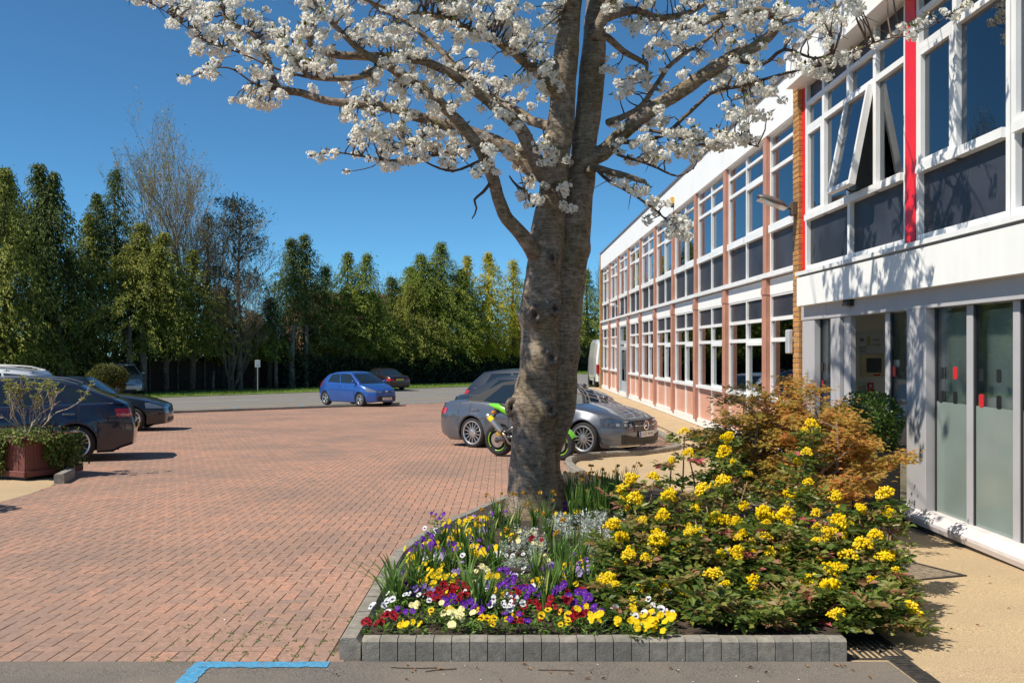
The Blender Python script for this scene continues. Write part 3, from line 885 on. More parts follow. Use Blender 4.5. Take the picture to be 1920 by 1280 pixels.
def glazed(px0, px1, frost=True, blinds=True, stick=()):
    y0, y1 = eY(px1)+.0, eY(px0)
    p = pane(ent, y0-.01, y1+.01, zS+.0, zH-.001, EG, DOORGLASS, 'glass_panel')
    zf = EYE-.52
    if frost:
        mb = MB(); mb.box(EG-.004, EG-.001, y0+.022, y1-.032, zS+.02, zf); wpart(mb, 'frosted_film', FROST, p)
    if blinds:
        k = 0; y = y0+.03
        while y < y1:
            mb = MB(); a = .5
            mb.add([(EG+.155, y, zS+.05),(EG+.10, y+.068, zS+.05),(EG+.10, y+.068, zH-.05),(EG+.155, y, zH-.05)], [(0,1,2,3)])
            mb.add([(EG+.158, y+.001, zS+.05),(EG+.103, y+.069, zS+.05),(EG+.103, y+.069, zH-.05),(EG+.158, y+.001, zH-.05)], [(3,2,1,0)])
            wpart(mb, 'blind_slat', BLIND, p); y += .085
    for (px, py, m) in stick:
        sticker(eY(px, EG), zpx(px, py), m, parent=p)
    mb = MB(); mb.box(EG-.012, EG+.02, y1-.03, y1, zS+.01, zH-.01); mb.box(EG-.012, EG+.02, y0, y0+.02, zS+.01, zH-.01); wpart(mb, 'gasket', BLACK, p)
    return p
glazed(1742,1803, stick=((1765,699,STB),(1792,699,STR),(1765,743,STB),(1792,745,STB)))
glazed(1814,1889, stick=((1841,703,STB),(1874,705,STB),(1841,751,STR),(1874,754,STB)))
g = glazed(1901,1960)
glazed(1660,1705, frost=False, blinds=False, stick=((1677.5,696,STR),(1700,697,STB)))
glazed(1530,1560, frost=False, blinds=False, stick=((1542,688,STB),(1556,689,STB),(1543,721,STR)))
for k in range(1,8):
    y1 = eY(1901)-.73*k-.1; y0 = eY(1901)-.73*(k+1)
    p = pane(ent, y0-.01, y1+.01, zS, zH-.001, EG, DOORGLASS, 'glass_panel'); mb = MB(); mb.box(EG-.004, EG-.001, y0, y1, zS+.02, EYE-.52); wpart(mb, 'frosted_film', FROST, p)
# lobby interior seen through the open door
SIGNW = mat('sign_paper', (.6,.57,.53), rough=.7, var=.05)
YW = 14.15                                   # end wall of the lobby, facing the door
def wx(px): return (px-941)/1850*YW
def wz(py): return EYE+(656-py)/1850*YW
def wallpiece(name, px0, px1, py0, py1, m, dy=.02, parent=ent):
    mb = MB(); mb.box(wx(px0), wx(px1), YW-dy, YW-.001, wz(py1), wz(py0)); return wpart(mb, name, m, parent)
n1_ = wallpiece('wall_notice', 1606, 1662, 622, 664, SIGNW)
LINEG = mat('print_grey', (.22,.2,.19), rough=.7); LINEO = mat('print_ochre', (.5,.4,.16), rough=.7)
for (q0,q1,q2,q3,mm) in ((1611,1619,634,640,LINEG),(1624,1631,630,648,LINEO),(1609,1624,650,651.5,LINEG),(1609,1624,653,654.5,LINEG),(1610,1622,657,659,LINEG),(1636,1648,636,638,LINEG),(1636,1650,645,646.5,LINEG)):
    wallpiece('printed_line', q0, q1, q2, q3, mm, .023, n1_)
hf_ = wallpiece('hatch_frame', 1613, 1655, 664.5, 706, mat('pale_wood', (.60,.46,.25), rough=.5), .05)
wallpiece('hatch_window', 1622, 1650, 671, 698, CARGLASS, .055, hf_)
wallpiece('hatch_sign', 1635, 1648, 701, 704, mat('sign_red', (.5,.02,.02), rough=.6), .053, hf_)
g_ = wallpiece('wall_sign', 1607, 1624, 716, 737, mat('sign_pale_green', (.45,.55,.42), rough=.6))
wallpiece('printed_line', 1609, 1622, 724, 726.5, mat('sign_red', (.5,.02,.02), rough=.6), .023, g_)
for q in (728.5, 732.5): wallpiece('printed_line', 1609, 1622, q, q+2.2, mat('sign_green', (.05,.22,.1), rough=.6), .023, g_)
f_ = wallpiece('wall_sign', 1626, 1637, 717, 728, mat('sign_red', (.5,.02,.02), rough=.6))
wallpiece('printed_mark', 1629, 1634, 720, 726, SIGNW, .023, f_)
f_ = wallpiece('wall_sign', 1626, 1639, 729.5, 740, mat('sign_red', (.5,.02,.02), rough=.6))
wallpiece('printed_mark', 1629, 1636, 734, 738, SIGNW, .023, f_)
wallpiece('card_reader', 1590, 1598, 692, 706, BLACK, .06)
mb = MB(); mb.bbox(E+1.2, E+1.6, 10.5, 11.0, -.12, .6); mb.bbox(E+1.1, E+1.7, 10.42, 11.05, .6, .66); wpart(mb, 'reception_desk', BLACK, ent)
# fittings on the front
s = empty('door_sensor', (E-.03, eY(1600), ze(.124)+.02)); tag(s, 'black motion sensor over the open entrance door', 'sensor')
mb = MB(); mb.bbox(-.07,0,-.11,.11,-.02,.07, b=.015); mb.build('casing', BLACK, s)
mb = MB(); mb.bbox(-.085,-.07,-.09,.09,-.02,.02, b=.004); mb.build('lens', mat('sensor_lens',(.12,.1,.08),rough=.2), s)
fl = empty('floodlight', (4.28, 14.42, EYE+2.06)); tag(fl, 'old metal floodlight jutting from the brick pier', 'floodlight')
mb = MB(); mb.bbox(-.06,.02,-.07,.07,-.1,.1, b=.01); mb.tube([(-.02,0,0),(-.14,0,.02)],.025,8); mb.build('bracket', mat('dark_bronze',(.09,.07,.05),rough=.5), fl)
mb = MB()
for i_, (t, w, h) in enumerate(((0,.05,.04),(.08,.10,.075),(.25,.12,.085),(.40,.10,.06),(.47,.05,.02))): pass
ring = []
for (t, w, h) in ((0,.04,.03),(.06,.095,.07),(.2,.125,.085),(.34,.12,.075),(.44,.08,.04),(.47,.03,.012)):
    ring.append([(-.12-t*.92, w*math.cos(q*math.pi/5), .02+t*.34+h*max(-.35,math.sin(q*math.pi/5))) for q in range(11)])
mb.grid(ring); o = mb.build('lamp_housing', mat('bronze_housing',(.10,.085,.075),rough=.35), fl, smooth=True); fix_normals(o)
mb = MB(); mb.bbox(-.56,-.14,-.11,.11,-.02,.0, b=.004)
o = mb.build('lamp_glass', mat('lamp_cover',(.5,.5,.48),rough=.1,metal=.4), fl); o.rotation_euler=(0,math.radians(20),0); o.location=(0,0,-.045)
nb = empty('notice_box', (4.27, 14.60, zpx(1486,640))); tag(nb, 'small pale notice box fixed to the brick pier beside the entrance', 'box')
mb = MB(); mb.bbox(-.045,.02,-.06,.12,-.18,.17,b=.01); mb.build('casing', mat('pale_metal',(.55,.57,.6),rough=.35,metal=.3), nb)
# ================================================================== VEHICLES
def interp(pts, x):
    if x <= pts[0][0]: return pts[0][1]
    for (a, ya), (b, yb) in zip(pts, pts[1:]):
        if x <= b:
            t = (x-a)/(b-a); t = t*t*(3-2*t) if False else t
            return ya+(yb-ya)*t
    return pts[-1][1]

def smooth_interp(pts):
    """Catmull-Rom through (x, y), monotone x"""
    xs = [p[0] for p in pts]; ys = [p[1] for p in pts]
    n = len(pts)
    ms = []
    for i in range(n):
        a = max(0, i-1); b = min(n-1, i+1)
        ms.append((ys[b]-ys[a])/(xs[b]-xs[a]))
    def f(x):
        if x <= xs[0]: return ys[0]
        if x >= xs[-1]: return ys[-1]
        for i in range(n-1):
            if x <= xs[i+1]:
                h = xs[i+1]-xs[i]; t = (x-xs[i])/h
                return ((2*t**3-3*t**2+1)*ys[i]+(t**3-2*t**2+t)*h*ms[i]+(-2*t**3+3*t**2)*ys[i+1]+(t**3-t**2)*h*ms[i+1])
    return f

def wheel_thing(car, cx, cy, r, w, side, spokes, rimr, alloy=ALLOY, dark=BLACK, twin=False):
    """wheel part with tyre and rim below it; side = +1 left"""
    prof = [(rimr, -w/2+.005),(rimr+.012, -w/2),(r-.03, -w/2+.0),(r-.008,-w/2+.02),(r,-w/2+.05),(r,w/2-.05),(r-.008,w/2-.02),(r-.03,w/2),(rimr+.012,w/2),(rimr,w/2-.005)]
    mb = MB(); mb.lathe(prof, (cx, cy, r), (0, side, 0), n=36)
    tyre = mb.build('wheel', RUBBER, car, smooth=True)
    # rim: lip, dark barrel, spokes, hub
    mb = MB()
    yo = w/2-.004
    mb.lathe([(rimr+.006, yo-.03),(rimr+.008, yo),(rimr-.004, yo+.004),(rimr-.022, yo-.004),(rimr-.026, yo-.03)], (cx, cy, r), (0, side, 0), n=36)
    hubr = .075
    for k in range(spokes):
        t0 = 2*math.pi*k/spokes+.2
        offs = (-.075,.075) if twin else (0,)
        for of in offs:
            t = t0+of
            tt = t0+of*2.2 if twin else t
            a = Vector((math.cos(t), 0, math.sin(t))); b = Vector((math.cos(tt), 0, math.sin(tt)))
            pr = Vector((-math.sin(t), 0, math.cos(t)))
            wi = .020 if spokes > 8 or twin else .038; wo = .012 if spokes > 8 or twin else .052
            p0 = a*(hubr*.7); p1 = b*(rimr-.012)
            y0, y1 = side*(yo-.012), side*(yo-.018); th = side*.025
            C = Vector((cx, cy, r))
            vs = []
            for (p, wd, y) in ((p0, wi, y0), (p1, wo, y1)):
                for s_ in (-1, 1):
                    vs.append(C+p+pr*wd*s_*.5+Vector((0, y, 0))); vs.append(C+p+pr*wd*s_*.75+Vector((0, y-th, 0)))
            mb.add(vs, [(0,2,6,4),(0,4,5,1),(2,3,7,6),(1,5,7,3)])
    mb.lathe([(0.001, yo-.004),(.03, yo-.004),(.034, yo-.012),(hubr, yo-.018),(hubr, yo-.05)], (cx, cy, r), (0, side, 0), n=20)
    fix_normals(mb.build('rim', alloy, tyre))
    mb = MB(); mb.lathe([(0.001, yo-.075),(rimr-.02, yo-.075),(rimr-.02, yo-.02)], (cx, cy, r), (0, side, 0), n=28)
    fix_normals(mb.build('brake_disc', dark, tyre))
    return tyre

def make_car(name, label, L, Wd, wb, fo, r, top, roof, ws, rs, paintm, plate=None, rearplate=None,
             pos=(0,0), head=(1,0), clear=.17, spokes=5, rimr=.21, twin=False, soft=None, wins=None, nose_top=.72, cf=.30, cr=.22, tail_top=None,
             wagon=False, lights='slim', chrome_belt=True, rails=False, grille='bar', emblem=None, wr=.70, cat='car', alloy=ALLOY, plate_scale=1.0, tailz=None, arch_gap=.035, headz=None):
    """car built from its side outline.
    top  : (x, z) bonnet / belt / boot line, x measured back from the nose
    roof : (x, z) greenhouse roof line between windscreen top and rear screen top
    ws   : (x at belt, x at roof) of the windscreen; rs the same for the rear screen"""
    root = empty(name, (0,0,0)); tag(root, label, cat)
    b = Wd/2
    topf = smooth_interp(top); rooff = smooth_interp(roof)
    xw = (fo, fo+wb); ra = r+arch_gap
    def zbot(x):
        z = clear
        for c in xw:
            d = abs(x-c)
            if d < ra: z = max(z, r+math.sqrt(max(0, ra*ra-d*d)))
        if x < .25: z = max(z, clear+(.25-x)*.12)
        if x > L-.3: z = max(z, clear+.03+(x-(L-.3))*.3)
        return z
    def xn(z):     # nose outline in side view
        t = (z-.42)
        return .0+(.55*t*t*1.4 if t > 0 else .35*t*t)
    def xt(z):
        t = (z-.50)
        return L-(.40*t*t if t > 0 else .45*t*t)
    def plan(x):
        f = 1.0
        if x < .95: f -= cf*(1-x/.95)**2.4
        if x > L-.8: f -= cr*((x-(L-.8))/.8)**2.4
        return f
    def W(x, z):
        zt = topf(x); t = (z-clear)/(zt-clear+1e-6)
        s = 1.0
        if t < .42: s -= .055*((.42-t)/.42)**1.6
        if t > .60: s -= .085*((t-.60)/.40)**2
        if .60 < t < .70: s += .006
        for c in xw:      # flared arches
            d = math.hypot(x-c, z-r)
            s += .018*math.exp(-((d-ra)/.07)**2) if z > r*.6 else 0
        return b*plan(x)*s
    # stations
    us = sorted(set([0,.01,.025,.05,.08,.12,.17,.23]+[.30+i*.05 for i in range(int((L-.6)/.05)+1)]+[L-.30,L-.22,L-.16,L-.11,L-.07,L-.04,L-.015,L]+
                    [c+ra*math.cos(k*math.pi/24) for c in xw for k in range(25)]))
    us = [u for u in us if 0 <= u <= L]
    NVs = 12
    def Xof(u, z): return xn(z)*(1-ss(0,1.1,u))+ (xt(z)-L)*ss(L-1.0,L,u) + u
    rows = []
    for u in us:
        zb = zbot(u); zt = topf(u); row = []
        row.append(Vector((Xof(u, zb), W(u, zb)-.10, zb)))
        for k in range(NVs+1):
            t = k/NVs; z = zb+(zt-zb)*t
            row.append(Vector((Xof(u, z), W(u, z), z)))
        wt = W(u, zt); cr_ = .035*plan(u)
        for q in (.06,.16,.32,.55,.8,1.0):
            row.append(Vector((Xof(u, zt), wt*(1-q), zt+.014+cr_*(1-(1-q)**2)*1.0+ (.012 if q > .1 else 0))))
        rows.append(row)
    def place(v): return Vector((L/2-v.x, v.y, v.z))
    mb = MB()
    for sgn in (1, -1):
        mb.grid([[place(Vector((p.x, p.y*sgn, p.z))) for p in row] for row in rows])
    # nose and tail faces
    def nose_pt(yf, z, out=0.0):
        w = W(0, z); bul = .075*(1-yf*yf)
        return Vector((xn(z)-bul*(1.0)-out, w*yf, z))
    def tail_pt(yf, z, out=0.0):
        w = W(L, z); bul = .05*(1-yf*yf)
        return Vector((xt(z)+bul+out, w*yf, z))
    for (fn, u) in ((nose_pt, 0), (tail_pt, L)):
        zb = zbot(u); zt = topf(u)
        P = [[place(fn(yf, zb+(zt-zb)*k/NVs)) for k in range(NVs+1)] for yf in [i/6-1 for i in range(13)]]
        mb.grid(P)
        zc = [[], []]
        for i in range(13):
            yf = i/6-1
            zc[0].append(place(fn(yf, zt))); 
            z2 = zt+.026+.035*plan(u)*(1-yf*yf)
            zc[1].append(place(Vector((Xof(u, zt), W(u, zt)*yf, z2))))
        mb.grid(zc)
    body = mb.build('body', paintm, root, smooth=True); fix_normals(body)
    # greenhouse
    zbelt = lambda x: topf(x)-.005
    xF = lambda v: ws[0]+(ws[1]-ws[0])*v
    xR = lambda v: rs[0]+(rs[1]-rs[0])*v
    def gpt(u, v, out=0.0):
        x = xF(v)+(xR(v)-xF(v))*u
        xr_ = xF(1)+(xR(1)-xF(1))*u
        z0 = zbelt(x); z1 = rooff(xr_)
        z = z0+(z1-z0)*v
        wbse = W(x, topf(x))-.012
        yy = wbse*(1-(1-wr)*(v**1.15))*(1-.03*abs(2*u-1)**3)
        return Vector((x, yy+out, z+out*.35))
    NU, NV = 28, 9
    def roofpt(u, q):
        e = gpt(u, 1.0); 
        return Vector((e.x, e.y*(1-q), e.z+.02+.03*(1-(1-q)**2)*(.4+.6*math.sin(math.pi*min(1,max(0,u*.9+.05))))))
    gm = paintm
    mb = MB()
    for sgn in (1,-1):
        mb.grid([[place(Vector((p.x, p.y*sgn, p.z))) for p in [gpt(i/NU, k/NV) for k in range(NV+1)]+[roofpt(i/NU, q) for q in (.05,.15,.35,.6,1.0)]] for i in range(NU+1)])
    def scr(u, yf, v, out=0.0):
        e = gpt(u, v); sg = -1 if u == 0 else 1
        vz = .02*0
        return Vector((e.x+sg*(.10*(1-yf*yf)+out), e.y*yf, e.z+vz+out*.4))
    def scr_top(u, yf):
        e = gpt(u, 1.0); sg = -1 if u == 0 else 1
        q = 1-abs(yf)
        rp = roofpt(u, q)
        return Vector((rp.x+sg*.10*(1-yf*yf)*.6, e.y*yf, rp.z))
    for u in (0, 1):
        P = [[place(scr(u, i/5-1, k/NV)) for k in range(NV+1)]+[place(scr_top(u, i/5-1))] for i in range(11)]
        mb.grid(P)
        # join to the roof edge
        mb.grid([[place(scr_top(u, i/5-1)) for i in range(11)], [place(Vector((roofpt(u, 1-abs(i/5-1)).x, gpt(u,1).y*(i/5-1), roofpt(u, 1-abs(i/5-1)).z))) for i in range(11)]])
    gh = mb.build('roof', soft or paintm, root, smooth=True); fix_normals(gh)
    # glass
    wins = wins or [(.06,.44),(.48,.80)]
    for (a, c) in wins:
        for sgn in (1, -1):
            mb = MB(); nu = 8
            P = []
            for i in range(nu+1):
                u = a+(c-a)*i/nu; row = []
                for k in range(6):
                    v = .06+.80*k/5
                    p = gpt(u, v, .006); row.append(place(Vector((p.x, p.y*sgn, p.z))))
                P.append(row)
            mb.grid(P); fix_normals(mb.build('side_window', CARGLASS, root, smooth=True))
    for u, nm in ((0, 'windscreen'), (1, 'rear_window')):
        mb = MB(); hi = .94 if u == 0 else .86; lo = .03 if u == 0 else (.30 if wagon else .10)
        mb.grid([[place(scr(u, yf, lo+(hi-lo)*k/6, .006)) for k in range(7)] for yf in [(-.9+1.8*i/10) for i in range(11)]])
        fix_normals(mb.build(nm, CARGLASS, root, smooth=True))
    if chrome_belt:
        for sgn in (1,-1):
            mb = MB(); pts = [gpt(.03+.92*i/24, .035, .008) for i in range(25)]
            mb.tube([place(Vector((p.x, p.y*sgn, p.z))) for p in pts], .007, 5)
            mb.build('belt_trim', CHROME, root)
    if rails:
        for sgn in (1,-1):
            pts = [Vector((roofpt(u_, .12).x, roofpt(u_, .12).y*sgn, roofpt(u_, .12).z+.045*min(1,6*u_,6*(1-u_)))) for u_ in [.03+.94*i/20 for i in range(21)]]
            mb = MB(); mb.tube([place(p) for p in pts], .018, 6); mb.build('roof_rail', STEEL, root)
    # side patch helper on the lower body
    def sidepatch(poly, m, nm, out=.004):
        for sgn in (1,-1):
            mb = MB()
            n = len(poly)
            vs = [place(Vector((Xof(x, z), (W(x, z)+out)*sgn, z))) for x, z in poly]
            cx_ = sum(p[0] for p in poly)/n; cz_ = sum(p[1] for p in poly)/n
            vs.append(place(Vector((Xof(cx_,cz_), (W(cx_,cz_)+out)*sgn, cz_))))
            mb.add(vs, [(i,(i+1)%n,n) for i in range(n)])
            fix_normals(mb.build(nm, m, root, smooth=True))
    def wrap(front, s0, s1, zf0, zf1, m, nm, out=.006, umax=.55, nu=14, both=True):
        """band wrapping the corner: s<1 on the face, s>1 along the flank; zf0/zf1 lower and upper edge as functions of s"""
        for sgn in ((1,-1) if both else (1,)):
            P = []
            for i in range(nu+1):
                s = s0+(s1-s0)*i/nu
                a, c = zf0(s), zf1(s); row = []
                for k in range(5):
                    z = a+(c-a)*k/4
                    if s <= 1:
                        p = nose_pt(s, z, out) if front else tail_pt(s, z, out)
                    else:
                        u = (s-1)*umax if front else L-(s-1)*umax
                        p = Vector((Xof(u, z), W(u, z)+out, z))
                        if s < 1.05: p.x += (-out if front else out)
                    row.append(place(Vector((p.x, p.y*sgn, p.z))))
                P.append(row)
            mb = MB(); mb.grid(P); fix_normals(mb.build(nm, m, root, smooth=True))
    hz0, hz1 = headz or (.60, .74)
    if lights == 'slim':
        wrap(True, .50, 1.75, lambda s: hz0+.02*(1.75-s)*0+.03*max(0,s-.9), lambda s: min(hz0+.05+(hz1-hz0)*min(1,(s-.5)*2.2+.35)*(1-.35*max(0,s-1.2)), topf(max(0,(s-1)*.55) if s > 1 else 0)+.0), LAMPDARK if emblem == 'star' else LAMPGLASS, 'headlight')
        if emblem == 'star':
            wrap(True, .58, 1.55, lambda s: hz0+.125+.03*(s-.58)-.02, lambda s: hz0+.14+.03*(s-.58)-.02, CHROME, 'lamp_strip', .010)
            for q in (.72,.92,1.14): wrap(True, q, q+.11, lambda s: hz0+.035+.02*max(0,s-.9), lambda s: hz0+.085+.03*max(0,s-.9), ALLOY, 'lamp_reflector', .010, nu=4)
    else:
        wrap(True, .55, 1.45, lambda s: hz0, lambda s: min(hz1, topf(max(0,(s-1)*.55) if s > 1 else 0)-.01), LAMPGLASS, 'headlight')
    tz0, tz1 = tailz or (.72, .86)
    wrap(False, .60, 1.45, lambda s: tz0+.03*max(0, s-1), lambda s: tz1, TAILRED, 'tail_light')
    # grille and intake
    def facepatch(fn, y0, y1, z0, z1, m, nm, out=.008, taper=0.0):
        mb = MB()
        mb.grid([[place(fn((y0+(y1-y0)*i/10)*(1-taper*(k/4)), z0+(z1-z0)*k/4, out)) for k in range(5)] for i in range(11)])
        return fix_normals(mb.build(nm, m, root, smooth=True))
    if grille == 'bar':
        facepatch(nose_pt, -.60, .60, .46, .665, BLACK, 'grille', .010, -.12)
        mb = MB()
        for k in range(19):
            yf = -.57+1.14*k/18
            for q in range(5):
                p = nose_pt(yf, .485+.035*q, .014); c_ = place(p); s_ = .006
                mb.add([c_+Vector((0,-s_,-s_)),c_+Vector((0,s_,-s_)),c_+Vector((0,s_,s_)),c_+Vector((0,-s_,s_))],[(0,1,2,3)])
        o = mb.build('grille_studs', STEEL, root); o['kind'] = 'stuff'
        for sg in (-1, 1):
            mb = MB(); mb.tube([place(nose_pt(sg*(.16+.42*i/5), .565, .018)) for i in range(6)], .012, 6); mb.build('grille_bar', CHROME, root)
        facepatch(nose_pt, -.70, .70, .215, .36, BLACK, 'lower_intake', .008, .12)
        wrap(True, .66, 1.12, lambda s: .225, lambda s: .36+.05*min(1,(s-.66)*3), BLACK, 'side_intake', .007)
        wrap(True, 0, 1.5, lambda s: .178, lambda s: .192, CHROME, 'splitter', .012, nu=20)
    elif grille == 'wide':
        facepatch(nose_pt, -.92, .92, .25, .46, BLACK, 'grille', .008, .12)
        facepatch(nose_pt, -.50, .50, .615, .635, BLACK, 'upper_grille', .006, 0)
    else:
        facepatch(nose_pt, -.42, .42, .50, .62, BLACK, 'grille', .008, 0); facepatch(nose_pt, -.6, .6, .24, .36, BLACK, 'lower_intake', .008, .1)
    if emblem == 'star':
        c_ = place(nose_pt(0, .565, .03)); R = .085
        mb = MB(); mb.tube([c_+Vector((0, R*math.cos(t), R*math.sin(t))) for t in [2*math.pi*i/24 for i in range(25)]], .011, 6, caps=False)
        for a in (90, 210, 330):
            d = Vector((0, math.cos(math.radians(a)), math.sin(math.radians(a)))); n_ = Vector((0, -d.z, d.y))
            mb.add([c_+d*R, c_+n_*.018, c_-n_*.018, c_+Vector((.012,0,0))], [(0,1,3),(0,3,2)])
        mb.build('star_emblem', CHROME, root)
    elif emblem == 'oval':
        c_ = place(nose_pt(0, .66, .012)); mb = MB(); pts = [c_+Vector((-.006*math.sin(t)*0, .075*math.cos(t), .03*math.sin(t))) for t in [2*math.pi*i/20 for i in range(20)]]
        mb.add(pts+[c_+Vector((.008,0,0))], [(i,(i+1)%20,20) for i in range(20)]); mb.build('oval_emblem', CHROME, root)
    def numplate(fn, z, txt, m, rot, band=None):
        c_ = place(fn(0, z, .022)); mb = MB(); mb.bbox(c_.x-.006, c_.x+.006, -.26, .26, z-.056, z+.056, b=.004)
        p = mb.build('number_plate', m, root)
        sx = 1 if rot else -1
        M = Matrix.Translation((c_.x+sx*.0075, 0.02*0, z)) @ Matrix.Rotation(math.radians(90*sx), 4, 'Z') @ Matrix.Rotation(math.radians(90), 4, 'X')
        text_mesh(txt, .092, PLATETXT, 'plate_text', p, M @ Matrix.Translation((.02 if band else 0,0,0)))
        if band:
            q = MB(); q.box(c_.x+sx*.0062-.0005, c_.x+sx*.0062+.0005, sx*-.255, sx*-.205, z-.052, z+.052) if sx < 0 else q.box(c_.x+.0062-.0005, c_.x+.0067, -.255, -.205, z-.052, z+.052)
            q.build('plate_band', mat('plate_blue', (.02,.08,.4), rough=.4), p)
    if plate: numplate(nose_pt, plate[1], plate[0], PLATEW, True, plate[2] if len(plate) > 2 else None)
    if rearplate: numplate(tail_pt, rearplate[1], rearplate[0], PLATEY, False)
    # shut lines, handles, sill, mirrors
    xs_d = [ws[0]+.28, ws[0]+.28+(1.12 if len(wins) > 1 else 1.35)]
    if len(wins) > 1: xs_d.append(min(rs[0]-.25, fo+wb+.05))
    for x in xs_d:
        for sgn in (1,-1):
            mb = MB(); A_ = []; B_ = []
            for k in range(9):
                z = max(zbot(x), clear+.1)+(topf(x)-.02-max(zbot(x), clear+.1))*k/8
                A_.append(place(Vector((x, (W(x,z)+.0025)*sgn, z)))); B_.append(place(Vector((x+.009, (W(x+.009,z)+.0025)*sgn, z))))
            mb.grid([A_, B_]); fix_normals(mb.build('door_gap', BLACK, root))
    for x in xs_d[1:]:
        for sgn in (1,-1):
            z = topf(x)-.16; mb = MB(); mb.bbox(-.1,.1,-.018,.018,-.014,.014,b=.008)
            o = mb.build('door_handle', paintm if not chrome_belt else CHROME, root); o.location = place(Vector((x-.16, (W(x-.16,z)+.008)*sgn, z)))
    for sgn in (1,-1):
        p = gpt(.06, .10, .0); c_ = place(Vector((p.x, p.y*sgn, p.z)))
        mb = MB(); mb.tube([c_, c_+Vector((0,.09*sgn,.03))], [.02,.02], 6)
        R_ = []
        for i in range(7):
            t = i/6; rr = .075*math.sin(math.pi*(.12+.76*t))**.6
            R_.append([c_+Vector((.05*math.cos(a)*1.2*rr/.075, sgn*(.06+.17*t), .05+.065*math.sin(a)*rr/.075)) for a in [2*math.pi*j/10 for j in range(11)]])
        mb.grid(R_); mb.add(R_[0][:10], [tuple(range(10))]); mb.add(R_[-1][:10], [tuple(range(10))])
        fix_normals(mb.build('mirror', paintm, root, smooth=True))
    # floor, wheel wells, wheels
    mb = MB(); mb.box(-L/2+.25, L/2-.3, -b+.28, b-.28, clear+.02, clear+.16)
    for c in xw:
        cc = L/2-c
        mb.box(cc-ra-.02, cc+ra+.02, -b+.27, b-.27, clear+.17, r+ra+.06)
    o = mb.build('underbody', BLACK, root)
    for c in xw:
        for sgn in (1,-1):
            cc = L/2-c
            mb = MB(); pr = [(ra+.004, 0), (ra+.004, .22)]
            pts = [[Vector((cc+(ra+.006)*math.cos(t), sgn*(b*plan(c)-.015-dy), r+(ra+.006)*math.sin(t))) for t in [-.25+ (math.pi+.5)*j/20 for j in range(21)]] for dy in (0,.25)]
            mb.grid(pts); mb.build('wheel_arch', BLACK, root)
            wheel_thing(root, cc, sgn*(b*plan(c)-.125+.0), r, .22, sgn, spokes, rimr, alloy, twin=twin)
    ang = math.atan2(head[1], head[0])
    zF = G(pos[0]+head[0]*wb/2, pos[1]+head[1]*wb/2); zR = G(pos[0]-head[0]*wb/2, pos[1]-head[1]*wb/2)
    root.location = (pos[0], pos[1], (zF+zR)/2+.004)
    root.rotation_euler = Matrix.Rotation(ang, 4, 'Z').to_3x3().to_4x4().to_euler()
    root.rotation_euler = (Matrix.Rotation(ang, 4, 'Z') @ Matrix.Rotation(-math.atan2(zF-zR, wb), 4, 'Y')).to_euler()
    return root

LAMPDARK = mat('lamp_dark_lens', (.05,.055,.065), rough=.05, coat=1.0, spec=.8, var=.3, scale=20)
P_GREY = paint('metallic_grey', (.12,.128,.15), rough=.32, metal=.5)
P_BLUE = paint('bright_blue', (.022,.085,.34), rough=.3, metal=.3)
P_NAVY = paint('deep_navy', (.012,.014,.032), rough=.25, metal=.25)
P_BLACK = paint('gloss_black', (.010,.010,.013), rough=.25, metal=.1)
P_SILVER = paint('silver', (.42,.44,.46), rough=.3, metal=.6)
P_PALE = paint('pale_silver', (.55,.57,.60), rough=.3, metal=.5)
P_DARK = paint('dark_slate', (.035,.038,.045), rough=.28, metal=.4)
P_MAROON = paint('dark_maroon', (.022,.012,.014), rough=.28, metal=.3)
SOFT = mat('soft_top_canvas', (.03,.03,.032), rough=.85, var=.15, scale=30)

SALOON_TOP = [(0,.66),(.12,.71),(.45,.80),(.9,.87),(1.35,.925),(1.9,.945),(2.8,.955),(3.6,.975),(4.2,.965),(4.55,.935),(4.69,.90)]
make_car('parked_car', 'grey soft top convertible parked behind the green motorbike', 4.69, 1.81, 2.84, .80, .325,
         SALOON_TOP, [(1.5,1.36),(2.2,1.41),(2.9,1.385),(3.35,1.30)], (1.22,2.02), (3.95,3.15), P_GREY,
         plate=('LC67 AUN', .40, True), pos=(.93,20.75), head=(.775,-.632), clear=.15, spokes=14, rimr=.245, soft=SOFT, wins=[(.05,.50),(.535,.80)], emblem='star', headz=(.53,.70), tailz=(.70,.83), cf=.33)
dirp = Vector((.50,.866))
HATCH_TOP = [(0,.68),(.12,.74),(.4,.84),(.8,.93),(1.05,.98),(1.6,.985),(2.4,1.0),(3.2,1.03),(3.7,1.03),(3.95,.98)]
make_car('parked_car', 'slate grey saloon parked just behind the soft top convertible', 4.6, 1.8, 2.75, .85, .32,
         [(0,.70),(.12,.75),(.5,.86),(.95,.93),(1.3,.97),(2.2,.985),(3.4,1.0),(4.1,1.0),(4.5,.97),(4.6,.93)], [(1.7,1.42),(2.4,1.47),(3.1,1.45),(3.5,1.38)], (1.15,2.0), (4.1,3.3), P_DARK,
         pos=(.95,24.5), head=(.775,-.632), grille='plain', cf=.32)
make_car('parked_car', 'dark slate estate with twin red tail lights parked beyond the convertible', 4.5, 1.84, 2.7, .88, .34,
         [(0,.78),(.12,.84),(.5,.95),(.9,1.02),(1.2,1.06),(2.2,1.07),(3.3,1.09),(4.1,1.09),(4.5,1.02)], [(1.6,1.55),(2.3,1.62),(3.3,1.60),(3.9,1.53)], (1.0,1.85), (4.3,3.8), P_DARK,
         pos=(1.05,28.3), head=(.80,-.60), grille='plain', wagon=True, rails=False, tailz=(.86,1.06))
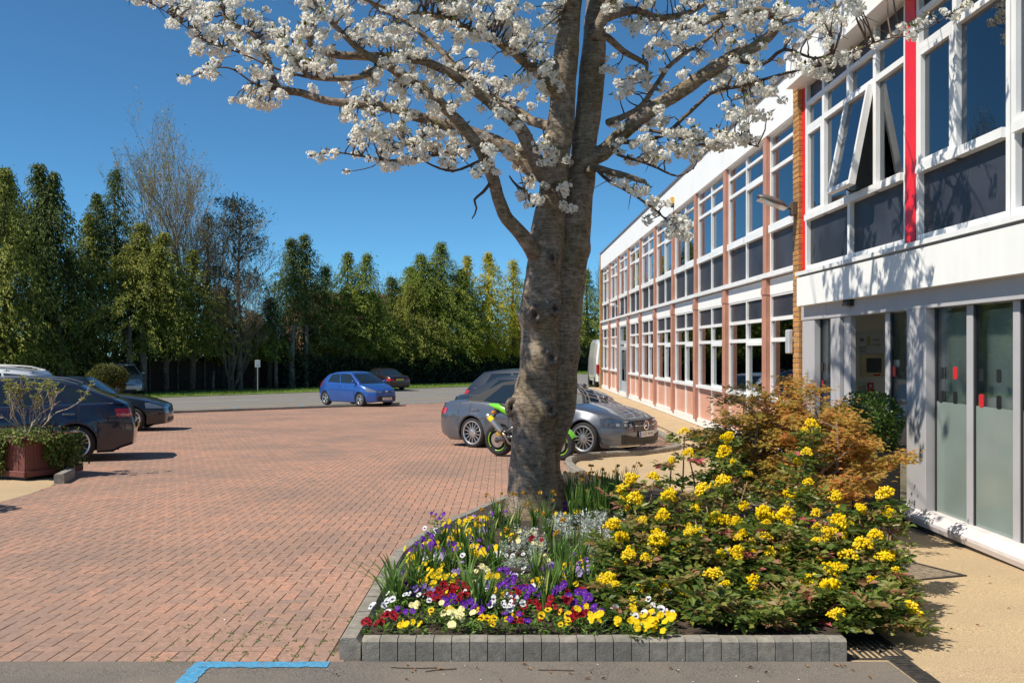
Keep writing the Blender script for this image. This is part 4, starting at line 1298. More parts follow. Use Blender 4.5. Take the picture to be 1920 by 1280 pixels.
make_car('parked_car', 'silver car with its bonnet toward the office wing, farthest of the angled row', 4.4, 1.8, 2.65, .85, .32,
         [(0,.72),(.12,.78),(.5,.90),(.9,.97),(1.2,1.0),(2.2,1.02),(3.3,1.04),(4.0,1.03),(4.4,.97)], [(1.6,1.43),(2.3,1.49),(3.2,1.46),(3.7,1.40)], (1.0,1.9), (4.1,3.6), P_PALE,
         pos=(1.5,32.4), head=(.80,-.60), grille='plain')

make_car('parked_car', 'bright blue hatchback on the road side of the low kerb', 3.95, 1.72, 2.49, .78, .305,
         HATCH_TOP, [(1.55,1.40),(2.1,1.475),(2.8,1.45),(3.35,1.36)], (.88,1.72), (3.72,3.4), P_BLUE,
         plate=('MF61 WHX', .345), pos=(-6.45,44.2), head=(.72,-.69), spokes=5, rimr=.20, grille='wide', emblem='oval', headz=(.62,.80), wagon=True, tailz=(.84,1.12), lights='slim', wins=[(.06,.46),(.49,.80)], chrome_belt=False, cf=.36)
make_car('parked_car', 'dark maroon saloon with yellow rear plate parked on the grass verge', 5.0, 1.8, 2.87, .9, .32,
         [(0,.62),(.12,.68),(.6,.80),(1.2,.87),(1.6,.90),(2.6,.91),(3.6,.91),(4.4,.90),(4.85,.86),(5.0,.80)], [(2.1,1.28),(2.7,1.33),(3.2,1.30),(3.5,1.25)], (1.55,2.3), (4.05,3.35), P_MAROON,
         rearplate=('P513 RDX', .68), pos=(-7.7,63.2), head=(-.55,.83), spokes=7, rimr=.2, grille='plain', tailz=(.60,.74), wins=[(.06,.46),(.50,.86)])
make_car('parked_car', 'navy estate car parked behind the wooden planter tub', 4.66, 1.84, 2.75, .95, .335,
         [(0,.68),(.12,.74),(.6,.88),(1.1,.95),(1.4,.97),(2.3,.98),(3.3,1.01),(4.1,1.04),(4.52,1.03),(4.66,.97)], [(1.75,1.38),(2.4,1.44),(3.3,1.41),(3.8,1.33)], (1.2,2.05), (4.5,3.75), P_NAVY,
         pos=(-9.2,18.05), head=(-.95,-.31), spokes=7, rimr=.245, twin=True, wagon=True, rails=True, tailz=(.80,.95), wins=[(.05,.40),(.43,.70),(.72,.94)], rearplate=('YD14 KFU', .62), cr=.26)
make_car('parked_car', 'black saloon nosing out behind the navy estate car', 4.6, 1.81, 2.81, .78, .335,
         [(0,.66),(.12,.71),(.5,.82),(1.0,.90),(1.5,.95),(2.3,.965),(3.4,.985),(4.1,.99),(4.45,.96),(4.6,.90)], [(1.75,1.37),(2.4,1.42),(3.1,1.39),(3.5,1.32)], (1.4,2.1), (4.0,3.3), P_BLACK,
         pos=(-11.45,26.9), head=(.985,.12), spokes=5, rimr=.22, grille='plain', cf=.33)
make_car('parked_car', 'silver estate with roof rails mostly hidden behind the navy estate', 4.6, 1.85, 2.7, .9, .35,
         [(0,.80),(.12,.86),(.5,.98),(.9,1.05),(1.2,1.09),(2.2,1.10),(3.3,1.12),(4.2,1.12),(4.6,1.05)], [(1.6,1.60),(2.3,1.67),(3.3,1.65),(4.0,1.58)], (1.0,1.85), (4.45,3.95), P_PALE,
         pos=(-12.1,22.2), head=(-.98,-.1), spokes=5, grille='plain', wagon=True, rails=True, wins=[(.05,.40),(.43,.70),(.72,.94)])
make_car('parked_car', 'dark blue saloon roof showing between two parked estates', 4.6, 1.8, 2.75, .85, .33,
         SALOON_TOP[:-2]+[(4.5,.94),(4.6,.90)], [(1.7,1.38),(2.4,1.44),(3.1,1.42),(3.5,1.34)], (1.3,2.05), (4.0,3.3), paint('mid_navy',(.03,.05,.11),metal=.4),
         pos=(-14.6,31.2), head=(.98,.1), grille='plain')
make_car('parked_car', 'silver off-roader facing the road beside the fence', 4.35, 1.82, 2.55, .85, .36,
         [(0,.86),(.12,.92),(.5,1.03),(.85,1.08),(1.1,1.12),(2.2,1.13),(3.3,1.14),(4.0,1.13),(4.35,1.05)], [(1.55,1.66),(2.2,1.73),(3.2,1.71),(3.8,1.64)], (.95,1.65), (4.2,3.85), P_SILVER,
         pos=(-21.5,56.0), head=(.50,-.866), spokes=5, grille='plain', wagon=True, rails=True, plate=('KX06 DZE', .52), headz=(.68,.86), clear=.25)
# white van past the end of the wing
van = empty('white_van', (5.6, 51.4, G(5.5,51)+.0)); tag(van, 'white panel van half hidden by the far end of the office wing', 'van')
mb = MB()
ring = []
for (y, zt, hw) in ((-2.6,2.15,.86),(-2.5,2.32,.93),(-1.5,2.4,.96),(1.0,2.4,.96),(1.7,2.25,.94),(2.3,1.35,.92),(2.75,1.05,.86),(2.85,.7,.8)):
    ring.append([(-hw*.97,y,.3),(-hw,y,.6),(-hw,y,zt*.62),(-hw*.9,y,zt*.93),(-hw*.8,y,zt),(hw*.8,y,zt),(hw*.9,y,zt*.93),(hw,y,zt*.62),(hw,y,.6),(hw*.97,y,.3)])
mb.grid(ring); mb.add(ring[0], [tuple(range(10))]); mb.add(ring[-1], [tuple(range(10))])
vb = mb.build('body', paint('van_white',(.72,.72,.70),rough=.35), van, smooth=False); fix_normals(vb)
mb = MB(); mb.box(-.78,-.1,-2.63,-2.6,1.3,1.95); mb.build('rear_window', CARGLASS, van)
mb = MB(); mb.box(.1,.78,-2.63,-2.6,1.3,1.95); mb.build('rear_window', CARGLASS, van)
for sx in (-1,1):
    mb = MB(); mb.box(sx*.86-.07,sx*.86+.07,-2.63,-2.55,.7,1.15); mb.build('tail_light', TAILRED, van)
    for y in (-1.6,1.7): wheel_thing(van, 0, 0, .34, .2, 1, 5, .2) if False else None
    for y in (-1.6,1.7):
        mb = MB(); mb.lathe([(.02,.11),(.2,.11),(.33,.1),(.34,.05),(.34,-.1),(.2,-.11)], (sx*.84,y,.34), (sx,0,0), n=24); mb.build('wheel', RUBBER, van, smooth=True)

# ------------------------------------------------------------------ motorbike
GREEN = paint('lime_green', (.16,.62,.012), rough=.3)
LIME = mat('lime_stripe', (.35,.75,.03), rough=.4)
GOLD = mat('gold_anodised', (.72,.48,.05), rough=.3, metal=.7)
bike = empty('motorbike', (0,0,0)); tag(bike, 'lime green sports motorbike with silver exhaust parked behind the cherry trunk', 'motorbike')
def bwheel(x, r, w, nm):
    prof = [(r-.11,-w*.42),(r-.06,-w*.5),(r-.025,-w*.42),(r-.006,-w*.25),(r,0),(r-.006,w*.25),(r-.025,w*.42),(r-.06,w*.5),(r-.11,w*.42)]
    mb = MB(); mb.lathe(prof, (x,0,r), (0,1,0), n=40); t = mb.build(nm, RUBBER, bike, smooth=True)
    mb = MB(); R = r-.11
    mb.lathe([(R+.004,-w*.4),(R-.02,-w*.4),(R-.03,-w*.1),(R-.03,w*.1),(R-.02,w*.4),(R+.004,w*.4)], (x,0,r), (0,1,0), n=40)
    for k in range(3):
        for dd in (-.16,.16):
            a = 2*math.pi*k/3+.4; p0 = Vector((x+.04*math.cos(a),0,r+.04*math.sin(a))); p1 = Vector((x+(R-.02)*math.cos(a+dd),0,r+(R-.02)*math.sin(a+dd)))
            mb.tube([p0,p1],[.022,.016],6)
    mb.lathe([(.001,-.07),(.05,-.07),(.05,.07),(.001,.07)], (x,0,r), (0,1,0), n=16)
    mb.build('rim', BLACK, t, smooth=False)
    for sy in (-1,1):
        for k in range(3):
            mb = MB(); mb.tube([(x+(R+.0)*math.cos(q),sy*(w*.41),r+(R+.0)*math.sin(q)) for q in [2*math.pi*k/3+.25+ (1.5)*i/16 for i in range(17)]], .007, 5); mb.build('rim_stripe', LIME, t)
    for sy in ((-1,1) if nm == 'front_wheel' else (-1,)):
        mb = MB(); mb.lathe([(.055,0),(.14,0),(.14,.006),(.055,.006)], (x,sy*.075,r), (0,1,0), n=28); mb.build('brake_disc', STEEL, t)
    return t
RW = .30; xr, xf = -.70, .70
bwheel(xr, .31, .19, 'rear_wheel'); bwheel(xf, .30, .125, 'front_wheel')
# the side seen from here is the right side (y < 0)
def bpart(name, m, fn, smooth=True, parent=bike):
    mb = MB(); fn(mb); o = mb.build(name, m, parent, smooth=smooth); return o
def loft(mb, secs, n=12):
    """secs: (x, y, z, half width, half height, tilt)"""
    R_ = []
    for (x, y, z, hw, hh) in secs:
        R_.append([(x, y+hw*math.cos(2*math.pi*j/n)*(abs(math.cos(2*math.pi*j/n))**-.25 if abs(math.cos(2*math.pi*j/n)) > .05 else 1), z+hh*math.sin(2*math.pi*j/n)) for j in range(n+1)])
    mb.grid(R_); mb.add(R_[0][:n], [tuple(range(n))[::-1]]); mb.add(R_[-1][:n], [tuple(range(n))])
bpart('swingarm', mat('swingarm_grey',(.12,.12,.13),rough=.35,metal=.6), lambda m: (m.tube([(-.05,-.11,.42),(-.4,-.125,.38),(xr,-.125,.31)],[.05,.045,.035],8), m.tube([(-.05,.11,.42),(-.4,.125,.38),(xr,.125,.31)],[.05,.045,.035],8)))
bpart('brake_caliper', GOLD, lambda m: m.bbox(xr+.03,xr+.13,-.13,-.08,.40,.47,b=.01), False)
bpart('axle_nut', STEEL, lambda m: m.cyl((xr,-.17,.31),(xr,.17,.31),.022,10), False)
bpart('muffler', STEEL, lambda m: m.lathe([(.02,0),(.045,.0),(.052,.03),(.056,.08),(.056,.40),(.048,.45),(.035,.455)], (-.48,-.20,.50), (-.62,-.02,.62), n=20))
bpart('muffler_badge', mat('badge_yellow',(.8,.62,.02),rough=.4), lambda m: m.lathe([(.0575,.28),(.0575,.38)], (-.48,-.20,.50), (-.62,-.02,.62), n=20))
bpart('exhaust_pipe', mat('titanium_pipe',(.45,.36,.27),rough=.3,metal=.9), lambda m: m.tube([(-.47,-.20,.49),(-.40,-.19,.40),(-.36,-.17,.30),(-.26,-.14,.24),(-.1,-.12,.20),(.2,-.1,.19),(.4,-.08,.26),(.44,-.06,.42)],.026,10))
bpart('engine', mat('engine_cast',(.18,.18,.19),rough=.4,metal=.7), lambda m: (m.bbox(-.22,.26,-.19,.19,.24,.52,b=.05), m.cyl((-.08,-.23,.36),(-.08,.23,.36),.10,20), m.cyl((.12,-.21,.40),(.12,.21,.40),.08,20)), False)
bpart('clutch_cover', STEEL, lambda m: m.lathe([(.001,.0),(.06,.0),(.085,-.02)], (-.08,-.235,.36), (0,-1,0), n=20), True)
bpart('frame', mat('frame_black',(.03,.03,.03),rough=.3,metal=.5), lambda m: (m.tube([(-.12,-.14,.46),(.05,-.18,.62),(.45,-.1,.86)],[.05,.055,.05],8), m.tube([(-.12,.14,.46),(.05,.18,.62),(.45,.1,.86)],[.05,.055,.05],8), m.tube([(-.1,-.1,.62),(-.45,-.08,.82),(-.72,-.06,.90)],.022,6), m.tube([(-.1,.1,.62),(-.45,.08,.82),(-.72,.06,.90)],.022,6)))
bpart('footrest', STEEL, lambda m: (m.tube([(-.2,-.16,.62),(-.38,-.19,.52),(-.22,-.16,.50)],.011,6), m.cyl((-.38,-.18,.52),(-.38,-.26,.52),.014,8), m.tube([(-.2,.16,.62),(-.38,.19,.52),(-.22,.16,.50)],.011,6)))
bpart('tail_cowl', GREEN, lambda m: loft(m, [(-.90,0,.985,.02,.012),(-.80,0,.965,.075,.04),(-.62,0,.93,.10,.07),(-.45,0,.87,.12,.10),(-.30,0,.80,.12,.08),(-.22,0,.74,.10,.04)]))
bpart('seat_pad', BLACK, lambda m: loft(m, [(-.62,0,1.0,.06,.015),(-.5,0,.985,.10,.04),(-.40,0,.93,.11,.05),(-.2,0,.85,.12,.05),(.02,0,.84,.11,.04),(.08,0,.86,.07,.02)]))
bpart('fuel_tank', GREEN, lambda m: loft(m, [(.0,0,.84,.08,.05),(.08,0,.90,.15,.11),(.22,0,.95,.17,.13),(.36,0,.96,.15,.11),(.46,0,.93,.09,.06)]))
bpart('fairing', GREEN, lambda m: loft(m, [(.10,0,.42,.17,.10),(.22,0,.52,.205,.22),(.36,0,.62,.21,.30),(.52,0,.74,.18,.26),(.64,0,.86,.14,.17),(.78,0,.93,.10,.08),(.86,0,.92,.04,.03)]))
bpart('fairing_panel', BLACK, lambda m: loft(m, [(.15,0,.40,.208,.05),(.28,0,.46,.216,.10),(.40,0,.52,.218,.10),(.5,0,.60,.200,.05)]))
bpart('windshield', CARGLASS, lambda m: loft(m, [(.78,0,.99,.10,.02),(.66,0,1.06,.12,.05),(.54,0,1.13,.10,.02)]))
bpart('fork', GOLD, lambda m: (m.tube([(xf,-.095,.30),(.50,-.095,.92)],[.028,.025],10), m.tube([(xf,.095,.30),(.50,.095,.92)],[.028,.025],10)))
bpart('front_mudguard', GREEN, lambda m: m.grid([[(xf+(.335)*math.cos(a), y, .30+(.335)*math.sin(a)+(.0-abs(y)*.25)) for y in (-.085,-.06,0,.06,.085)] for a in [math.radians(25+115*i/14) for i in range(15)]]))
bpart('indicator', mat('amber_lens',(.8,.22,.02),rough=.2), lambda m: (m.bbox(-.72,-.65,-.20,-.13,.83,.88,b=.015)), False)
bpart('indicator', mat('amber_lens',(.8,.22,.02),rough=.2), lambda m: (m.bbox(-.72,-.65,.13,.20,.83,.88,b=.015)), False)
bpart('plate_hanger', BLACK, lambda m: (m.tube([(-.60,0,.86),(-.76,0,.80),(-.86,0,.66)],.02,6), m.tube([(-.68,-.17,.855),(-.66,.17,.855)],.012,6)), False)
bpart('handlebar', BLACK, lambda m: (m.tube([(.48,-.08,.93),(.42,-.32,.90)],.016,8), m.tube([(.48,.08,.93),(.42,.32,.90)],.016,8)))
bpart('mirror', BLACK, lambda m: (m.tube([(.62,-.1,1.02),(.58,-.3,1.14)],.009,6), m.bbox(.55,.60,-.38,-.24,1.10,1.17,b=.02), m.tube([(.62,.1,1.02),(.58,.3,1.14)],.009,6), m.bbox(.55,.60,.24,.38,1.10,1.17,b=.02)), False)
bh = Vector((.80,-.60)).normalized()
bike.location = (.53, 18.42, G(.53,18.42)+.003)
bike.rotation_euler = (math.radians(5), 0, math.atan2(bh.y, bh.x))
# ================================================================== FLOWER BED GROUND AND CHERRY TREE
def soil_z(x, y):
    return G(x, y)+.085+.03*ss(5.7,7.5,y)+.012*mnoise.noise((x*3,y*3,0))
bed = poly_sheet('flower_bed_soil', BED, 0.0, SOIL, step=.16, zf=soil_z)
bk = empty('bed_kerb', (0,0,0)); tag(bk, 'row of small grey concrete blocks edging the flower bed', 'kerb')
kerb_run([(-0.80+.0, 5.685),(1.97,5.685)][::-1], .115, .125, .1026, 'kerb_block', bk, bevel=.025)
# left run turning in behind the tree
kerb_run([(-0.87,5.65),(-0.87,7.2),(-0.865,8.3),(-0.74,9.2),(-0.48,10.2),(-0.11,11.4),(0.29,12.7),(0.68,14.0),(1.0,14.85)], .12, .125, .205, 'kerb_block', bk, bevel=.025)
# crumbs on the soil
mb = MB()
for k in range(900):
    x = random.uniform(-.75,1.9); y = 5.76+abs(random.gauss(0,.5)); s_ = random.uniform(.004,.016); z = soil_z(x,y)
    a = random.random()*6.28; c_, d_ = math.cos(a)*s_, math.sin(a)*s_
    mb.add([(x+c_,y+d_,z-.004),(x-d_,y+c_,z-.004),(x-c_,y-d_,z-.004),(x+d_,y-c_,z-.004),(x,y,z+s_*.8)],[(0,1,4),(1,2,4),(2,3,4),(3,0,4)], rnd=random.random())
tag(mb.build('soil_crumbs', SOIL), 'loose crumbs of dark soil in the flower bed', 'soil', kind='stuff')

BARK = None
def make_bark():
    m, nt, out = nodes_of('cherry_bark'); N = nt.nodes.new; Lk = nt.links.new
    geo = N('ShaderNodeNewGeometry')
    mp = N('ShaderNodeMapping'); mp.inputs['Scale'].default_value = (5, 5, 30); Lk(geo.outputs['Position'], mp.inputs[0])
    n1 = N('ShaderNodeTexNoise'); n1.inputs['Scale'].default_value = 1.6; n1.inputs['Detail'].default_value = 7; n1.inputs['Roughness'].default_value = .62; n1.inputs['Distortion'].default_value = 1.2
    Lk(mp.outputs[0], n1.inputs['Vector'])
    n2 = N('ShaderNodeTexNoise'); n2.inputs['Scale'].default_value = 3.2; n2.inputs['Detail'].default_value = 5; Lk(geo.outputs['Position'], n2.inputs['Vector'])
    n3 = N('ShaderNodeTexNoise'); n3.inputs['Scale'].default_value = 16; n3.inputs['Detail'].default_value = 8; n3.inputs['Roughness'].default_value = .7; Lk(geo.outputs['Position'], n3.inputs['Vector'])
    vo = N('ShaderNodeTexVoronoi'); vo.feature = 'DISTANCE_TO_EDGE'; vo.inputs['Scale'].default_value = 5.0
    mp2 = N('ShaderNodeMapping'); mp2.inputs['Scale'].default_value = (3.2, 3.2, 1.1); Lk(geo.outputs['Position'], mp2.inputs[0]); 
    wob = N('ShaderNodeMix'); wob.data_type = 'VECTOR'; wob.inputs[0].default_value = .12; Lk(mp2.outputs[0], wob.inputs[4]); Lk(n3.outputs['Color'], wob.inputs[5]); Lk(wob.outputs[1], vo.inputs['Vector'])
    crk = ramp(nt, [(0.0,(.35,.35,.35)),(.035,(1,1,1))]); Lk(vo.outputs['Distance'], crk.inputs[0])
    av = N('ShaderNodeMix'); av.data_type = 'FLOAT'; av.inputs[0].default_value = .45; Lk(n1.outputs['Fac'], av.inputs[2]); Lk(n3.outputs['Fac'], av.inputs[3])
    r1 = ramp(nt, [(.32,(.042,.029,.02)),(.43,(.142,.104,.074)),(.51,(.255,.197,.148)),(.59,(.365,.29,.225)),(.70,(.56,.475,.39))]); Lk(av.outputs[0], r1.inputs[0])
    r2 = ramp(nt, [(.42,(1,1,1)),(.70,(.66,.62,.36))]); Lk(n2.outputs['Fac'], r2.inputs[0])
    mx = N('ShaderNodeMix'); mx.data_type = 'RGBA'; mx.blend_type = 'MULTIPLY'; mx.inputs[0].default_value = .9
    Lk(r1.outputs[0], mx.inputs[6]); Lk(r2.outputs[0], mx.inputs[7])
    b = N('ShaderNodeBsdfPrincipled'); b.inputs['Roughness'].default_value = .62; b.inputs['Specular IOR Level'].default_value = .35
    mc_ = N('ShaderNodeMix'); mc_.data_type = 'RGBA'; mc_.blend_type = 'MULTIPLY'; mc_.inputs[0].default_value = .55
    Lk(mx.outputs[2], mc_.inputs[6]); Lk(crk.outputs[0], mc_.inputs[7]); Lk(mc_.outputs[2], b.inputs['Base Color'])
    bp = N('ShaderNodeBump'); bp.inputs['Strength'].default_value = 1.0; bp.inputs['Distance'].default_value = .022
    Lk(av.outputs[0], bp.inputs['Height']); Lk(bp.outputs[0], b.inputs['Normal']); Lk(b.outputs[0], out.inputs[0])
    return m
BARK = make_bark()
TWIG = mat('twig_bark', (.085,.055,.04), rough=.7, var=.25, scale=14, bump=.3, bscale=60)
KNOT = mat('knot_bark', (.13,.094,.066), rough=.75, var=.4, scale=30, bump=1.0, bscale=45)

D0 = 10.45
cherry = empty('cherry_tree', (0.36, D0, soil_z(.36,D0))); tag(cherry, 'old double trunked cherry tree in white blossom rising from the flower bed', 'tree')
CO = Vector(cherry.location)
def at_c(v): return Vector(v)-CO

def gnarled(path, n=28, step=.04, knots=(), amp=.024, ribs=0.0, seed=0):
    """path of (centre, radius) -> dense trunk surface with lumps"""
    P = [(Vector(p), r) for p, r in path]
    pts = []; 
    for (a, ra), (b, rb) in zip(P, P[1:]):
        k = max(1, int((b-a).length/step))
        for i in range(k): pts.append((a.lerp(b, i/k), ra+(rb-ra)*i/k))
    pts.append(P[-1])
    for _ in range(6):   # ease the corners
        q = pts[:]
        for i in range(1, len(pts)-1): q[i] = ((pts[i-1][0]+pts[i][0]*2+pts[i+1][0])/4, (pts[i-1][1]+pts[i][1]*2+pts[i+1][1])/4)
        pts = q
    rows = []
    for i, (c, r_) in enumerate(pts):
        a = pts[max(0,i-1)][0]; b = pts[min(len(pts)-1,i+1)][0]
        t = (b-a).normalized(); nx = t.cross(Vector((0,1,0))).normalized(); ny = t.cross(nx)
        row = []
        for j in range(n):
            an = 2*math.pi*j/n
            d = nx*math.cos(an)+ny*math.sin(an)
            p0 = c+d*r_
            rr = r_+amp*(mnoise.noise((p0.x*5+seed, p0.y*5, p0.z*2.4))*1.0+.5*mnoise.noise((p0.x*13, p0.y*13+seed, p0.z*6)))
            hgt = c.z-CO.z
            if ribs and hgt < .8:
                rr += ribs*max(0, 1-hgt/.8)**1.6*(.5+.5*math.cos(an*5+seed+hgt*1.5))
            p = c+d*rr
            for (kp, kr, kh) in knots:
                q = (p-kp).length
                if q < kr*2: p = p+d*kh*math.exp(-(q/kr)**2*1.6)-d*(kh*1.25*math.exp(-((p-kp).length/(kr*.35))**2) if kh > .05 else 0)
            row.append(p-CO)
        rows.append(row+[row[0]])
    return rows

k = D0/1850
def tp(px, py, d): return spot(px, py, d)
A_path = [(tp(1006,1012,D0),.40),(tp(1006,985,D0),.345),(tp(1004,955,D0),.285),(tp(1002,925,D0),.258),(tp(1001,880,D0),.235),(tp(1001,820,D0),.232),(tp(1003,755,D0),.232),(tp(1010,700,D0),.218),(tp(1014,640,D0),.208),(tp(1016,567,D0),.21),(tp(1021,474,D0),.188),(tp(1033,390,D0),.158),(tp(1044,300,D0),.142),(tp(1054,200,D0),.135),(tp(1061,108,D0),.128),(tp(1070,0,D0),.11),(tp(1072,-120,D0),.07),(tp(1066,-260,D0+.2),.05),(tp(1080,-420,D0+.3),.025)]
DB = D0+.16
B_path = [(tp(1040,1012,DB),.36),(tp(1034,975,DB),.29),(tp(1022,935,DB),.235),(tp(1013,895,DB),.212),(tp(1014,850,DB),.205),(tp(1032,800,DB),.208),(tp(1042,755,DB),.212),(tp(1050,660,DB),.216),(tp(1054,567,DB),.214),(tp(1068,474,DB),.208),(tp(1083,385,DB),.162),(tp(1094,300,DB),.145),(tp(1104,200,DB),.138),(tp(1112,108,DB),.128),(tp(1118,0,DB+.1),.112),(tp(1128,-120,DB+.2),.085),(tp(1150,-280,DB+.3),.055),(tp(1140,-430,DB+.4),.03)]
front = D0-.2
knA = [(tp(1003,592,front),.12,.10),(tp(1040,580,front),.11,.12),(tp(1034,672,front),.12,.11),(tp(1032,770,front),.11,.11),(tp(962,765,D0-.06),.13,.10),(tp(1035,486,front+.03),.10,.09),(tp(978,590,D0-.02),.12,.05),(tp(1012,665,front),.10,.05),(tp(985,830,D0-.1),.14,.03),(tp(1000,700,front),.16,.03)]
knB = [(tp(1106,470,DB),.10,.04),(tp(1085,660,DB-.05),.09,.03)]
for (pth, kn, ribs, sd) in ((A_path, knA, .055, 0.0), (B_path, knB, .05, 3.3)):
    mb = MB(); mb.grid(gnarled(pth, knots=kn, ribs=ribs, seed=sd, n=44, step=.03)); mb.build('trunk', BARK, cherry, smooth=True)
# calloused branch scars
for (kp, kr, kh) in knA[:6]:
    mb = MB(); c_ = kp-CO; nrm = Vector((0,-1,.15)).normalized()
    if kh <= .06: nrm = Vector((-.9,-.4,.1)).normalized()
    rows = []
    for i in range(5):
        rr = kr*(.72-.15*i)
        rows.append([c_+nrm*(.062+.026*math.sin(i*.8)-(.03 if i == 4 else 0))+Vector((rr*math.cos(t)*(1-abs(nrm.x)*.5), .3*rr*math.cos(t)*nrm.x*-1, rr*1.25*math.sin(t)))*(1+.14*mnoise.noise((i*3.1+kp.x*9, t*1.3, kp.z*5))) for t in [2*math.pi*j/16 for j in range(17)]])
    mb.grid(rows); mb.add(rows[-1][:16], [tuple(range(16))])
    mb.build('branch_scar', KNOT, cherry, smooth=True)

# main limbs traced from the photograph, (px, py, distance) and radius
LIMBS = [
 [(1003,478,10.3,.085),(984,447,10.2,.08),(945,400,10.05,.068),(925,336,9.9,.064),(909,297,9.85,.062),(881,253,9.75,.058),(826,194,9.6,.052),(766,150,9.5,.048),(721,119,9.4,.044),(680,100,9.3,.036),(640,60,9.2,.026),(600,20,9.1,.02),(560,-30,9.0,.012)],
 [(721,119,9.4,.036),(690,138,9.35,.033),(656,146,9.3,.03),(584,146,9.2,.022),(560,120,9.15,.014),(530,80,9.1,.008)],
 [(1040,330,10.5,.10),(996,318,10.55,.092),(964,285,10.6,.084),(913,261,10.65,.074),(854,238,10.7,.066),(774,216,10.75,.058),(731,202,10.8,.052),(620,190,10.85,.045),(565,174,10.9,.04),(517,162,10.9,.052),(501,111,10.95,.036),(474,63,11.0,.03),(426,40,11.0,.024),(418,0,11.0,.018),(400,-60,11.1,.01)],
 [(1035,345,10.2,.095),(1011,316,10.1,.085),(990,266,10.0,.075),(965,230,9.95,.066),(929,201,9.9,.058),(890,172,9.9,.05),(830,130,9.85,.044),(760,108,9.8,.046),(715,107,9.8,.044),(636,103,9.7,.04),(584,87,9.7,.03),(584,59,9.7,.022),(600,0,9.7,.012)],
 [(1050,240,10.5,.06),(1004,230,10.8,.054),(965,205,11.0,.05),(936,190,11.2,.046),(880,150,11.4,.04),(820,90,11.6,.034),(760,40,11.7,.026),(700,10,11.8,.02),(640,-60,11.9,.012)],
 [(1056,190,10.4,.05),(1010,140,10.0,.045),(950,90,9.5,.04),(890,60,9.2,.034),(820,30,8.9,.026),(740,20,8.6,.018),(660,-10,8.4,.01)],
 [(1100,300,10.6,.10),(1130,287,10.55,.09),(1151,266,10.5,.085),(1198,223,10.4,.08),(1259,183,10.3,.078),(1313,147,10.2,.074),(1367,111,10.1,.068),(1414,90,10.05,.06),(1450,61,10.0,.052),(1457,43,10.0,.05),(1439,25,9.98,.046),(1403,22,9.95,.04),(1350,30,9.9,.034),(1295,50,9.85,.026),(1250,40,9.8,.014)],
 [(1112,72,10.5,.07),(1144,7,10.4,.06),(1165,-60,10.3,.05),(1200,-140,10.2,.04),(1250,-220,10.1,.025)],
 [(1113,100,10.6,.05),(1133,68,10.8,.045),(1173,100,11.0,.034),(1212,122,11.1,.028),(1210,135,11.1,.012),(1218,160,11.1,.009),(1216,190,11.1,.005)],
 [(1100,320,10.5,.045),(1123,316,10.3,.04),(1150,325,10.2,.035),(1173,330,10.1,.032),(1209,341,10.0,.026)],
 [(1120,318,10.3,.02),(1148,345,10.1,.016),(1170,355,10.0,.014),(1212,381,9.8,.012),(1259,424,9.6,.007)],
 [(1151,266,10.5,.03),(1240,255,10.3,.02),(1331,176,10.1,.02),(1375,165,10.0,.018),(1421,154,9.9,.016),(1475,137,9.8,.013),(1557,118,9.6,.01),(1640,80,9.4,.007),(1720,62,9.2,.005),(1800,15,9.0,.004)],
 [(1367,111,10.1,.03),(1430,120,10.0,.02),(1471,93,9.9,.018),(1529,111,9.8,.012),(1560,100,9.7,.008)],
 [(1180,240,10.4,.022),(1250,250,10.2,.018),(1310,270,10.1,.015),(1370,262,10.0,.012),(1420,275,9.9,.007)],
 [(1160,290,10.4,.018),(1220,310,10.2,.014),(1270,330,10.1,.011),(1300,315,10.0,.007)],
 [(1140,230,10.6,.04),(1200,200,10.9,.03),(1260,120,11.2,.026),(1330,70,11.5,.02),(1420,0,11.7,.014),(1500,-40,11.8,.008)],
 [(1125,40,10.6,.05),(1190,20,10.9,.045),(1240,35,11.1,.04),(1300,20,11.2,.03),(1380,-30,11.3,.02)],
 [(925,336,9.9,.022),(905,360,9.85,.016),(890,375,9.8,.014),(893,390,9.8,.010),(885,410,9.8,.006)],
 [(1000,385,10.4,.024),(985,360,10.1,.02),(970,350,9.9,.014),(955,330,9.8,.008)],
 [(913,261,10.65,.022),(860,282,10.6,.017),(755,300,10.5,.013),(679,293,10.4,.010),(632,287,10.3,.008),(583,292,10.2,.004)],
 [(560,172,10.9,.018),(485,160,10.85,.013),(426,127,10.8,.009),(375,138,10.7,.004)],
 [(830,235,10.7,.02),(780,262,10.7,.015),(735,285,10.7,.011),(700,312,10.7,.006),(655,322,10.6,.004)],
 [(584,146,9.2,.014),(520,130,9.2,.011),(450,100,9.2,.008),(380,75,9.1,.006),(300,15,9.0,.004),(245,-5,9.0,.003)],
 [(909,297,9.85,.018),(850,320,9.8,.013),(800,305,9.7,.009),(770,280,9.7,.005)],
 # limbs above the frame
 [(1066,-30,10.4,.06),(960,-120,10.0,.05),(850,-200,9.6,.04),(720,-260,9.3,.025),(600,-290,9.1,.012)],
 [(1070,-100,10.5,.05),(1000,-220,11.0,.04),(900,-330,11.4,.03),(800,-400,11.7,.015)],
 [(1130,-130,10.7,.05),(1220,-230,11.2,.04),(1330,-300,11.5,.03),(1430,-340,11.7,.015)],
 [(1120,-20,10.6,.05),(1210,-90,10.0,.045),(1330,-130,9.4,.036),(1450,-160,9.0,.026),(1560,-180,8.7,.012)],
 [(1062,20,10.4,.05),(1060,-80,9.8,.042),(1090,-180,9.2,.032),(1130,-270,8.8,.016)],
]
branch_pts = []
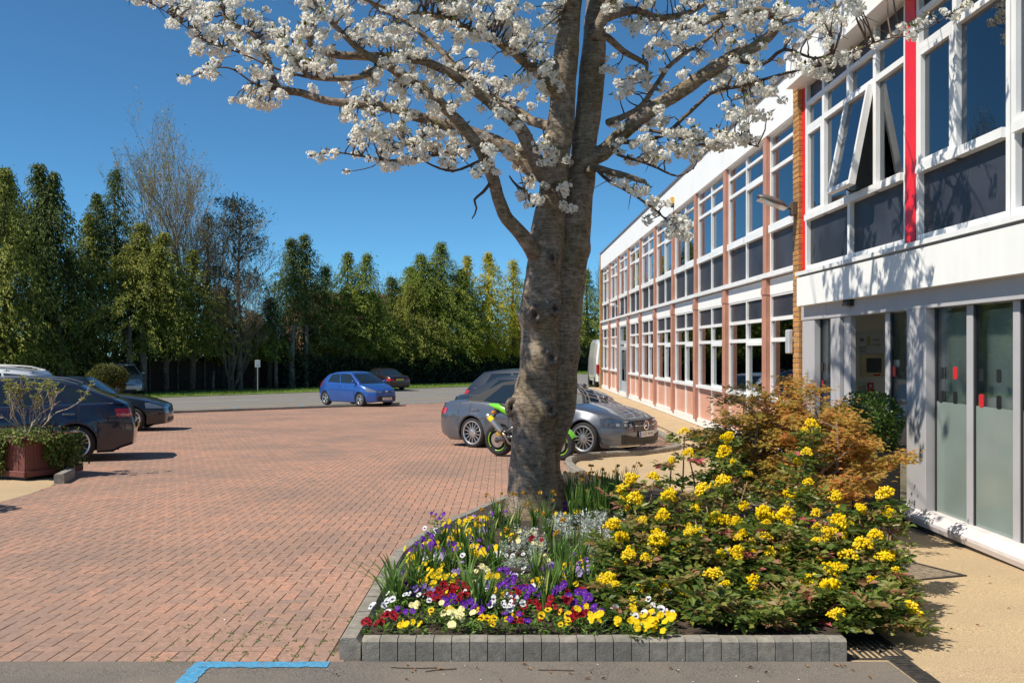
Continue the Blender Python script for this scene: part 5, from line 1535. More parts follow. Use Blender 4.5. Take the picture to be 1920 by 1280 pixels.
for L_ in LIMBS:
    pts = [spot(p[0], p[1], p[2]) for p in L_]; rr = [p[3] for p in L_]
    # densify with a little wander
    q = []; qr = []
    for i in range(len(pts)-1):
        kk = max(2, int((pts[i+1]-pts[i]).length/.07))
        p0 = pts[max(0,i-1)]; p1 = pts[i]; p2 = pts[i+1]; p3 = pts[min(len(pts)-1,i+2)]
        for j in range(kk):
            t = j/kk
            c_ = .5*((2*p1)+(-p0+p2)*t+(2*p0-5*p1+4*p2-p3)*t*t+(-p0+3*p1-3*p2+p3)*t**3)
            c_ = c_+Vector((mnoise.noise(c_*5),mnoise.noise(c_*5+Vector((9,0,0))),mnoise.noise(c_*5+Vector((0,9,0)))))*.012
            q.append(c_); qr.append(rr[i]+(rr[i+1]-rr[i])*t)
    q.append(pts[-1]); qr.append(rr[-1])
    qr = [r_*(1+.10*mnoise.noise(c_*9)) for c_, r_ in zip(q, qr)]
    mb = MB(); mb.tube([p-CO for p in q], qr, 9 if rr[0] > .03 else 6); mb.build('limb', BARK if rr[0] > .03 else TWIG, cherry, smooth=True)
    branch_pts += [(p, r_) for p, r_ in zip(q, qr)]
BP = np.array([p[0][:] for p in branch_pts]); BR = np.array([p[1] for p in branch_pts])
BPX = np.stack([941+BP[:,0]/BP[:,1]*1850, 656-(BP[:,2]-EYE)/BP[:,1]*1850], 1)

# where the blossom hangs: outlines measured on the photograph, hung on the nearest limb
MASS = [
 ([(235,-40),(300,15),(330,60),(390,135),(440,195),(520,210),(560,150),(640,200),(640,250),(700,255),(720,318),(790,300),(830,262),(900,250),(960,250),(1010,200),(1060,150),(1060,-40)], 640),
 ([(640,250),(720,322),(800,300),(880,330),(960,330),(990,290),(900,240),(760,225)], 85),
 ([(960,250),(1060,260),(1075,395),(985,385),(960,330)], 46),
 ([(1130,-40),(1560,-40),(1640,10),(1560,80),(1440,100),(1380,130),(1250,110),(1130,90)], 230),
 ([(1120,100),(1250,110),(1330,150),(1260,230),(1150,215)], 30),
 ([(1130,225),(1300,220),(1340,270),(1290,310),(1140,310)], 56),
 ([(1330,140),(1480,110),(1600,90),(1600,130),(1500,160),(1400,270),(1330,280)], 80),
 ([(1140,330),(1200,345),(1290,410),(1290,445),(1240,440),(1200,400)], 20),
 ([(400,-420),(1700,-380),(1700,-45),(250,-45)], 300),
]
STRANDS = [[(1640,80),(1672,68),(1690,50),(1712,62),(1718,45),(1745,35),(1770,22),(1790,30),(1812,12)],
           [(1300,268),(1335,275),(1368,262),(1395,266),(1418,262)], [(583,290),(600,298),(625,288),(650,322),(668,290),(610,285)], [(435,188),(455,186),(470,196),(375,138),(390,130),(345,150)],
           [(1265,437),(1255,420),(1230,395),(1285,440),(1215,380)], [(975,372),(990,385),(1010,380),(1060,365),(1045,350),(1070,390)], [(1180,130),(1150,135),(1135,130)], [(1420,165),(1450,150),(1480,140),(1510,130),(1540,120),(1580,118),(1605,100)],
           [(1115,300),(1160,285),(1190,270),(1210,260)], [(240,-5),(262,2),(285,10)]]
cl = []
for poly, num in MASS:
    x0 = min(p[0] for p in poly); x1 = max(p[0] for p in poly); y0 = min(p[1] for p in poly); y1 = max(p[1] for p in poly)
    got = 0
    while got < num:
        x = random.uniform(x0,x1); y = random.uniform(y0,y1)
        if not in_poly(x, y, poly): continue
        if mnoise.noise((x*.011, y*.016, 4.2)) < -.16 and random.random() < .8: continue      # sky gaps
        cl.append((x, y)); got += 1
for st in STRANDS: cl += st
clusters = []
twig = MB()
for (x, y) in cl:
    d2 = (BPX[:,0]-x)**2+(BPX[:,1]-y)**2
    i = int(np.argmin(d2+RNG.uniform(0, 900, len(d2))))
    base = Vector(BP[i]); dd = base.y+random.gauss(0,.30)+ (random.gauss(0,.25) if d2[i] > 1500 else 0)
    tip = spot(x, y, dd)
    clusters.append((tip, (tip-base).length))
    mid = base.lerp(tip,.55)+Vector((random.gauss(0,.05),random.gauss(0,.05),random.uniform(-.02,.09)))
    pts = []
    for t in [j/5 for j in range(6)]:
        p = base*(1-t)**2+mid*2*t*(1-t)+tip*t*t
        pts.append(p+Vector((random.gauss(0,.006),random.gauss(0,.006),random.gauss(0,.006)))-CO)
    twig.tube(pts, [.010,.008,.007,.006,.005,.003], 5, caps=False)
    if random.random() < .45 and (tip-base).length > .25:     # bare side shoot
        p0 = pts[3]; dv = Vector((random.gauss(0,1),random.gauss(0,1),random.gauss(.1,.7))).normalized()*random.uniform(.1,.3)
        twig.tube([p0, p0+dv*.5+Vector((0,0,.01)), p0+dv], [.005,.004,.002], 4, caps=False)
o = twig.build('twigs', TWIG, cherry); o['kind'] = 'stuff'

PETAL = None
def petal_mat():
    m, nt, out = nodes_of('cherry_petal'); N = nt.nodes.new; Lk = nt.links.new
    at = N('ShaderNodeAttribute'); at.attribute_name = 'rnd'
    r = ramp(nt, [(0,(.84,.80,.72)),(.5,(.92,.90,.84)),(1,(.95,.94,.90))]); Lk(at.outputs['Fac'], r.inputs[0])
    d = N('ShaderNodeBsdfDiffuse'); Lk(r.outputs[0], d.inputs[0])
    t = N('ShaderNodeBsdfTranslucent'); Lk(r.outputs[0], t.inputs[0])
    mx = N('ShaderNodeMixShader'); mx.inputs[0].default_value = .42; Lk(d.outputs[0], mx.inputs[1]); Lk(t.outputs[0], mx.inputs[2]); Lk(mx.outputs[0], out.inputs[0])
    return m
PETAL = petal_mat()
CLEAF = leafmat('cherry_leaf', [(0,(.10,.055,.02)),(.4,(.12,.14,.03)),(1,(.20,.24,.06))], trans=.4)
def cluster_mesh(seed):
    rg = random.Random(seed); mb = MB()
    nf = rg.randint(24, 30)
    for k_ in range(nf):
        th = rg.uniform(0, 6.283); ph = math.acos(rg.uniform(-1,.85)); rad = rg.uniform(.03,.072)
        n_ = Vector((math.sin(ph)*math.cos(th), math.sin(ph)*math.sin(th), math.cos(ph)))
        c_ = Vector((n_.x*rad*1.1, n_.y*rad*1.1, n_.z*rad*.8))
        n_ = (n_+Vector((rg.gauss(0,.25),rg.gauss(0,.25),rg.gauss(0,.25)))).normalized()
        u = n_.orthogonal().normalized(); w = n_.cross(u); R = rg.uniform(.021,.027); a0 = rg.random()*6
        rv = rg.random()
        for q in range(5):
            a = a0+q*1.2566; dr = u*math.cos(a)+w*math.sin(a); sd = n_.cross(dr)
            mb.add([c_, c_+dr*R*.7+sd*R*.5+n_*R*.28, c_+dr*R*1.1+n_*R*.42, c_+dr*R*.7-sd*R*.5+n_*R*.28], [(0,1,2,3)], rnd=max(.01,min(1,rv+rg.gauss(0,.15))), m=0)
        for q in range(2):      # inner ruffle of the double flower
            a = a0+q*3.1+.6; dr = u*math.cos(a)+w*math.sin(a); sd = n_.cross(dr)
            mb.add([c_+n_*R*.1, c_+dr*R*.4+sd*R*.4+n_*R*.55, c_+dr*R*.6+n_*R*.7, c_+dr*R*.4-sd*R*.4+n_*R*.55], [(0,1,2,3)], rnd=max(.01,rv*.9), m=0)
    for k_ in range(rg.randint(3,6)):
        th = rg.uniform(0,6.283); dr = Vector((math.cos(th), math.sin(th), rg.uniform(-.2,.9))).normalized(); sd = dr.cross(Vector((0,0,1))).normalized()
        c_ = dr*.05; Ln = rg.uniform(.05,.08)
        mb.add([c_, c_+dr*Ln*.5+sd*Ln*.22, c_+dr*Ln, c_+dr*Ln*.5-sd*Ln*.22], [(0,1,2,3)], rnd=rg.uniform(.01,1), m=1)
    me = mb.mesh('blossom_cluster'); me.materials.append(PETAL); me.materials.append(CLEAF)
    return me
CM = [cluster_mesh(100+i) for i in range(9)]
def seen(p):
    x = 941+p.x/p.y*1850; y = 656-(p.z-EYE)/p.y*1850
    return 0 < x < 1920 and 0 < y < 1280
vis = sorted([c_[0] for c_ in clusters if seen(c_[0])], key=lambda p: p.y)
single = set(id(p) for p in vis[:300])
restv = []; resF = []
for (p, ln) in clusters:
    s_ = random.uniform(.55,1.0); R_ = Matrix.Rotation(random.uniform(0,6.28),4,'Z') @ Matrix.Rotation(random.gauss(0,.4),4,'X')
    me = random.choice(CM)
    if id(p) in single:
        o = bpy.data.objects.new('blossom_cluster', me); COL.objects.link(o); o.parent = cherry
        o.matrix_local = Matrix.Translation(p-CO) @ R_ @ Matrix.Scale(s_,4)
    else: restv.append((me, Matrix.Translation(p-CO) @ R_ @ Matrix.Scale(s_,4)))
def join_copies(items, name, mats, parent):
    """many placed copies of small quad meshes joined into one mesh"""
    cache = {}; Vs = []; Fs = []; Rs = []; Ms = []; off = 0
    for me, M in items:
        if me.name not in cache:
            v = np.empty(len(me.vertices)*3); me.vertices.foreach_get('co', v)
            f = np.empty(len(me.loops), dtype=np.int64); me.loops.foreach_get('vertex_index', f)
            rr = np.empty(len(me.polygons)); me.attributes['rnd'].data.foreach_get('value', rr)
            mi = np.empty(len(me.polygons), dtype=np.int32); me.polygons.foreach_get('material_index', mi)
            cache[me.name] = (v.reshape(-1,3), f.reshape(-1,4), rr, mi)
        v, f, rr, mi = cache[me.name]
        Mn = np.array(M)
        Vs.append(v@Mn[:3,:3].T+Mn[:3,3]); Fs.append(f+off); Rs.append(rr); Ms.append(mi); off += len(v)
    me = np_mesh(name, np.concatenate(Vs), np.concatenate(Fs), rnd=np.concatenate(Rs))
    me.polygons.foreach_set('material_index', np.concatenate(Ms))
    for m in mats: me.materials.append(m)
    o = link_mesh(name, me, None, parent); o['kind'] = 'stuff'
    return o
join_copies(restv, 'blossom_mass', [PETAL, CLEAF], cherry)
# ================================================================== PLANTS IN THE BED
def bedspot(px, py, up=.0):
    """where a plant stands whose foot shows at this place"""
    y = 7.0
    for _ in range(12):
        z = soil_z((px-941)/1850*y, y)+up
        y = 1850*(EYE-z)/(py-656)
    return Vector(((px-941)/1850*y, y, soil_z((px-941)/1850*y, y)))

PANSYLEAF = leafmat('pansy_leaf', [(0,(.06,.12,.016)),(1,(.16,.26,.04))], trans=.25)
def petalm(name, c1, c2): return leafmat(name, [(0,c1),(1,c2)], trans=.3, rough=.6, spec=.15, nmix=.05)
PANSY = {
 'yellow': (petalm('pansy_yellow', (.78,.52,.005), (.86,.66,.02)), None, 'bright yellow'),
 'face':   (petalm('pansy_yellow2', (.75,.50,.005), (.85,.62,.02)), petalm('pansy_blotch', (.03,.005,.005),(.07,.01,.008)), 'yellow dark-faced'),
 'cream':  (petalm('pansy_cream', (.80,.74,.34), (.85,.80,.48)), petalm('pansy_eye', (.75,.5,.02),(.8,.55,.03)), 'pale cream'),
 'white':  (petalm('pansy_white', (.78,.78,.80), (.85,.85,.86)), petalm('pansy_dark', (.03,.005,.06),(.06,.01,.1)), 'white dark-eyed'),
 'purple': (petalm('pansy_purple', (.085,.012,.26), (.17,.03,.42)), petalm('pansy_eye', (.75,.5,.02),(.8,.55,.03)), 'deep purple'),
 'red':    (petalm('pansy_red', (.26,.005,.012), (.42,.012,.03)), petalm('pansy_blotch', (.03,.005,.005),(.07,.01,.008)), 'dark red'),
 'mauve':  (petalm('pansy_mauve', (.24,.12,.42), (.5,.4,.66)), petalm('pansy_dark', (.03,.005,.06),(.06,.01,.1)), 'violet and white'),
}
def pansy_flower(kind, seed):
    rg = random.Random(seed); mb = MB()
    # five rounded petals in the plane x (right) / z (up), facing -y
    for (a, R, wd, dy, rv) in ((60,.024,.017,.003,.3),(120,.024,.017,.003,.4),(0,.023,.016,0,.6),(180,.023,.016,0,.7),(270,.024,.020,-.003,.9)):
        t = math.radians(a); d = Vector((math.cos(t),0,math.sin(t))); s_ = Vector((-d.z,0,d.x))
        base = Vector((0,dy,0)); pts = [base]
        for q in range(7):
            f = q/6*2-1; rr = R*(1-.10*abs(f)**2)
            pts.append(base+d*rr*(.55+.45*math.cos(f*1.2))+s_*wd*math.sin(f*1.45)+Vector((0,-.005+.006*abs(f)+rg.gauss(0,.0015),0)))
        mb.add(pts, [(0,i,i+1) for i in range(1,7)], rnd=max(.02,min(1,rv+rg.gauss(0,.15))), m=0)
    if PANSY[kind][1]:
        R = .012 if kind in ('face','white','red') else .006
        for a in (200,270,340) if R > .01 else (270,):
            t = math.radians(a); d = Vector((math.cos(t),0,math.sin(t))); s_ = Vector((-d.z,0,d.x))
            c_ = Vector((0,-.0075,0)); mb.add([c_-d*.002, c_+d*R*.7+s_*R*.45, c_+d*R*1.1, c_+d*R*.7-s_*R*.45], [(0,1,2,3)], rnd=.5, m=1)
    me = mb.mesh('flower'); me.materials.append(PANSY[kind][0])
    if PANSY[kind][1]: me.materials.append(PANSY[kind][1])
    return me
PF = {k_: [pansy_flower(k_, i) for i in range(3)] for k_ in PANSY}
def leaf_mound(seed, R=.085, H=.09, n=60):
    rg = np.random.default_rng(seed)
    th = rg.uniform(0,6.283,n); rad = R*np.sqrt(rg.uniform(0,1,n)); h = H*(1-(rad/R)**2*.6)*rg.uniform(.2,1,n)
    C = np.stack([rad*np.cos(th), rad*np.sin(th), h],1)
    D = np.stack([np.cos(th)+rg.normal(0,.5,n), np.sin(th)+rg.normal(0,.5,n), rg.uniform(.1,.9,n)],1)
    Nn = np.stack([rg.normal(0,.4,n), rg.normal(0,.4,n), np.ones(n)],1)
    V, F = leaf_cards(C, D, Nn, rg.uniform(.03,.05,n), rg.uniform(.014,.022,n), fold=.15)
    me = np_mesh('leaf_mound', V, F, rnd=rg.uniform(0.01,1,n)); me.materials.append(PANSYLEAF); return me
LM = [leaf_mound(i) for i in range(5)]
def pansy(px, py, kind, nf=5, spread=.095, scale=1.0):
    p = bedspot(px, py, .06)
    root = empty('pansy_clump', p, random.uniform(-.4,.4))
    zone = 'in the front row behind the kerb blocks' if p.y < 6.45 else ('beside the foot of the cherry trunk' if p.y > 9.2 else ('on the bank next to the brick paving' if p.x < -.25 else 'among the daffodil leaves'))
    tag(root, 'clump of %s pansies %s' % (PANSY[kind][2], zone), 'flowers', '%s pansies %s' % (PANSY[kind][2], zone))
    root.scale = (scale,)*3
    o = bpy.data.objects.new('leaves', random.choice(LM)); COL.objects.link(o); o.parent = root; o['kind'] = 'stuff'
    for i in range(nf):
        f = bpy.data.objects.new('flower', random.choice(PF[kind])); COL.objects.link(f); f.parent = root
        a = random.uniform(0,6.28); rr = spread*math.sqrt(random.random())
        f.location = (rr*math.cos(a)*1.15, rr*math.sin(a)-.015, random.uniform(.075,.12)+.02*(i%2))
        f.rotation_euler = (random.gauss(-.55,.3), random.gauss(0,.3), random.gauss(-.55,.45)-root.rotation_euler.z)
        s_ = random.uniform(.72,1.08); f.scale = (s_,)*3
    return root
Z8 = lambda x, y: (620+x/2.743, 860+y/2.743)
PL = """red 250 845;red 320 820;white 300 775;white 335 725;purple 405 700;purple 405 785;yellow 430 850;cream 490 775;face 560 790;cream 625 800;cream 665 838;cream 705 820;purple 640 750;purple 742 765;purple 785 755;
face 800 830;face 870 825;purple 955 830;red 1000 755;red 965 700;red 1005 830;white 880 755;white 925 745;face 1130 815;face 1170 850;red 1250 815;red 1150 765;yellow 1330 815;yellow 1380 848;purple 1300 735;purple 1345 780;purple 1235 735;purple 1370 695;red 1280 700;red 1200 755;
white 1560 735;white 1665 715;white 1630 785;white 1705 795;white 1490 785;white 1522 815;yellow 1580 805;yellow 1585 870;yellow 1635 845;yellow 1675 860;yellow 1712 862;yellow 1555 850;
purple 890 675;purple 900 635;purple 1100 585;purple 700 665;red 580 700;red 690 705;red 970 665;yellow 500 650;yellow 580 615;yellow 535 575;yellow 480 555;yellow 650 640;mauve 470 690;mauve 760 660;face 1140 650;face 1250 570;purple 1180 690;mauve 1270 590;mauve 1320 580;purple 600 730;red 545 720;
yellow 650 340;yellow 700 320;yellow 760 310;yellow 640 380;face 685 395;yellow 720 410;yellow 780 495;yellow 820 485;yellow 740 345;yellow 520 440;yellow 690 465;face 610 420;face 740 480;purple 600 365;purple 560 395;purple 500 425;purple 480 445;purple 545 455;purple 720 445;purple 760 420;purple 850 280;purple 470 470;purple 790 465;purple 640 470;mauve 740 315;mauve 785 385;white 880 280;mauve 520 535;white 560 535;mauve 620 520;purple 560 300;yellow 1245 240;purple 1235 215;yellow 1290 255;purple 1300 235;yellow 1210 290;purple 1190 250;yellow 930 390;cream 985 385;face 840 720;face 1280 545;purple 1040 690;red 640 690;purple 380 630;mauve 350 640;face 1080 640;yellow 440 545"""
for it in PL.replace('\n','').split(';'):
    kk, a, b_ = it.split(); px, py = Z8(float(a), float(b_))
    pansy(px, py+6, kk, nf=random.randint(4,6) if py > 1040 else random.randint(5,7), scale=random.uniform(.9,1.1))

rgz = np.random.default_rng(33)
for i in range(46):
    px = rgz.uniform(735,1120); py = rgz.uniform(1000,1130)
    if px < 941-0.72*(py-691)/2895*1850: continue
    pansy(px, py, str(rgz.choice(['yellow','purple','white','red','mauve','yellow','cream','white'])), nf=int(rgz.integers(3,6)), scale=rgz.uniform(.8,1.05))
# ---------------- daffodils: strap leaves and tired flowers
DAFLEAF = leafmat('daffodil_leaf', [(0,(.06,.13,.025)),(.7,(.14,.25,.045)),(.93,(.26,.34,.06)),(1,(.5,.45,.13))], trans=.3, spec=.4)
DAFPET = leafmat('daffodil_petal', [(0,(.55,.26,.01)),(1,(.80,.50,.03))], trans=.3, nmix=.02)
def strap_leaves(seed, n, H, lean=.35):
    rg = random.Random(seed); mb = MB()
    for i in range(n):
        a = rg.uniform(0,6.283); r0 = rg.uniform(0,.04); d = Vector((math.cos(a), math.sin(a), 0)); s_ = Vector((-d.y, d.x, 0))
        h = H*rg.uniform(.6,1.1); ln = lean*rg.uniform(.1,1.2); wd = rg.uniform(.005,.0085); bend = rg.random() < .18
        A_ = []; B_ = []
        tw = rg.gauss(0,.5)
        for k_ in range(6):
            t = k_/5
            p = d*(r0+ln*h*t*t)+Vector((0,0,h*t*(1-.28*ln*t) - (h*.55*max(0,t-.55)**2*4 if bend else 0)))
            w_ = wd*(1-.85*max(0,t-.75)/.25)
            sd = (s_*math.cos(tw*t)+d*math.sin(tw*t))*w_
            A_.append(p+sd); B_.append(p-sd)
        mb.grid([A_, B_], rnd=min(1,max(.01,rg.gauss(.45,.25))))
    me = mb.mesh('leaves'); me.materials.append(DAFLEAF); return me
SL = [strap_leaves(i, 30, .30) for i in range(4)]; SLT = [strap_leaves(20+i, 44, .42, .22) for i in range(3)]; SLA = [strap_leaves(40, 26, .36, .95)]
def daff_flower(seed):
    rg = random.Random(seed); mb = MB()
    for q in range(6):
        a = q*math.pi/3+.2; d = Vector((math.cos(a), 0, math.sin(a))); s_ = Vector((-d.z,0,d.x)); R = .026*rg.uniform(.6,1)
        mb.add([(0,0,0), d*R*.6+s_*.009+Vector((0,.006,0)), d*R+Vector((0,rg.uniform(-.004,.014),0)), d*R*.6-s_*.009+Vector((0,.006,0))], [(0,1,2,3)], rnd=rg.random())
    mb.lathe([(.006,0),(.009,-.014),(.013,-.02)], (0,0,0), (0,1,0), n=8, rnd=.05)
    me = mb.mesh('flower'); me.materials.append(DAFPET); return me
DF = [daff_flower(i) for i in range(3)]
STEMG = mat('flower_stem', (.10,.15,.04), rough=.6)
def daffodil(px, py, tall=False, arch=False, flowers=0, label=None, grp=None):
    p = bedspot(px, py)
    root = empty('daffodil_clump', p, random.uniform(0,6.28))
    lb = label or ('tall clump of dark green strap leaves behind the cherry trunk' if tall else 'clump of green daffodil leaves '+('by the cherry trunk' if p.y > 8.6 else ('close to the left kerb' if p.x < -.45 else ('with faded flowers among the pansies' if flowers else 'without flowers among the pansies'))))
    tag(root, lb, 'plant', grp or ('tall strap-leaf clumps' if tall else lb))
    me = random.choice(SLT if tall else (SLA if arch else SL))
    o = bpy.data.objects.new('leaves', me); COL.objects.link(o); o.parent = root; o['kind'] = 'stuff'
    for i in range(flowers):
        a = random.uniform(0,6.28); h = random.uniform(.26,.40)*(1.25 if tall else 1); tx = Vector((math.cos(a),math.sin(a),0))*random.uniform(.02,.14)
        mb = MB(); mb.tube([(0,0,0), tx*.4+Vector((0,0,h*.6)), tx+Vector((0,0,h)), tx*1.25+Vector((0,0,h-.005))], .0028, 5)
        mb.build('stem', STEMG, root)
        f = bpy.data.objects.new('flower', random.choice(DF)); COL.objects.link(f); f.parent = root
        f.location = tx*1.28+Vector((0,0,h-.012)); f.rotation_euler = (random.uniform(-.2,.7), 0, random.uniform(-1.2,.4)-root.rotation_euler.z); s_ = random.uniform(.7,1.05); f.scale = (s_,)*3
for (a, b_, fl) in ((345,745,0),(420,700,0),(520,600,0),(620,600,1),(760,790,0),(805,780,0),(850,590,2),(820,470,1),(900,430,0),(955,360,3),(1050,330,2),(1105,350,3),(1155,560,1),(1205,610,0),(1105,770,0),(1140,710,0),(1180,540,2),(1255,500,1),(1330,680,0),(1385,640,0),(700,540,1),(760,460,2),(660,480,0),(570,470,1),(1060,640,0),(1235,660,0),(1120,430,2),(860,330,3),(1300,560,0),(450,600,0),(1160,690,0),(1080,260,2)):
    px, py = Z8(a, b_); daffodil(px, py+8, flowers=fl)
for (a, b_) in ((300,740),(330,700),(700,720)):
    px, py = Z8(a, b_); daffodil(px, py+4, arch=True, label='arching clump of long yellow-green leaves', grp='arching leaf clumps')
for (a, b_, fl) in ((1235,255,2),(1280,235,3),(1320,240,4),(1360,225,3),(1400,220,2),(1440,215,2),(1480,200,2),(1530,205,3),(1345,285,1),(1250,310,1),(1420,270,1),(1300,300,0),(1380,305,0),(1480,260,1)):
    px, py = Z8(a, b_); daffodil(px, py+10, tall=True, flowers=fl)

# ---------------- silver ragwort
SILVER = leafmat('silver_leaf', [(0,(.26,.32,.27)),(.5,(.45,.5,.45)),(1,(.68,.70,.66))], trans=.15, rough=.8, spec=.1)
def ragwort(seed):
    rg = np.random.default_rng(seed); Vs = []; Fs = []; off = 0
    for s_ in range(16):
        th = rg.uniform(0,6.283); lean = rg.uniform(.1,.8); h = rg.uniform(.12,.26)
        base = np.array([rg.normal(0,.04), rg.normal(0,.04), 0]); d = np.array([math.cos(th)*lean, math.sin(th)*lean, 1.0]); d /= np.linalg.norm(d)
        n = 20; t = rg.uniform(.3,1,n)[:,None]; C = base+d*h*t
        ph = rg.uniform(0,6.283,n); D = np.stack([np.cos(ph), np.sin(ph), rg.uniform(.1,.9,n)],1)
        Nn = np.stack([rg.normal(0,.4,n), rg.normal(0,.4,n), np.ones(n)],1)
        V, F = leaf_cards(C, D, Nn, rg.uniform(.03,.06,n), rg.uniform(.008,.014,n), fold=.2)
        Vs.append(V); Fs.append(F+off); off += len(V)
    me = np_mesh('leaves', np.concatenate(Vs), np.concatenate(Fs), rnd=rg.uniform(.01,1,off//4)); me.materials.append(SILVER); return me
RG = [ragwort(i) for i in range(4)]
for (a, b_) in ((890,490),(950,470),(1010,420),(1045,500),(1085,450),(1200,400),(1250,410),(1300,395),(1335,350),(1000,560),(1360,370),(1405,420),(1330,510),(920,560),(1150,380),(1290,470),(1230,340),(1400,330),(1450,380),(1480,330),(1380,480),(1180,340)):
    px, py = Z8(a, b_)
    root = empty('silver_ragwort', bedspot(px, py+8), random.uniform(0,6.28)); tag(root, 'silver-white feathery foliage plant in the flower bed', 'plant', 'silver foliage plants')
    o = bpy.data.objects.new('leaves', random.choice(RG)); COL.objects.link(o); o.parent = root; o['kind'] = 'stuff'
    s_ = random.uniform(.6,.9); root.scale = (s_,)*3

# ---------------- mahonia shrubs
MAHLEAF = leafmat('mahonia_leaf', [(0,(.05,.10,.016)),(.3,(.12,.175,.03)),(.5,(.23,.26,.05)),(.68,(.30,.22,.075)),(.85,(.34,.17,.085)),(.95,(.45,.14,.11)),(1,(.58,.12,.14))], trans=.35, rough=.42, spec=.4, nscale=2.5, nmix=.12)
MAHFL = leafmat('mahonia_flower', [(0,(.80,.55,.002)),(1,(.95,.80,.008))], trans=.3, nmix=.02)
STEMB = mat('mahonia_stem', (.21,.13,.07), rough=.7, var=.25, scale=20)
def mah_cluster(seed):
    rg = random.Random(seed); mb = MB()
    n = rg.randint(110,140)
    for i in range(n):
        th = rg.uniform(0,6.283); ph = math.acos(rg.uniform(-.35,1)); R = .062*rg.uniform(.55,1.0)
        lob = 1+.25*math.sin(3*th+seed)*math.sin(ph)
        c_ = Vector((math.sin(ph)*math.cos(th)*R*lob, math.sin(ph)*math.sin(th)*R*lob, math.cos(ph)*R*.9+.02))
        s_ = rg.uniform(.008,.013); a = rg.random()*3
        ax = Vector((math.cos(a),math.sin(a),0))*s_; ay = Vector((-math.sin(a),math.cos(a),0))*s_; az = Vector((0,0,s_))
        mb.add([c_+ax,c_+ay,c_-ax,c_-ay,c_+az,c_-az],[(0,1,4),(1,2,4),(2,3,4),(3,0,4),(1,0,5),(2,1,5),(3,2,5),(0,3,5)], rnd=rg.uniform(.01,1))
    me = mb.mesh('flower_cluster'); me.materials.append(MAHFL); return me
MC = [mah_cluster(i) for i in range(5)]
def whorl(C, rg, n=7, up=.5, R=.16):
    """pinnate leaves round a shoot tip -> leaflet arrays"""
    Cs=[];Ds=[];Ns=[];Ls=[];Ws=[];Rn=[]
    for i in range(n):
        a = rg.uniform(0,6.283); d = np.array([math.cos(a), math.sin(a), rg.uniform(-.25,.75)*up*1.4]); d /= np.linalg.norm(d)
        s_ = np.array([-math.sin(a), math.cos(a), 0]); nn = np.cross(s_, d)*-1; nn = nn if nn[2] > 0 else -nn
        ln = R*rg.uniform(.7,1.15); col = min(1,max(0.01,rg.beta(1.3,2.4)+ (.35 if rg.random() < .10 else 0)))
        for k_ in range(3):
            t = .35+.25*k_
            for sg in (-1,1):
                c_ = np.array(C)+d*ln*t-np.array([0,0,.02*t*t]); dd = d*.55+s_*sg+rg.normal(0,.25,3)
                Cs.append(c_); Ds.append(dd); Ns.append(nn+rg.normal(0,.7,3)); Ls.append(rg.uniform(.05,.082)); Ws.append(rg.uniform(.03,.046)); Rn.append(min(1,max(.01,col+rg.normal(0,.06))))
        Cs.append(np.array(C)+d*ln*.95); Ds.append(d); Ns.append(nn+rg.normal(0,.3,3)); Ls.append(.065); Ws.append(.034); Rn.append(col)
    return Cs,Ds,Ns,Ls,Ws,Rn
rgx = np.random.default_rng(91)
FC = [(1283,818),(1292,858),(1365,832),(1360,862),(1520,805),(1520,830),(1512,858),(1402,900),(1360,915),(1320,930),(1225,905),(1188,915),(1162,932),(1190,950),(1517,915),(1440,985),(1475,980),(1530,975),(1570,995),(1610,965),(1608,1035),(1230,1010),(1270,1050),(1235,1030),(1165,1020),(1165,1075),(1310,1015),(1380,1050),(1440,1050),(1515,1075),(1520,1105),(1660,1058),(1285,1095),(1340,1090),(1320,1155),(1410,1105),(1490,1165),(1515,1132),(1630,1110),(1705,1160),(1140,1105),(1470,1045),(1550,1010),(1590,1055),(1150,1000),(1205,985),(1480,940),(1255,945),(1300,965),(1345,985),(1668,975),(1662,940),(1245,975),(1395,960)]+[(float(rgx.uniform(1130,1680)), float(rgx.uniform(930,1150))) for _ in range(18)]
SHR = [(1225,1120,'mahonia shrub with yellow flower heads next to the silver foliage'),(1360,1140,'mahonia shrub with red-tinged leaves behind the white pansies'),(1500,1150,'dense mahonia shrub leaning over the end of the kerb blocks'),(1620,1120,'mahonia shrub sprawling over the drain grate onto the buff pavement'),(1310,1010,'tall upright mahonia stem with yellow flowers beside the pavement'),(1500,1000,'leggy mahonia stem flowering in front of the bronze maple')]
rgm = np.random.default_rng(5)
roots = []
for (px, py, lb) in SHR:
    p = bedspot(px, py); e = empty('mahonia_shrub', p); tag(e, lb, 'shrub'); roots.append(e)
data = [dict(C=[],D=[],N=[],L=[],W=[],R=[],stem=MB()) for _ in SHR]
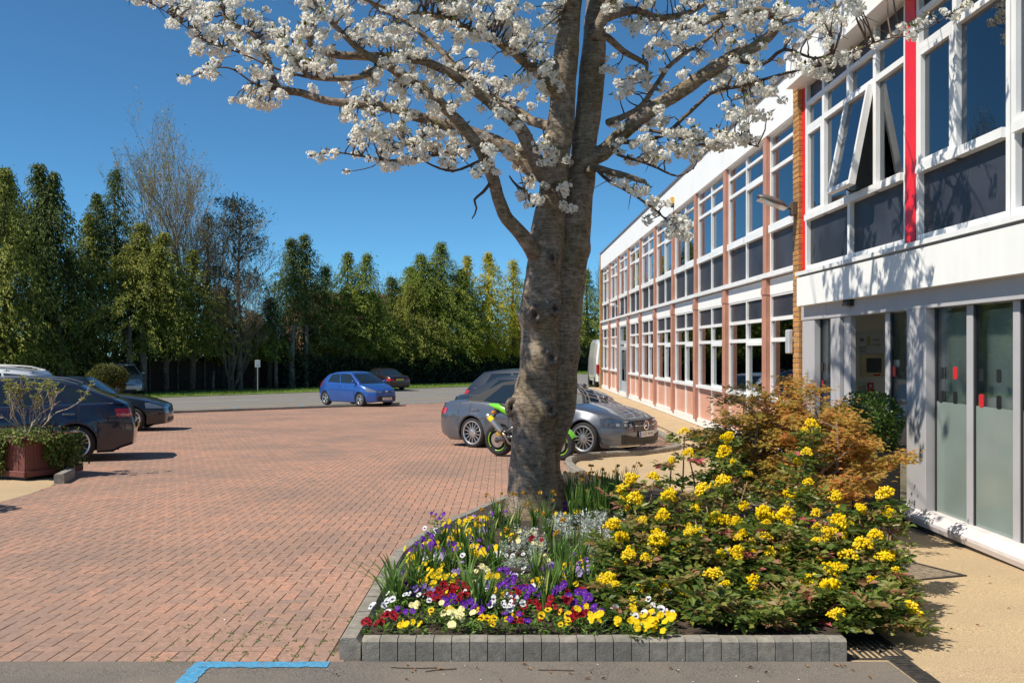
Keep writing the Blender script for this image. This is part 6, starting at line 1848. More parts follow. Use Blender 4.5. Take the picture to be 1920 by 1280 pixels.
def shoot(si, tip, flower=True, sc_=1.0, big=True):
    e = roots[si]; dt = data[si]; o0 = Vector(e.location)
    base = o0+Vector((rgm.normal(0,.13), rgm.normal(0,.13), -.02))
    base.x = base.x*.5+ (tip.x)*.5; base.y = base.y*.6+(tip.y+.12)*.4; base.z = soil_z(base.x, base.y)-.02 if base.x < 2.4 else G(base.x,base.y)+.05
    mid = base.lerp(tip,.5)+Vector((rgm.normal(0,.05),rgm.normal(0,.05),.03))
    pts = [base*(1-t)**2+mid*2*t*(1-t)+tip*t*t-o0 for t in [i/6 for i in range(7)]]
    dt['stem'].tube(pts, [.011,.010,.009,.008,.007,.006,.005], 6, caps=False)
    for q, (f, nn) in enumerate(((.97,6),(.78,5),(.55,5),(.34,4),(.16,3))):
        if q > 0 and (tip-base).length*f < .10: continue
        c_ = (base*(1-f)**2+mid*2*f*(1-f)+tip*f*f)-o0
        a = whorl(c_, rgm, n=nn, R=.15*sc_)
        for k_, v in zip('CDNLWR', a): dt[k_] += v
    if flower:
        f = bpy.data.objects.new('flower_cluster', MC[rgm.integers(0,5)]); COL.objects.link(f); f.parent = e
        f.location = tip-o0+Vector((0,0,.03)); s_ = rgm.uniform(.62,1.1) if big else rgm.uniform(.3,.62); f.scale = (s_, s_, s_*rgm.uniform(.8,1.45)); f.rotation_euler = (rgm.normal(0,.3), rgm.normal(0,.3), rgm.uniform(0,6))
def mah_tip(px, py):
    d = 6.2+max(0,(1150-py))/350*2.1+rgm.normal(0,.10)
    return spot(px, py, d)
for (px, py) in FC:
    if py < 880 and px < 1400: si = 4
    elif py < 930 and px > 1450: si = 5
    else: si = min(range(4), key=lambda i: abs(SHR[i][0]-px))
    tp_ = mah_tip(px, py); shoot(si, tp_)
    if rgm.random() < .7: shoot(si, tp_+Vector((rgm.normal(0,.06), rgm.normal(0,.05), rgm.uniform(-.10,-.04))), big=False)
for i in range(125):       # leafy shoots without flowers
    px = rgm.uniform(1125,1690); lo = 985 if px < 1600 else 1060
    py = rgm.uniform(lo if px > 1200 else 1010, 1165)
    if py < 1000 and rgm.random() < .3: continue
    t = mah_tip(px, py)
    shoot(min(range(4), key=lambda i_: abs(SHR[i_][0]-px)), t, flower=rgm.random() < .45, big=False)
for i in range(46):       # low growth spilling to the kerb
    px = rgm.uniform(1300,1700); t = spot(px, rgm.uniform(1105,1178), rgm.uniform(5.85,6.25)); t.z = max(t.z, soil_z(t.x,t.y)+.05)
    shoot(min(range(4), key=lambda i_: abs(SHR[i_][0]-px)), t, flower=rgm.random() < .08)
for e, dt in zip(roots, data):
    V, F = leaf_cards(np.array(dt['C']), np.array(dt['D']), np.array(dt['N']), np.array(dt['L']), np.array(dt['W']), fold=.18)
    me = np_mesh('leaves', V, F, rnd=dt['R']); me.materials.append(MAHLEAF); o = link_mesh('leaves', me, None, e); o['kind'] = 'stuff'
    o = dt['stem'].build('stems', STEMB, e, smooth=True); o['kind'] = 'stuff'

# ---------------- Japanese maple
MAPLELEAF = leafmat('maple_leaf', [(0,(.24,.24,.045)),(.4,(.46,.34,.07)),(.75,(.62,.34,.09)),(1,(.68,.27,.11))], trans=.5, rough=.5, spec=.2, nscale=1.6, nmix=.35)
MAPLEBARK = mat('maple_bark', (.17,.13,.10), rough=.8, var=.25, scale=18)
mp0 = Vector((2.88, 9.75, soil_z(2.88,9.75)))
maple = empty('japanese_maple', mp0); tag(maple, 'low bronze leaved japanese maple in front of the glass entrance', 'tree')
rgp = random.Random(12); mbm = MB(); tips = []
def mbranch(p, d, ln, r_, lvl):
    pts = [p]; q = p.copy(); dd = d.copy()
    n = 5
    for i in range(n):
        dd = (dd+Vector((rgp.gauss(0,.22), rgp.gauss(0,.22), rgp.gauss(-.02 if lvl > 1 else .04,.14)))).normalized()
        q = q+dd*ln/n; pts.append(q.copy())
    mbm.tube(pts, [r_*(1-.5*i/n) for i in range(n+1)], 6 if lvl < 2 else 4, caps=False)
    if lvl >= 2: tips.extend([(x, dd) for x in pts[2:]])
    if lvl < 4:
        for i in range(rgp.choice((2,3,3))):
            k_ = rgp.randint(2, n); a = rgp.uniform(0,6.283)
            nd = (dd*.8+Vector((math.cos(a), math.sin(a), rgp.uniform(-.35,.35)))*.8).normalized()
            mbranch(pts[k_], nd, ln*rgp.uniform(.58,.8), r_*.52, lvl+1)
for a in (2.6,3.4,4.4,5.4,.2,1.0,1.8,2.95,0.6,3.1,3.7,2.3,4.9,5.8):
    d = Vector((math.cos(a)*1.0, math.sin(a)*.7, 1.25)).normalized()
    mbranch(Vector((0,0,.05)), d, .74 if math.cos(a) < .5 else .52, .036, 0)
mbm.tube([(0,0,-.05),(0.01,0,.08)], [.07,.055], 8)
mbm.build('branches', MAPLEBARK, maple, smooth=True)
# crown shaped like a low dome, leaves in layered sprays
Cs=[];Ds=[];Ns=[];Ls=[];Ws=[];Rn=[]
rgq = np.random.default_rng(8)
def mleaf(c_, hang, col):
    a0 = rgq.uniform(0,6.283); out = np.array([math.cos(a0), math.sin(a0), 0])
    for k_ in range(5):
        t = (k_-2)*.52; s_ = np.array([-out[1], out[0], 0])
        d = out*math.cos(t)+s_*math.sin(t)+np.array([0,0,-hang])
        Cs.append(c_); Ds.append(d); Ns.append(np.array([0,0,1])+rgq.normal(0,.45,3)); Ls.append(rgq.uniform(.035,.055)*(1-.12*abs(k_-2))); Ws.append(rgq.uniform(.009,.013)); Rn.append(min(1,max(.01,col+rgq.normal(0,.12))))
keep = [t for t in tips if True]
for (p, dd) in keep:
    w = mp0+p
    x = 941+w.x/w.y*1850; y = 656-(w.z-EYE)/w.y*1850
    if y > 985 or w.x > 4.1 or x > 1716: continue
    col = rgq.uniform(.05,.6) if p.x < -.25 else rgq.uniform(.2,.9)
    for i in range(int(rgq.integers(5,9))):
        mleaf(np.array(p[:])+rgq.normal(0,.05,3)*np.array([1,1,.35])+np.array([0,0,.01]), rgq.uniform(.1,.8), col)
V, F = leaf_cards(np.array(Cs), np.array(Ds), np.array(Ns), np.array(Ls), np.array(Ws), fold=.1)
me = np_mesh('crown', V, F, rnd=Rn); me.materials.append(MAPLELEAF); o = link_mesh('crown', me, None, maple); o['kind'] = 'stuff'

# ---------------- clipped ball in a black planter by the door
def ball_bush(name, root, c_, R, m, n=5200, leaf=.035, squash=.95):
    rg = np.random.default_rng(int(R*1000)); 
    u = unit(rg.normal(0,1,(n,3))); rad = R*(1-.28*rg.random(n)**2.2)*(1+.06*np.sin(u[:,0]*7+u[:,2]*5)+.05*np.sin(u[:,1]*9))
    C = u*rad[:,None]*np.array([1,1,squash])+np.array(c_); D = u+rg.normal(0,.6,(n,3)); Nn = u+rg.normal(0,.6,(n,3))
    V, F = leaf_cards(C, D, Nn, rg.uniform(.6,1.2,n)*leaf, rg.uniform(.4,.7,n)*leaf, fold=.1)
    me = np_mesh(name, V, F, rnd=rg.uniform(.01,1,n)); me.materials.append(m); o = link_mesh(name, me, None, root); o['kind'] = 'stuff'
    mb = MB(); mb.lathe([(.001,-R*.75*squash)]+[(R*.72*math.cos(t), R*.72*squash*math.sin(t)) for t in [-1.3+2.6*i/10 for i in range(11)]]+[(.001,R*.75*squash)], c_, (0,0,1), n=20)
    mb.build('shade_core', mat('bush_inner_shade',(.018,.03,.008),rough=.9), root, smooth=True)  # solid dark ball; the shade between the leaves is put into its colour
BOX = leafmat('box_leaf', [(0,(.03,.075,.008)),(.7,(.07,.14,.015)),(1,(.13,.2,.03))], trans=.25, rough=.4)
px0 = Vector((4.02,10.85,G(4.02,10.85)))
pl = empty('tall_planter', px0); tag(pl, 'tall square black planter beside the entrance door', 'planter')
mb = MB(); mb.bbox(-.26,.26,-.26,.26,0,.78,b=.012); mb.build('tub', mat('black_planter',(.012,.011,.011),rough=.35,var=.1), pl)
mb = MB(); mb.box(-.235,.235,-.235,.235,.78,.785); mb.build('soil', SOIL, pl)
bb = empty('clipped_bush', px0+Vector((0,0,.785))); tag(bb, 'clipped green ball bush growing in the black planter', 'bush')
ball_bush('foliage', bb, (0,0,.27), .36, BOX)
mb = MB(); mb.tube([(0,0,-.03),(0,0,.2)], .025, 8); mb.build('stem', MAPLEBARK, bb)

# ---------------- drain grate, channel, access cover, litter
IRON = mat('cast_iron', (.055,.048,.042), rough=.7, var=.3, scale=20, metal=.3)
dg = empty('drain_grate', (2.15,5.92,G(2.15,5.92))); tag(dg, 'rusty slotted drain grate at the end of the bed kerb', 'drain')
mb = MB(); mb.box(-.17,.21,-.27,-.235,-.06,.006); mb.box(-.17,.21,.235,.27,-.06,.006); mb.box(-.17,-.14,-.235,.235,-.06,.006); mb.box(.18,.21,-.235,.235,-.06,.006); mb.build('frame', IRON, dg)
for i in range(9):
    mb = MB(); x = -.125+i*.036; mb.box(x-.009,x+.009,-.235,.235,-.03,.003); mb.build('bar', IRON, dg)
mb = MB(); mb.box(-.14,.18,-.235,.235,-.062,-.06); mb.build('pit', BLACK, dg)
ch = empty('drain_channel', (2.27,4.4,G(2.27,4.4))); tag(ch, 'narrow dark drain channel cover running toward the grate', 'drain')
for i in range(9):
    mb = MB(); mb.bbox(-.06,.06,-.145,.145,-.03,.004,b=.002)
    for k_ in range(9): mb.box(-.05,.05,-.13+k_*.031,-.115+k_*.031,.004,.007)
    o = mb.build('cover', IRON, ch); o.location = (0, -1.15+i*.29, -.019*(-1.15+i*.29))
mc = empty('access_cover', (3.28,8.15,G(3.28,8.15))); tag(mc, 'recessed square access cover in the buff pavement beside the mahonia', 'cover'); mc.rotation_euler = (-.019,0,.35)
mb = MB(); s_ = .36
for (a,b_,c_,d_) in ((-s_,s_,-s_,-s_+.03),(-s_,s_,s_-.03,s_),(-s_,-s_+.03,-s_+.03,s_-.03),(s_-.03,s_,-s_+.03,s_-.03)): mb.box(a,b_,c_,d_,-.03,.006)
mb.build('frame', IRON, mc)
mb = MB(); mb.box(-s_+.035,s_-.035,-s_+.035,s_-.035,-.03,.002); mb.build('infill', mat('cover_infill',(.2,.155,.11),rough=.9,var=.35,scale=30,bump=.4), mc)
DEAD = leafmat('dead_leaf', [(0,(.12,.04,.015)),(.6,(.30,.12,.05)),(1,(.45,.28,.10))], trans=.2)
def dead_leaf(x, y, s_, label):
    mb = MB(); a = random.uniform(0,6.28); d = Vector((math.cos(a),math.sin(a),0)); n_ = Vector((-d.y,d.x,0))
    P = [[-d*s_+Vector((0,0,.002)), d*0+n_*s_*.35+Vector((0,0,.012)), d*s_+Vector((0,0,.006))],[-d*s_+Vector((0,0,.002)), Vector((0,0,.003)), d*s_+Vector((0,0,.006))],[-d*s_+Vector((0,0,.002)), -n_*s_*.35+Vector((0,0,.014)), d*s_+Vector((0,0,.006))]]
    mb.grid(P, rnd=random.uniform(.05,1)); o = mb.build('dead_leaf', DEAD, None); o.location = (x,y,G(x,y)+.002)
    tag(o, label, 'leaf', label)
for i in range(26):
    x = random.uniform(-.9,2.1); y = random.uniform(5.25,5.58); dead_leaf(x, y, random.uniform(.008,.022), 'small dry brown leaf lying on the grey asphalt')
for i in range(16):
    x = random.uniform(2.4,4.0); y = random.uniform(5.2,8.6); dead_leaf(x, y, random.uniform(.008,.02), 'dry leaf fallen on the buff pavement')
mb = MB()
for (pts) in ([(-.62,5.50),(-.55,5.485),(-.45,5.48),(-.36,5.49)],[(-.42,5.42),(-.36,5.45),(-.25,5.47)],[(.2,5.45),(.3,5.447),(.4,5.44)]):
    tw_ = MB(); tw_.tube([(x,y,G(x,y)+.005) for x,y in pts], .003, 5); o = tw_.build('fallen_twig', TWIG); tag(o, 'thin brown twig lying on the asphalt below the bed kerb', 'twig', 'fallen twigs on the asphalt')

# ================================================================== PLANTER TUB ON THE LEFT
TUBW = mat('red_brown_timber', (.15,.045,.035), rough=.6, var=.2, scale=10, bump=.3, bscale=30, stretch=(14,14,1.2))
c0 = Vector((-7.32,15.35,0)); c0.z = G(c0.x,c0.y)
tub = empty('planter_tub', c0, math.radians(-26)); tag(tub, 'red-brown timber planter tub overgrown with ivy', 'planter')
hw = .48
for sx, sy, rz in ((0,-1,0),(1,0,90),(0,1,180),(-1,0,270)):
    for i in range(7):
        mb = MB(); w = 2*hw/7; x = -hw+i*w; mb.bbox(x+.003,x+w-.003,-hw-.012,-hw+.012,.10,.62,b=.004)
        o = mb.build('plank', TUBW, tub); o.rotation_euler = (0,0,math.radians(rz))
    for (z0,z1) in ((.58,.66),(.06,.15)):
        mb = MB(); mb.bbox(-hw-.05,hw+.05,-hw-.05,-hw-.014,z0,z1,b=.006); o = mb.build('rail', TUBW, tub); o.rotation_euler = (0,0,math.radians(rz))
mb = MB(); mb.box(-hw+.02,hw-.02,-hw+.02,hw-.02,.1,.58); mb.build('soil', SOIL, tub)
mb = MB(); mb.bbox(-hw+.05,hw-.05,-hw+.05,hw-.05,.0,.09,b=.01); mb.build('foot', BLACK, tub)
IVY = leafmat('ivy_leaf', [(0,(.05,.09,.015)),(.6,(.13,.18,.03)),(1,(.28,.30,.07))], trans=.3, nscale=3)
iv = empty('ivy', c0+Vector((0,0,.6)), math.radians(-26)); tag(iv, 'trailing ivy spilling over the timber planter tub', 'plant')
rgv = np.random.default_rng(3); Cs=[];Ds=[];Ns=[]
def iv_strand(x, y, nx, ny, ln):
    z = .06; px_, py_ = x, y
    for i in range(int(ln/.02)):
        t = i*.02
        px_ += rgv.normal(0,.008); py_ += rgv.normal(0,.008)
        zz = .06-t
        for q in range(3):
            Cs.append((px_+nx*(.05+rgv.uniform(0,.07))+rgv.normal(0,.03), py_+ny*(.05+rgv.uniform(0,.07))+rgv.normal(0,.03), zz+rgv.normal(0,.02)))
            Ds.append((nx+rgv.normal(0,.7), ny+rgv.normal(0,.7), -1+rgv.normal(0,.6))); Ns.append((nx+rgv.normal(0,.5), ny+rgv.normal(0,.5), .5+rgv.normal(0,.4)))
for i in range(64):
    s_ = rgv.uniform(-hw,hw)
    if i % 2 == 0:
        cov = .62 if s_ < .08 else .14
        iv_strand(s_, -hw, 0, -1, cov*rgv.uniform(.6,1.0))
    else: iv_strand(hw, s_, 1, 0, (.55 if s_ > -.2 else .15)*rgv.uniform(.5,1.0))
for i in range(900):
    Cs.append((rgv.uniform(-hw-.05,hw+.08), rgv.uniform(-hw-.08,hw), rgv.uniform(.02,.14))); Ds.append(rgv.normal(0,1,3)*np.array([1,1,.4])); Ns.append(np.array([0,0,1])+rgv.normal(0,.5,3))
n_ = len(Cs); V, F = leaf_cards(Cs, Ds, Ns, rgv.uniform(.035,.06,n_), rgv.uniform(.03,.045,n_), fold=.1)
me = np_mesh('foliage', V, F, rnd=rgv.uniform(.01,1,n_)); me.materials.append(IVY); o = link_mesh('foliage', me, None, iv); o['kind'] = 'stuff'
# open pale shrub in the tub
SHRL = leafmat('pale_shrub_leaf', [(0,(.10,.14,.03)),(.5,(.24,.26,.06)),(1,(.42,.40,.12))], trans=.35, rough=.4, nscale=3)
PALEB = mat('pale_bark', (.40,.33,.25), rough=.8, var=.2, scale=20)
sh = empty('tub_shrub', c0+Vector((0,0,.62))); tag(sh, 'open shrub with pale stems and yellow-green leaf tufts in the timber tub', 'shrub')
rgs = random.Random(4); smb = MB(); Cs=[];Ds=[];Ns=[]; rgn = np.random.default_rng(6)
def sbranch(p, d, ln, r_, lvl):
    pts = [p]; q = p.copy(); dd = d.copy()
    for i in range(4):
        dd = (dd+Vector((rgs.gauss(0,.18),rgs.gauss(0,.18),rgs.gauss(.08,.12)))).normalized(); q = q+dd*ln/4; pts.append(q.copy())
    smb.tube(pts, [r_*(1-.4*i/4) for i in range(5)], 5, caps=False)
    if lvl < 3:
        for i in range(rgs.choice((2,2,3))):
            a = rgs.uniform(0,6.283); nd = (dd+Vector((math.cos(a),math.sin(a),rgs.uniform(-.1,.5)))*.75).normalized()
            sbranch(pts[rgs.randint(2,4)], nd, ln*rgs.uniform(.6,.85), r_*.6, lvl+1)
    if lvl >= 2 and rgs.random() < .8:
        for i in range(12):
            a = rgn.uniform(0,6.283); Cs.append(q[:]); Ds.append((math.cos(a),math.sin(a),rgn.uniform(.0,.9))); Ns.append((rgn.normal(0,.3),rgn.normal(0,.3),1))
for a in (0.2,1.5,2.6,3.3,4.0,5.2,5.9): sbranch(Vector((rgs.gauss(0,.08),rgs.gauss(0,.08),-.05)), Vector((math.cos(a)*.75,math.sin(a)*.45,.8)).normalized(), .46, .017, 0)
smb.build('stems', PALEB, sh, smooth=True)
n_ = len(Cs); V, F = leaf_cards(np.array(Cs), np.array(Ds), np.array(Ns), rgn.uniform(.05,.085,n_), rgn.uniform(.02,.03,n_), fold=.15)
me = np_mesh('leaves', V, F, rnd=rgn.uniform(.01,1,n_)); me.materials.append(SHRL); o = link_mesh('leaves', me, None, sh); o['kind'] = 'stuff'
# round bush beyond the cars
gb = empty('round_bush', (-12.0,30.0,G(-12.0,30.0))); tag(gb, 'round clipped olive-green bush beyond the navy estate car', 'bush')
OLIVE = leafmat('olive_leaf', [(0,(.05,.06,.01)),(.6,(.11,.12,.02)),(1,(.19,.17,.035))], trans=.25, nscale=2)
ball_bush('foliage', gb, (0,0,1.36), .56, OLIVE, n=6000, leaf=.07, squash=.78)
mb = MB(); mb.tube([(0,0,-.05),(0,0,1.2)], [.06,.05], 8); mb.build('stem', MAPLEBARK, gb)

# a second bush in a pot, standing left of the view; only its shadow falls into it
pb_ = Vector((-6.95,11.35,G(-6.95,11.35)))
pt = empty('flower_pot', pb_); tag(pt, 'low terracotta pot with a domed bush at the edge of the buff island', 'pot')
mb = MB(); mb.lathe([(.001,0),(.2,0),(.27,.36),(.29,.36),(.29,.40),(.25,.40),(.24,.36),(.001,.36)], (0,0,0), (0,0,1), n=24); mb.build('bowl', mat('terracotta_pot',(.35,.15,.09),rough=.8), pt)
rb_ = empty('domed_bush', pb_+Vector((0,0,.36))); tag(rb_, 'domed olive bush growing in the terracotta pot', 'bush')
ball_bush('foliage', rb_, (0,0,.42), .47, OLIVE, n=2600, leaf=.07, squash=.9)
mb = MB(); mb.tube([(0,0,-.02),(0,0,.3)], .03, 8); mb.build('stem', MAPLEBARK, rb_)
# fallen petals
rgf = np.random.default_rng(61); C = []
for i in range(420):
    x = .5+rgf.normal(0,1.7); y = 8.2+rgf.normal(0,2.4)
    if y < 5.2 or x > 4.1: continue
    z = soil_z(x,y)+.01 if in_poly(x,y,BED) else G(x,y)+.003
    C.append((x,y,z))
n_ = len(C); V, F = leaf_cards(C, rgf.normal(0,1,(n_,3))*np.array([1,1,.15]), np.array([0,0,1])+rgf.normal(0,.25,(n_,3)), rgf.uniform(.012,.018,n_), rgf.uniform(.009,.013,n_))
me = np_mesh('fallen_petals', V, F, rnd=rgf.uniform(.01,1,n_)); me.materials.append(PETAL); o = link_mesh('fallen_petals', me); tag(o, 'white cherry petals fallen on the ground round the tree', 'petals', kind='stuff')
# ================================================================== TREES, FENCE AND HEDGE BEYOND THE ROAD
TRUNKM = mat('conifer_bark', (.12,.095,.07), rough=.9, var=.3, scale=6, bump=.5, bscale=12)
TRUNKP = mat('pale_bark_far', (.17,.15,.115), rough=.9, var=.3, scale=6)
def far_at(px, n=58.0):
    kx = (px-941)/1850.0
    d = n*1.41421/(1-kx)
    return kx*d, d
GREENS = {  # yellowish spray tips; upper stops raised further to put sunlight into the colour
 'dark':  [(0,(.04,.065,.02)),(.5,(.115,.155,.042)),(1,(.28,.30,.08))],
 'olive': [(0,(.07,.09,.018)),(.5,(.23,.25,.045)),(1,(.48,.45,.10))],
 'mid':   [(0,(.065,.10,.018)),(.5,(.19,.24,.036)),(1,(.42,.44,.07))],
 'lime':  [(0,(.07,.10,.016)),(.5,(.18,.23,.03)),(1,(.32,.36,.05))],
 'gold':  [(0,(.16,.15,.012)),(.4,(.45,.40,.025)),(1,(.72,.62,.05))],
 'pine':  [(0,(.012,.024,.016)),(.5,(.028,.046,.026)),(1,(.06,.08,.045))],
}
def conifer(px, py_top, half_px, py_low, colour, label, n=58.0, droop=.5, nb=150, spray=.29, seed=1, shape=.72, tops=(), trunk_r=.17, gap=0.0, lean=0.0):
    rg = np.random.default_rng(seed)
    x, y = far_at(px, n); z0 = G(x, y)
    H = EYE+(656-py_top)/1850*y-z0; zl_ = EYE+(656-py_low)/1850*y-z0; R = half_px/1850*y
    root = empty('conifer_tree', (x, y, z0)); tag(root, label, 'tree', 'evergreens beyond the road')
    mb = MB(); mb.tube([(0,0,-.2),(.05,0,H*.3),(lean*.5,0,H*.65),(lean,0,H-.2)], [trunk_r*1.3,trunk_r,trunk_r*.6,.02], 8); mb.build('trunk', TRUNKM, root, smooth=True)
    C=[];D=[];N=[];L=[];W=[];Rn=[]
    leaders = [(lean, 0, H, 1.0)]+[(dx/1850*y, rg.normal(0,.4), EYE+(656-py)/1850*y-z0, .55) for (dx, py) in tops]
    for (lx, ly, lh, wscale) in leaders:
        cnt = int(nb*1.7*wscale)
        lowz = zl_ if wscale == 1.0 else max(zl_, lh*.55)
        for i in range(cnt):
            t = (i+rg.random())/cnt                 # 0 bottom .. 1 top
            h = lowz+(lh-lowz)*t**.85
            prof = min(1.15, 1.75*(1-t)**1.05)*(.38+.85*rg.random()**1.2)+.02
            if t < .12: prof *= .55+.45*t/.12
            Lb = R*wscale*prof
            az = rg.uniform(0,6.283); Lb *= 1.22*(1+.38*mnoise.noise((math.cos(az)*1.3+seed*7.1, math.sin(az)*1.3, h*.42))); ca, sa = math.cos(az), math.sin(az)
            col = rg.normal(.45,.14)
            m_ = max(3, int(Lb/.22))
            for q in range(m_):
                s_ = (q+rg.random()*.8+.25)/m_
                rad = Lb*s_
                zz = h+Lb*(.16*s_-droop*s_*s_)
                bx = lx*(h/lh)+rad*ca+rg.normal(0,.07); by = ly+rad*sa+rg.normal(0,.07)
                for e in range(5 if s_ > .4 else 3):
                    C.append((bx+rg.normal(0,.12), by+rg.normal(0,.12), zz+rg.normal(0,.10)))
                    D.append((ca*.8+rg.normal(0,.55), sa*.8+rg.normal(0,.55), -droop*1.5+rg.normal(0,.4)))
                    N.append((ca*.7+rg.normal(0,.5), sa*.7+rg.normal(0,.5), .8+rg.normal(0,.35)))
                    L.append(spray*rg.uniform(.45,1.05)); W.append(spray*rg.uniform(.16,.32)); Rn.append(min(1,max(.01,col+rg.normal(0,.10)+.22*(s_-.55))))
        for q in range(26):     # nodding tip
            t = q/26; C.append((lx+.10*t*t*3, ly, lh-.9+t*1.0-.35*t**4)); D.append((rg.normal(0,.6), rg.normal(0,.6), -.6)); N.append(rg.normal(0,1,3)); L.append(spray*.7); W.append(spray*.22); Rn.append(.45)
    V, F = leaf_cards(C, D, N, np.array(L), np.array(W), fold=.2, tip=.7)
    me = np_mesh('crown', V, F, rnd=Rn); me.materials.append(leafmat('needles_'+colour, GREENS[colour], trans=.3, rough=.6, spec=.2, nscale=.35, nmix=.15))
    o = link_mesh('crown', me, None, root); o['kind'] = 'stuff'
    return root

def bare_tree(px, py_top, half_px, label, n=60, seed=3, r0=.22, stems=1, leafy=0, col=(.13,.10,.075), fork=.15, lcol=None, levels=6, spread=.42, group=None):
    rg = random.Random(seed); rn = np.random.default_rng(seed)
    x, y = far_at(px, n); z0 = G(x, y)
    H = EYE+(656-py_top)/1850*y-z0; R = half_px/1850*y
    root = empty('bare_tree', (x, y, z0)); tag(root, label, 'tree', group)
    mb = MB(); tips = []
    def grow(p, d, ln, r_, lv):
        pts = [p]; q = p.copy(); dd = d.copy(); nseg = 3 if lv > 2 else 5
        for i in range(nseg):
            dd = (dd+Vector((rg.gauss(0,.10), rg.gauss(0,.10), rg.gauss(.05,.05)))).normalized(); q = q+dd*ln/nseg; pts.append(q.copy())
        mb.tube(pts, [r_*(1-.42*i/nseg) for i in range(nseg+1)], 6 if lv < 2 else (4 if lv < 4 else 3), caps=False)
        if lv >= levels-2: tips.append(q.copy()); tips.append(pts[1].copy())
        if lv >= levels: return
        for i in range(3 if lv else 5):
            k_ = rg.randint(max(1,nseg-2), nseg) if lv else rg.randint(1, nseg); a = rg.uniform(0,6.283)
            nd = (dd+Vector((math.cos(a), math.sin(a), rg.uniform(.0,.35)))*spread*rg.uniform(.7,1.3)).normalized()
            grow(pts[k_], nd, ln*rg.uniform(.58,.76), max(.009, r_*.55), lv+1)
    for s_ in range(stems):
        a = 6.283*s_/stems+.6; tl = Vector((math.cos(a)*fork, math.sin(a)*fork, 1)).normalized()
        grow(Vector((math.cos(a)*.12*(stems>1), math.sin(a)*.12*(stems>1), -.2)), tl, H*.42, r0, 0)
    # fit the crown to its measured height and width
    V = np.array(mb.v); sz = H/V[:,2].max(); ext = np.percentile(np.abs(V[:,0]), 99.0); sx = R/ext
    mb.v = [tuple(v) for v in V*np.array([sx,sx,sz])]
    mb.build('branches', mat('bark_'+label[:14].replace(' ','_'), col, rough=.9, var=.3, scale=5), root)
    if leafy:
        T = np.array([t[:] for t in tips])*np.array([sx,sx,sz]); T = T[rn.integers(0,len(T),leafy)]+rn.normal(0,.12,(leafy,3))
        V, F = leaf_cards(T, rn.normal(0,1,(leafy,3)), rn.normal(0,1,(leafy,3)), rn.uniform(.08,.18,leafy), rn.uniform(.05,.10,leafy))
        me = np_mesh('young_leaves', V, F, rnd=rn.uniform(.01,1,leafy)); me.materials.append(lcol or leafmat('bud_leaf', [(0,(.17,.15,.035)),(1,(.36,.36,.08))], trans=.3))
        o = link_mesh('young_leaves', me, None, root); o['kind'] = 'stuff'
    return root

YGL = leafmat('spring_leaf', [(0,(.10,.13,.02)),(1,(.26,.29,.06))], trans=.4)
# far, hazy ones first
for i, (px, py, hp, sd) in enumerate(((545,462,60,5),(735,500,50,6),(970,478,45,7),(1010,470,40,8),(1115,480,45,9),(700,520,40,11))):
    bare_tree(px, py, hp, ['pale green budding tree behind the dark conifer','bare brown tree between two evergreens','thin bare tree behind the golden cypresses','thin bare tree behind the golden cypresses','bare tree showing over the trees by the office wing','bare brown tree between two evergreens'][i], n=66, seed=sd, r0=.14, leafy=2600 if i == 0 else (500), lcol=YGL if i == 0 else None, levels=5, group=[None,'bare brown trees among evergreens','thin bare trees behind cypresses','thin bare trees behind cypresses',None,'bare brown trees among evergreens'][i])
bare_tree(342, 205, 150, 'tall bare multi-stemmed tree towering over the evergreens', n=59.5, seed=21, r0=.17, stems=6, leafy=6500, fork=.30, levels=6, spread=.5, col=(.26,.21,.15))
bare_tree(435, 480, 62, 'tangled bare brown shrub in front of the pine', n=56, seed=31, r0=.07, stems=4, leafy=900, fork=.35, levels=6, spread=.6, col=(.20,.15,.105))

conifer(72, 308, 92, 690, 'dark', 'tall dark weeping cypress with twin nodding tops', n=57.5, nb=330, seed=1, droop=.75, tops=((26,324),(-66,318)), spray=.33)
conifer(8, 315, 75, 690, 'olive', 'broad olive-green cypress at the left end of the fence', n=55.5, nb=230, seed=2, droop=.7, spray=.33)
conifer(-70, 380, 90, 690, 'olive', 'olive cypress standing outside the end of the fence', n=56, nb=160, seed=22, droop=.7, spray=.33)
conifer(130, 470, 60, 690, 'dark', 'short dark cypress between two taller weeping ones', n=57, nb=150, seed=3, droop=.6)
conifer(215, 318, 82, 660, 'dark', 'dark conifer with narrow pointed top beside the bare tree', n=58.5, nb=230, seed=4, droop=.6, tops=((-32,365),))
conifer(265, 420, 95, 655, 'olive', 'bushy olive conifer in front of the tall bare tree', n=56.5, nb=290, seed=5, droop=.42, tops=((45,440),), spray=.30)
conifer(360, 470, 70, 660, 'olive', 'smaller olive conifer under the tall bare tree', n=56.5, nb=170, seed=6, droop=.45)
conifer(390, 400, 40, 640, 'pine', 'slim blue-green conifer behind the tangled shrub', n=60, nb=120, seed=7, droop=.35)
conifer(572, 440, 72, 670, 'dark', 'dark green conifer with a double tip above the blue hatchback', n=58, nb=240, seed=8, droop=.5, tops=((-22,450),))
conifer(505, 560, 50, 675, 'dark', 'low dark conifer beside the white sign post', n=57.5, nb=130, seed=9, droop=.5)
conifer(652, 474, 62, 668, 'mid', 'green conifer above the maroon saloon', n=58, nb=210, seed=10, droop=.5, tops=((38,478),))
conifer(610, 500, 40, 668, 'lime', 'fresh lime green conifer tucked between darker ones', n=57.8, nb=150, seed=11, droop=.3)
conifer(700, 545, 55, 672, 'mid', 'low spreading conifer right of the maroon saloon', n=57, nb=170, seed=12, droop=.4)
conifer(826, 456, 88, 672, 'mid', 'broad green conifer with several pointed tops', n=58, nb=300, seed=13, droop=.42, tops=((-58,500),(-34,480),(38,505)))
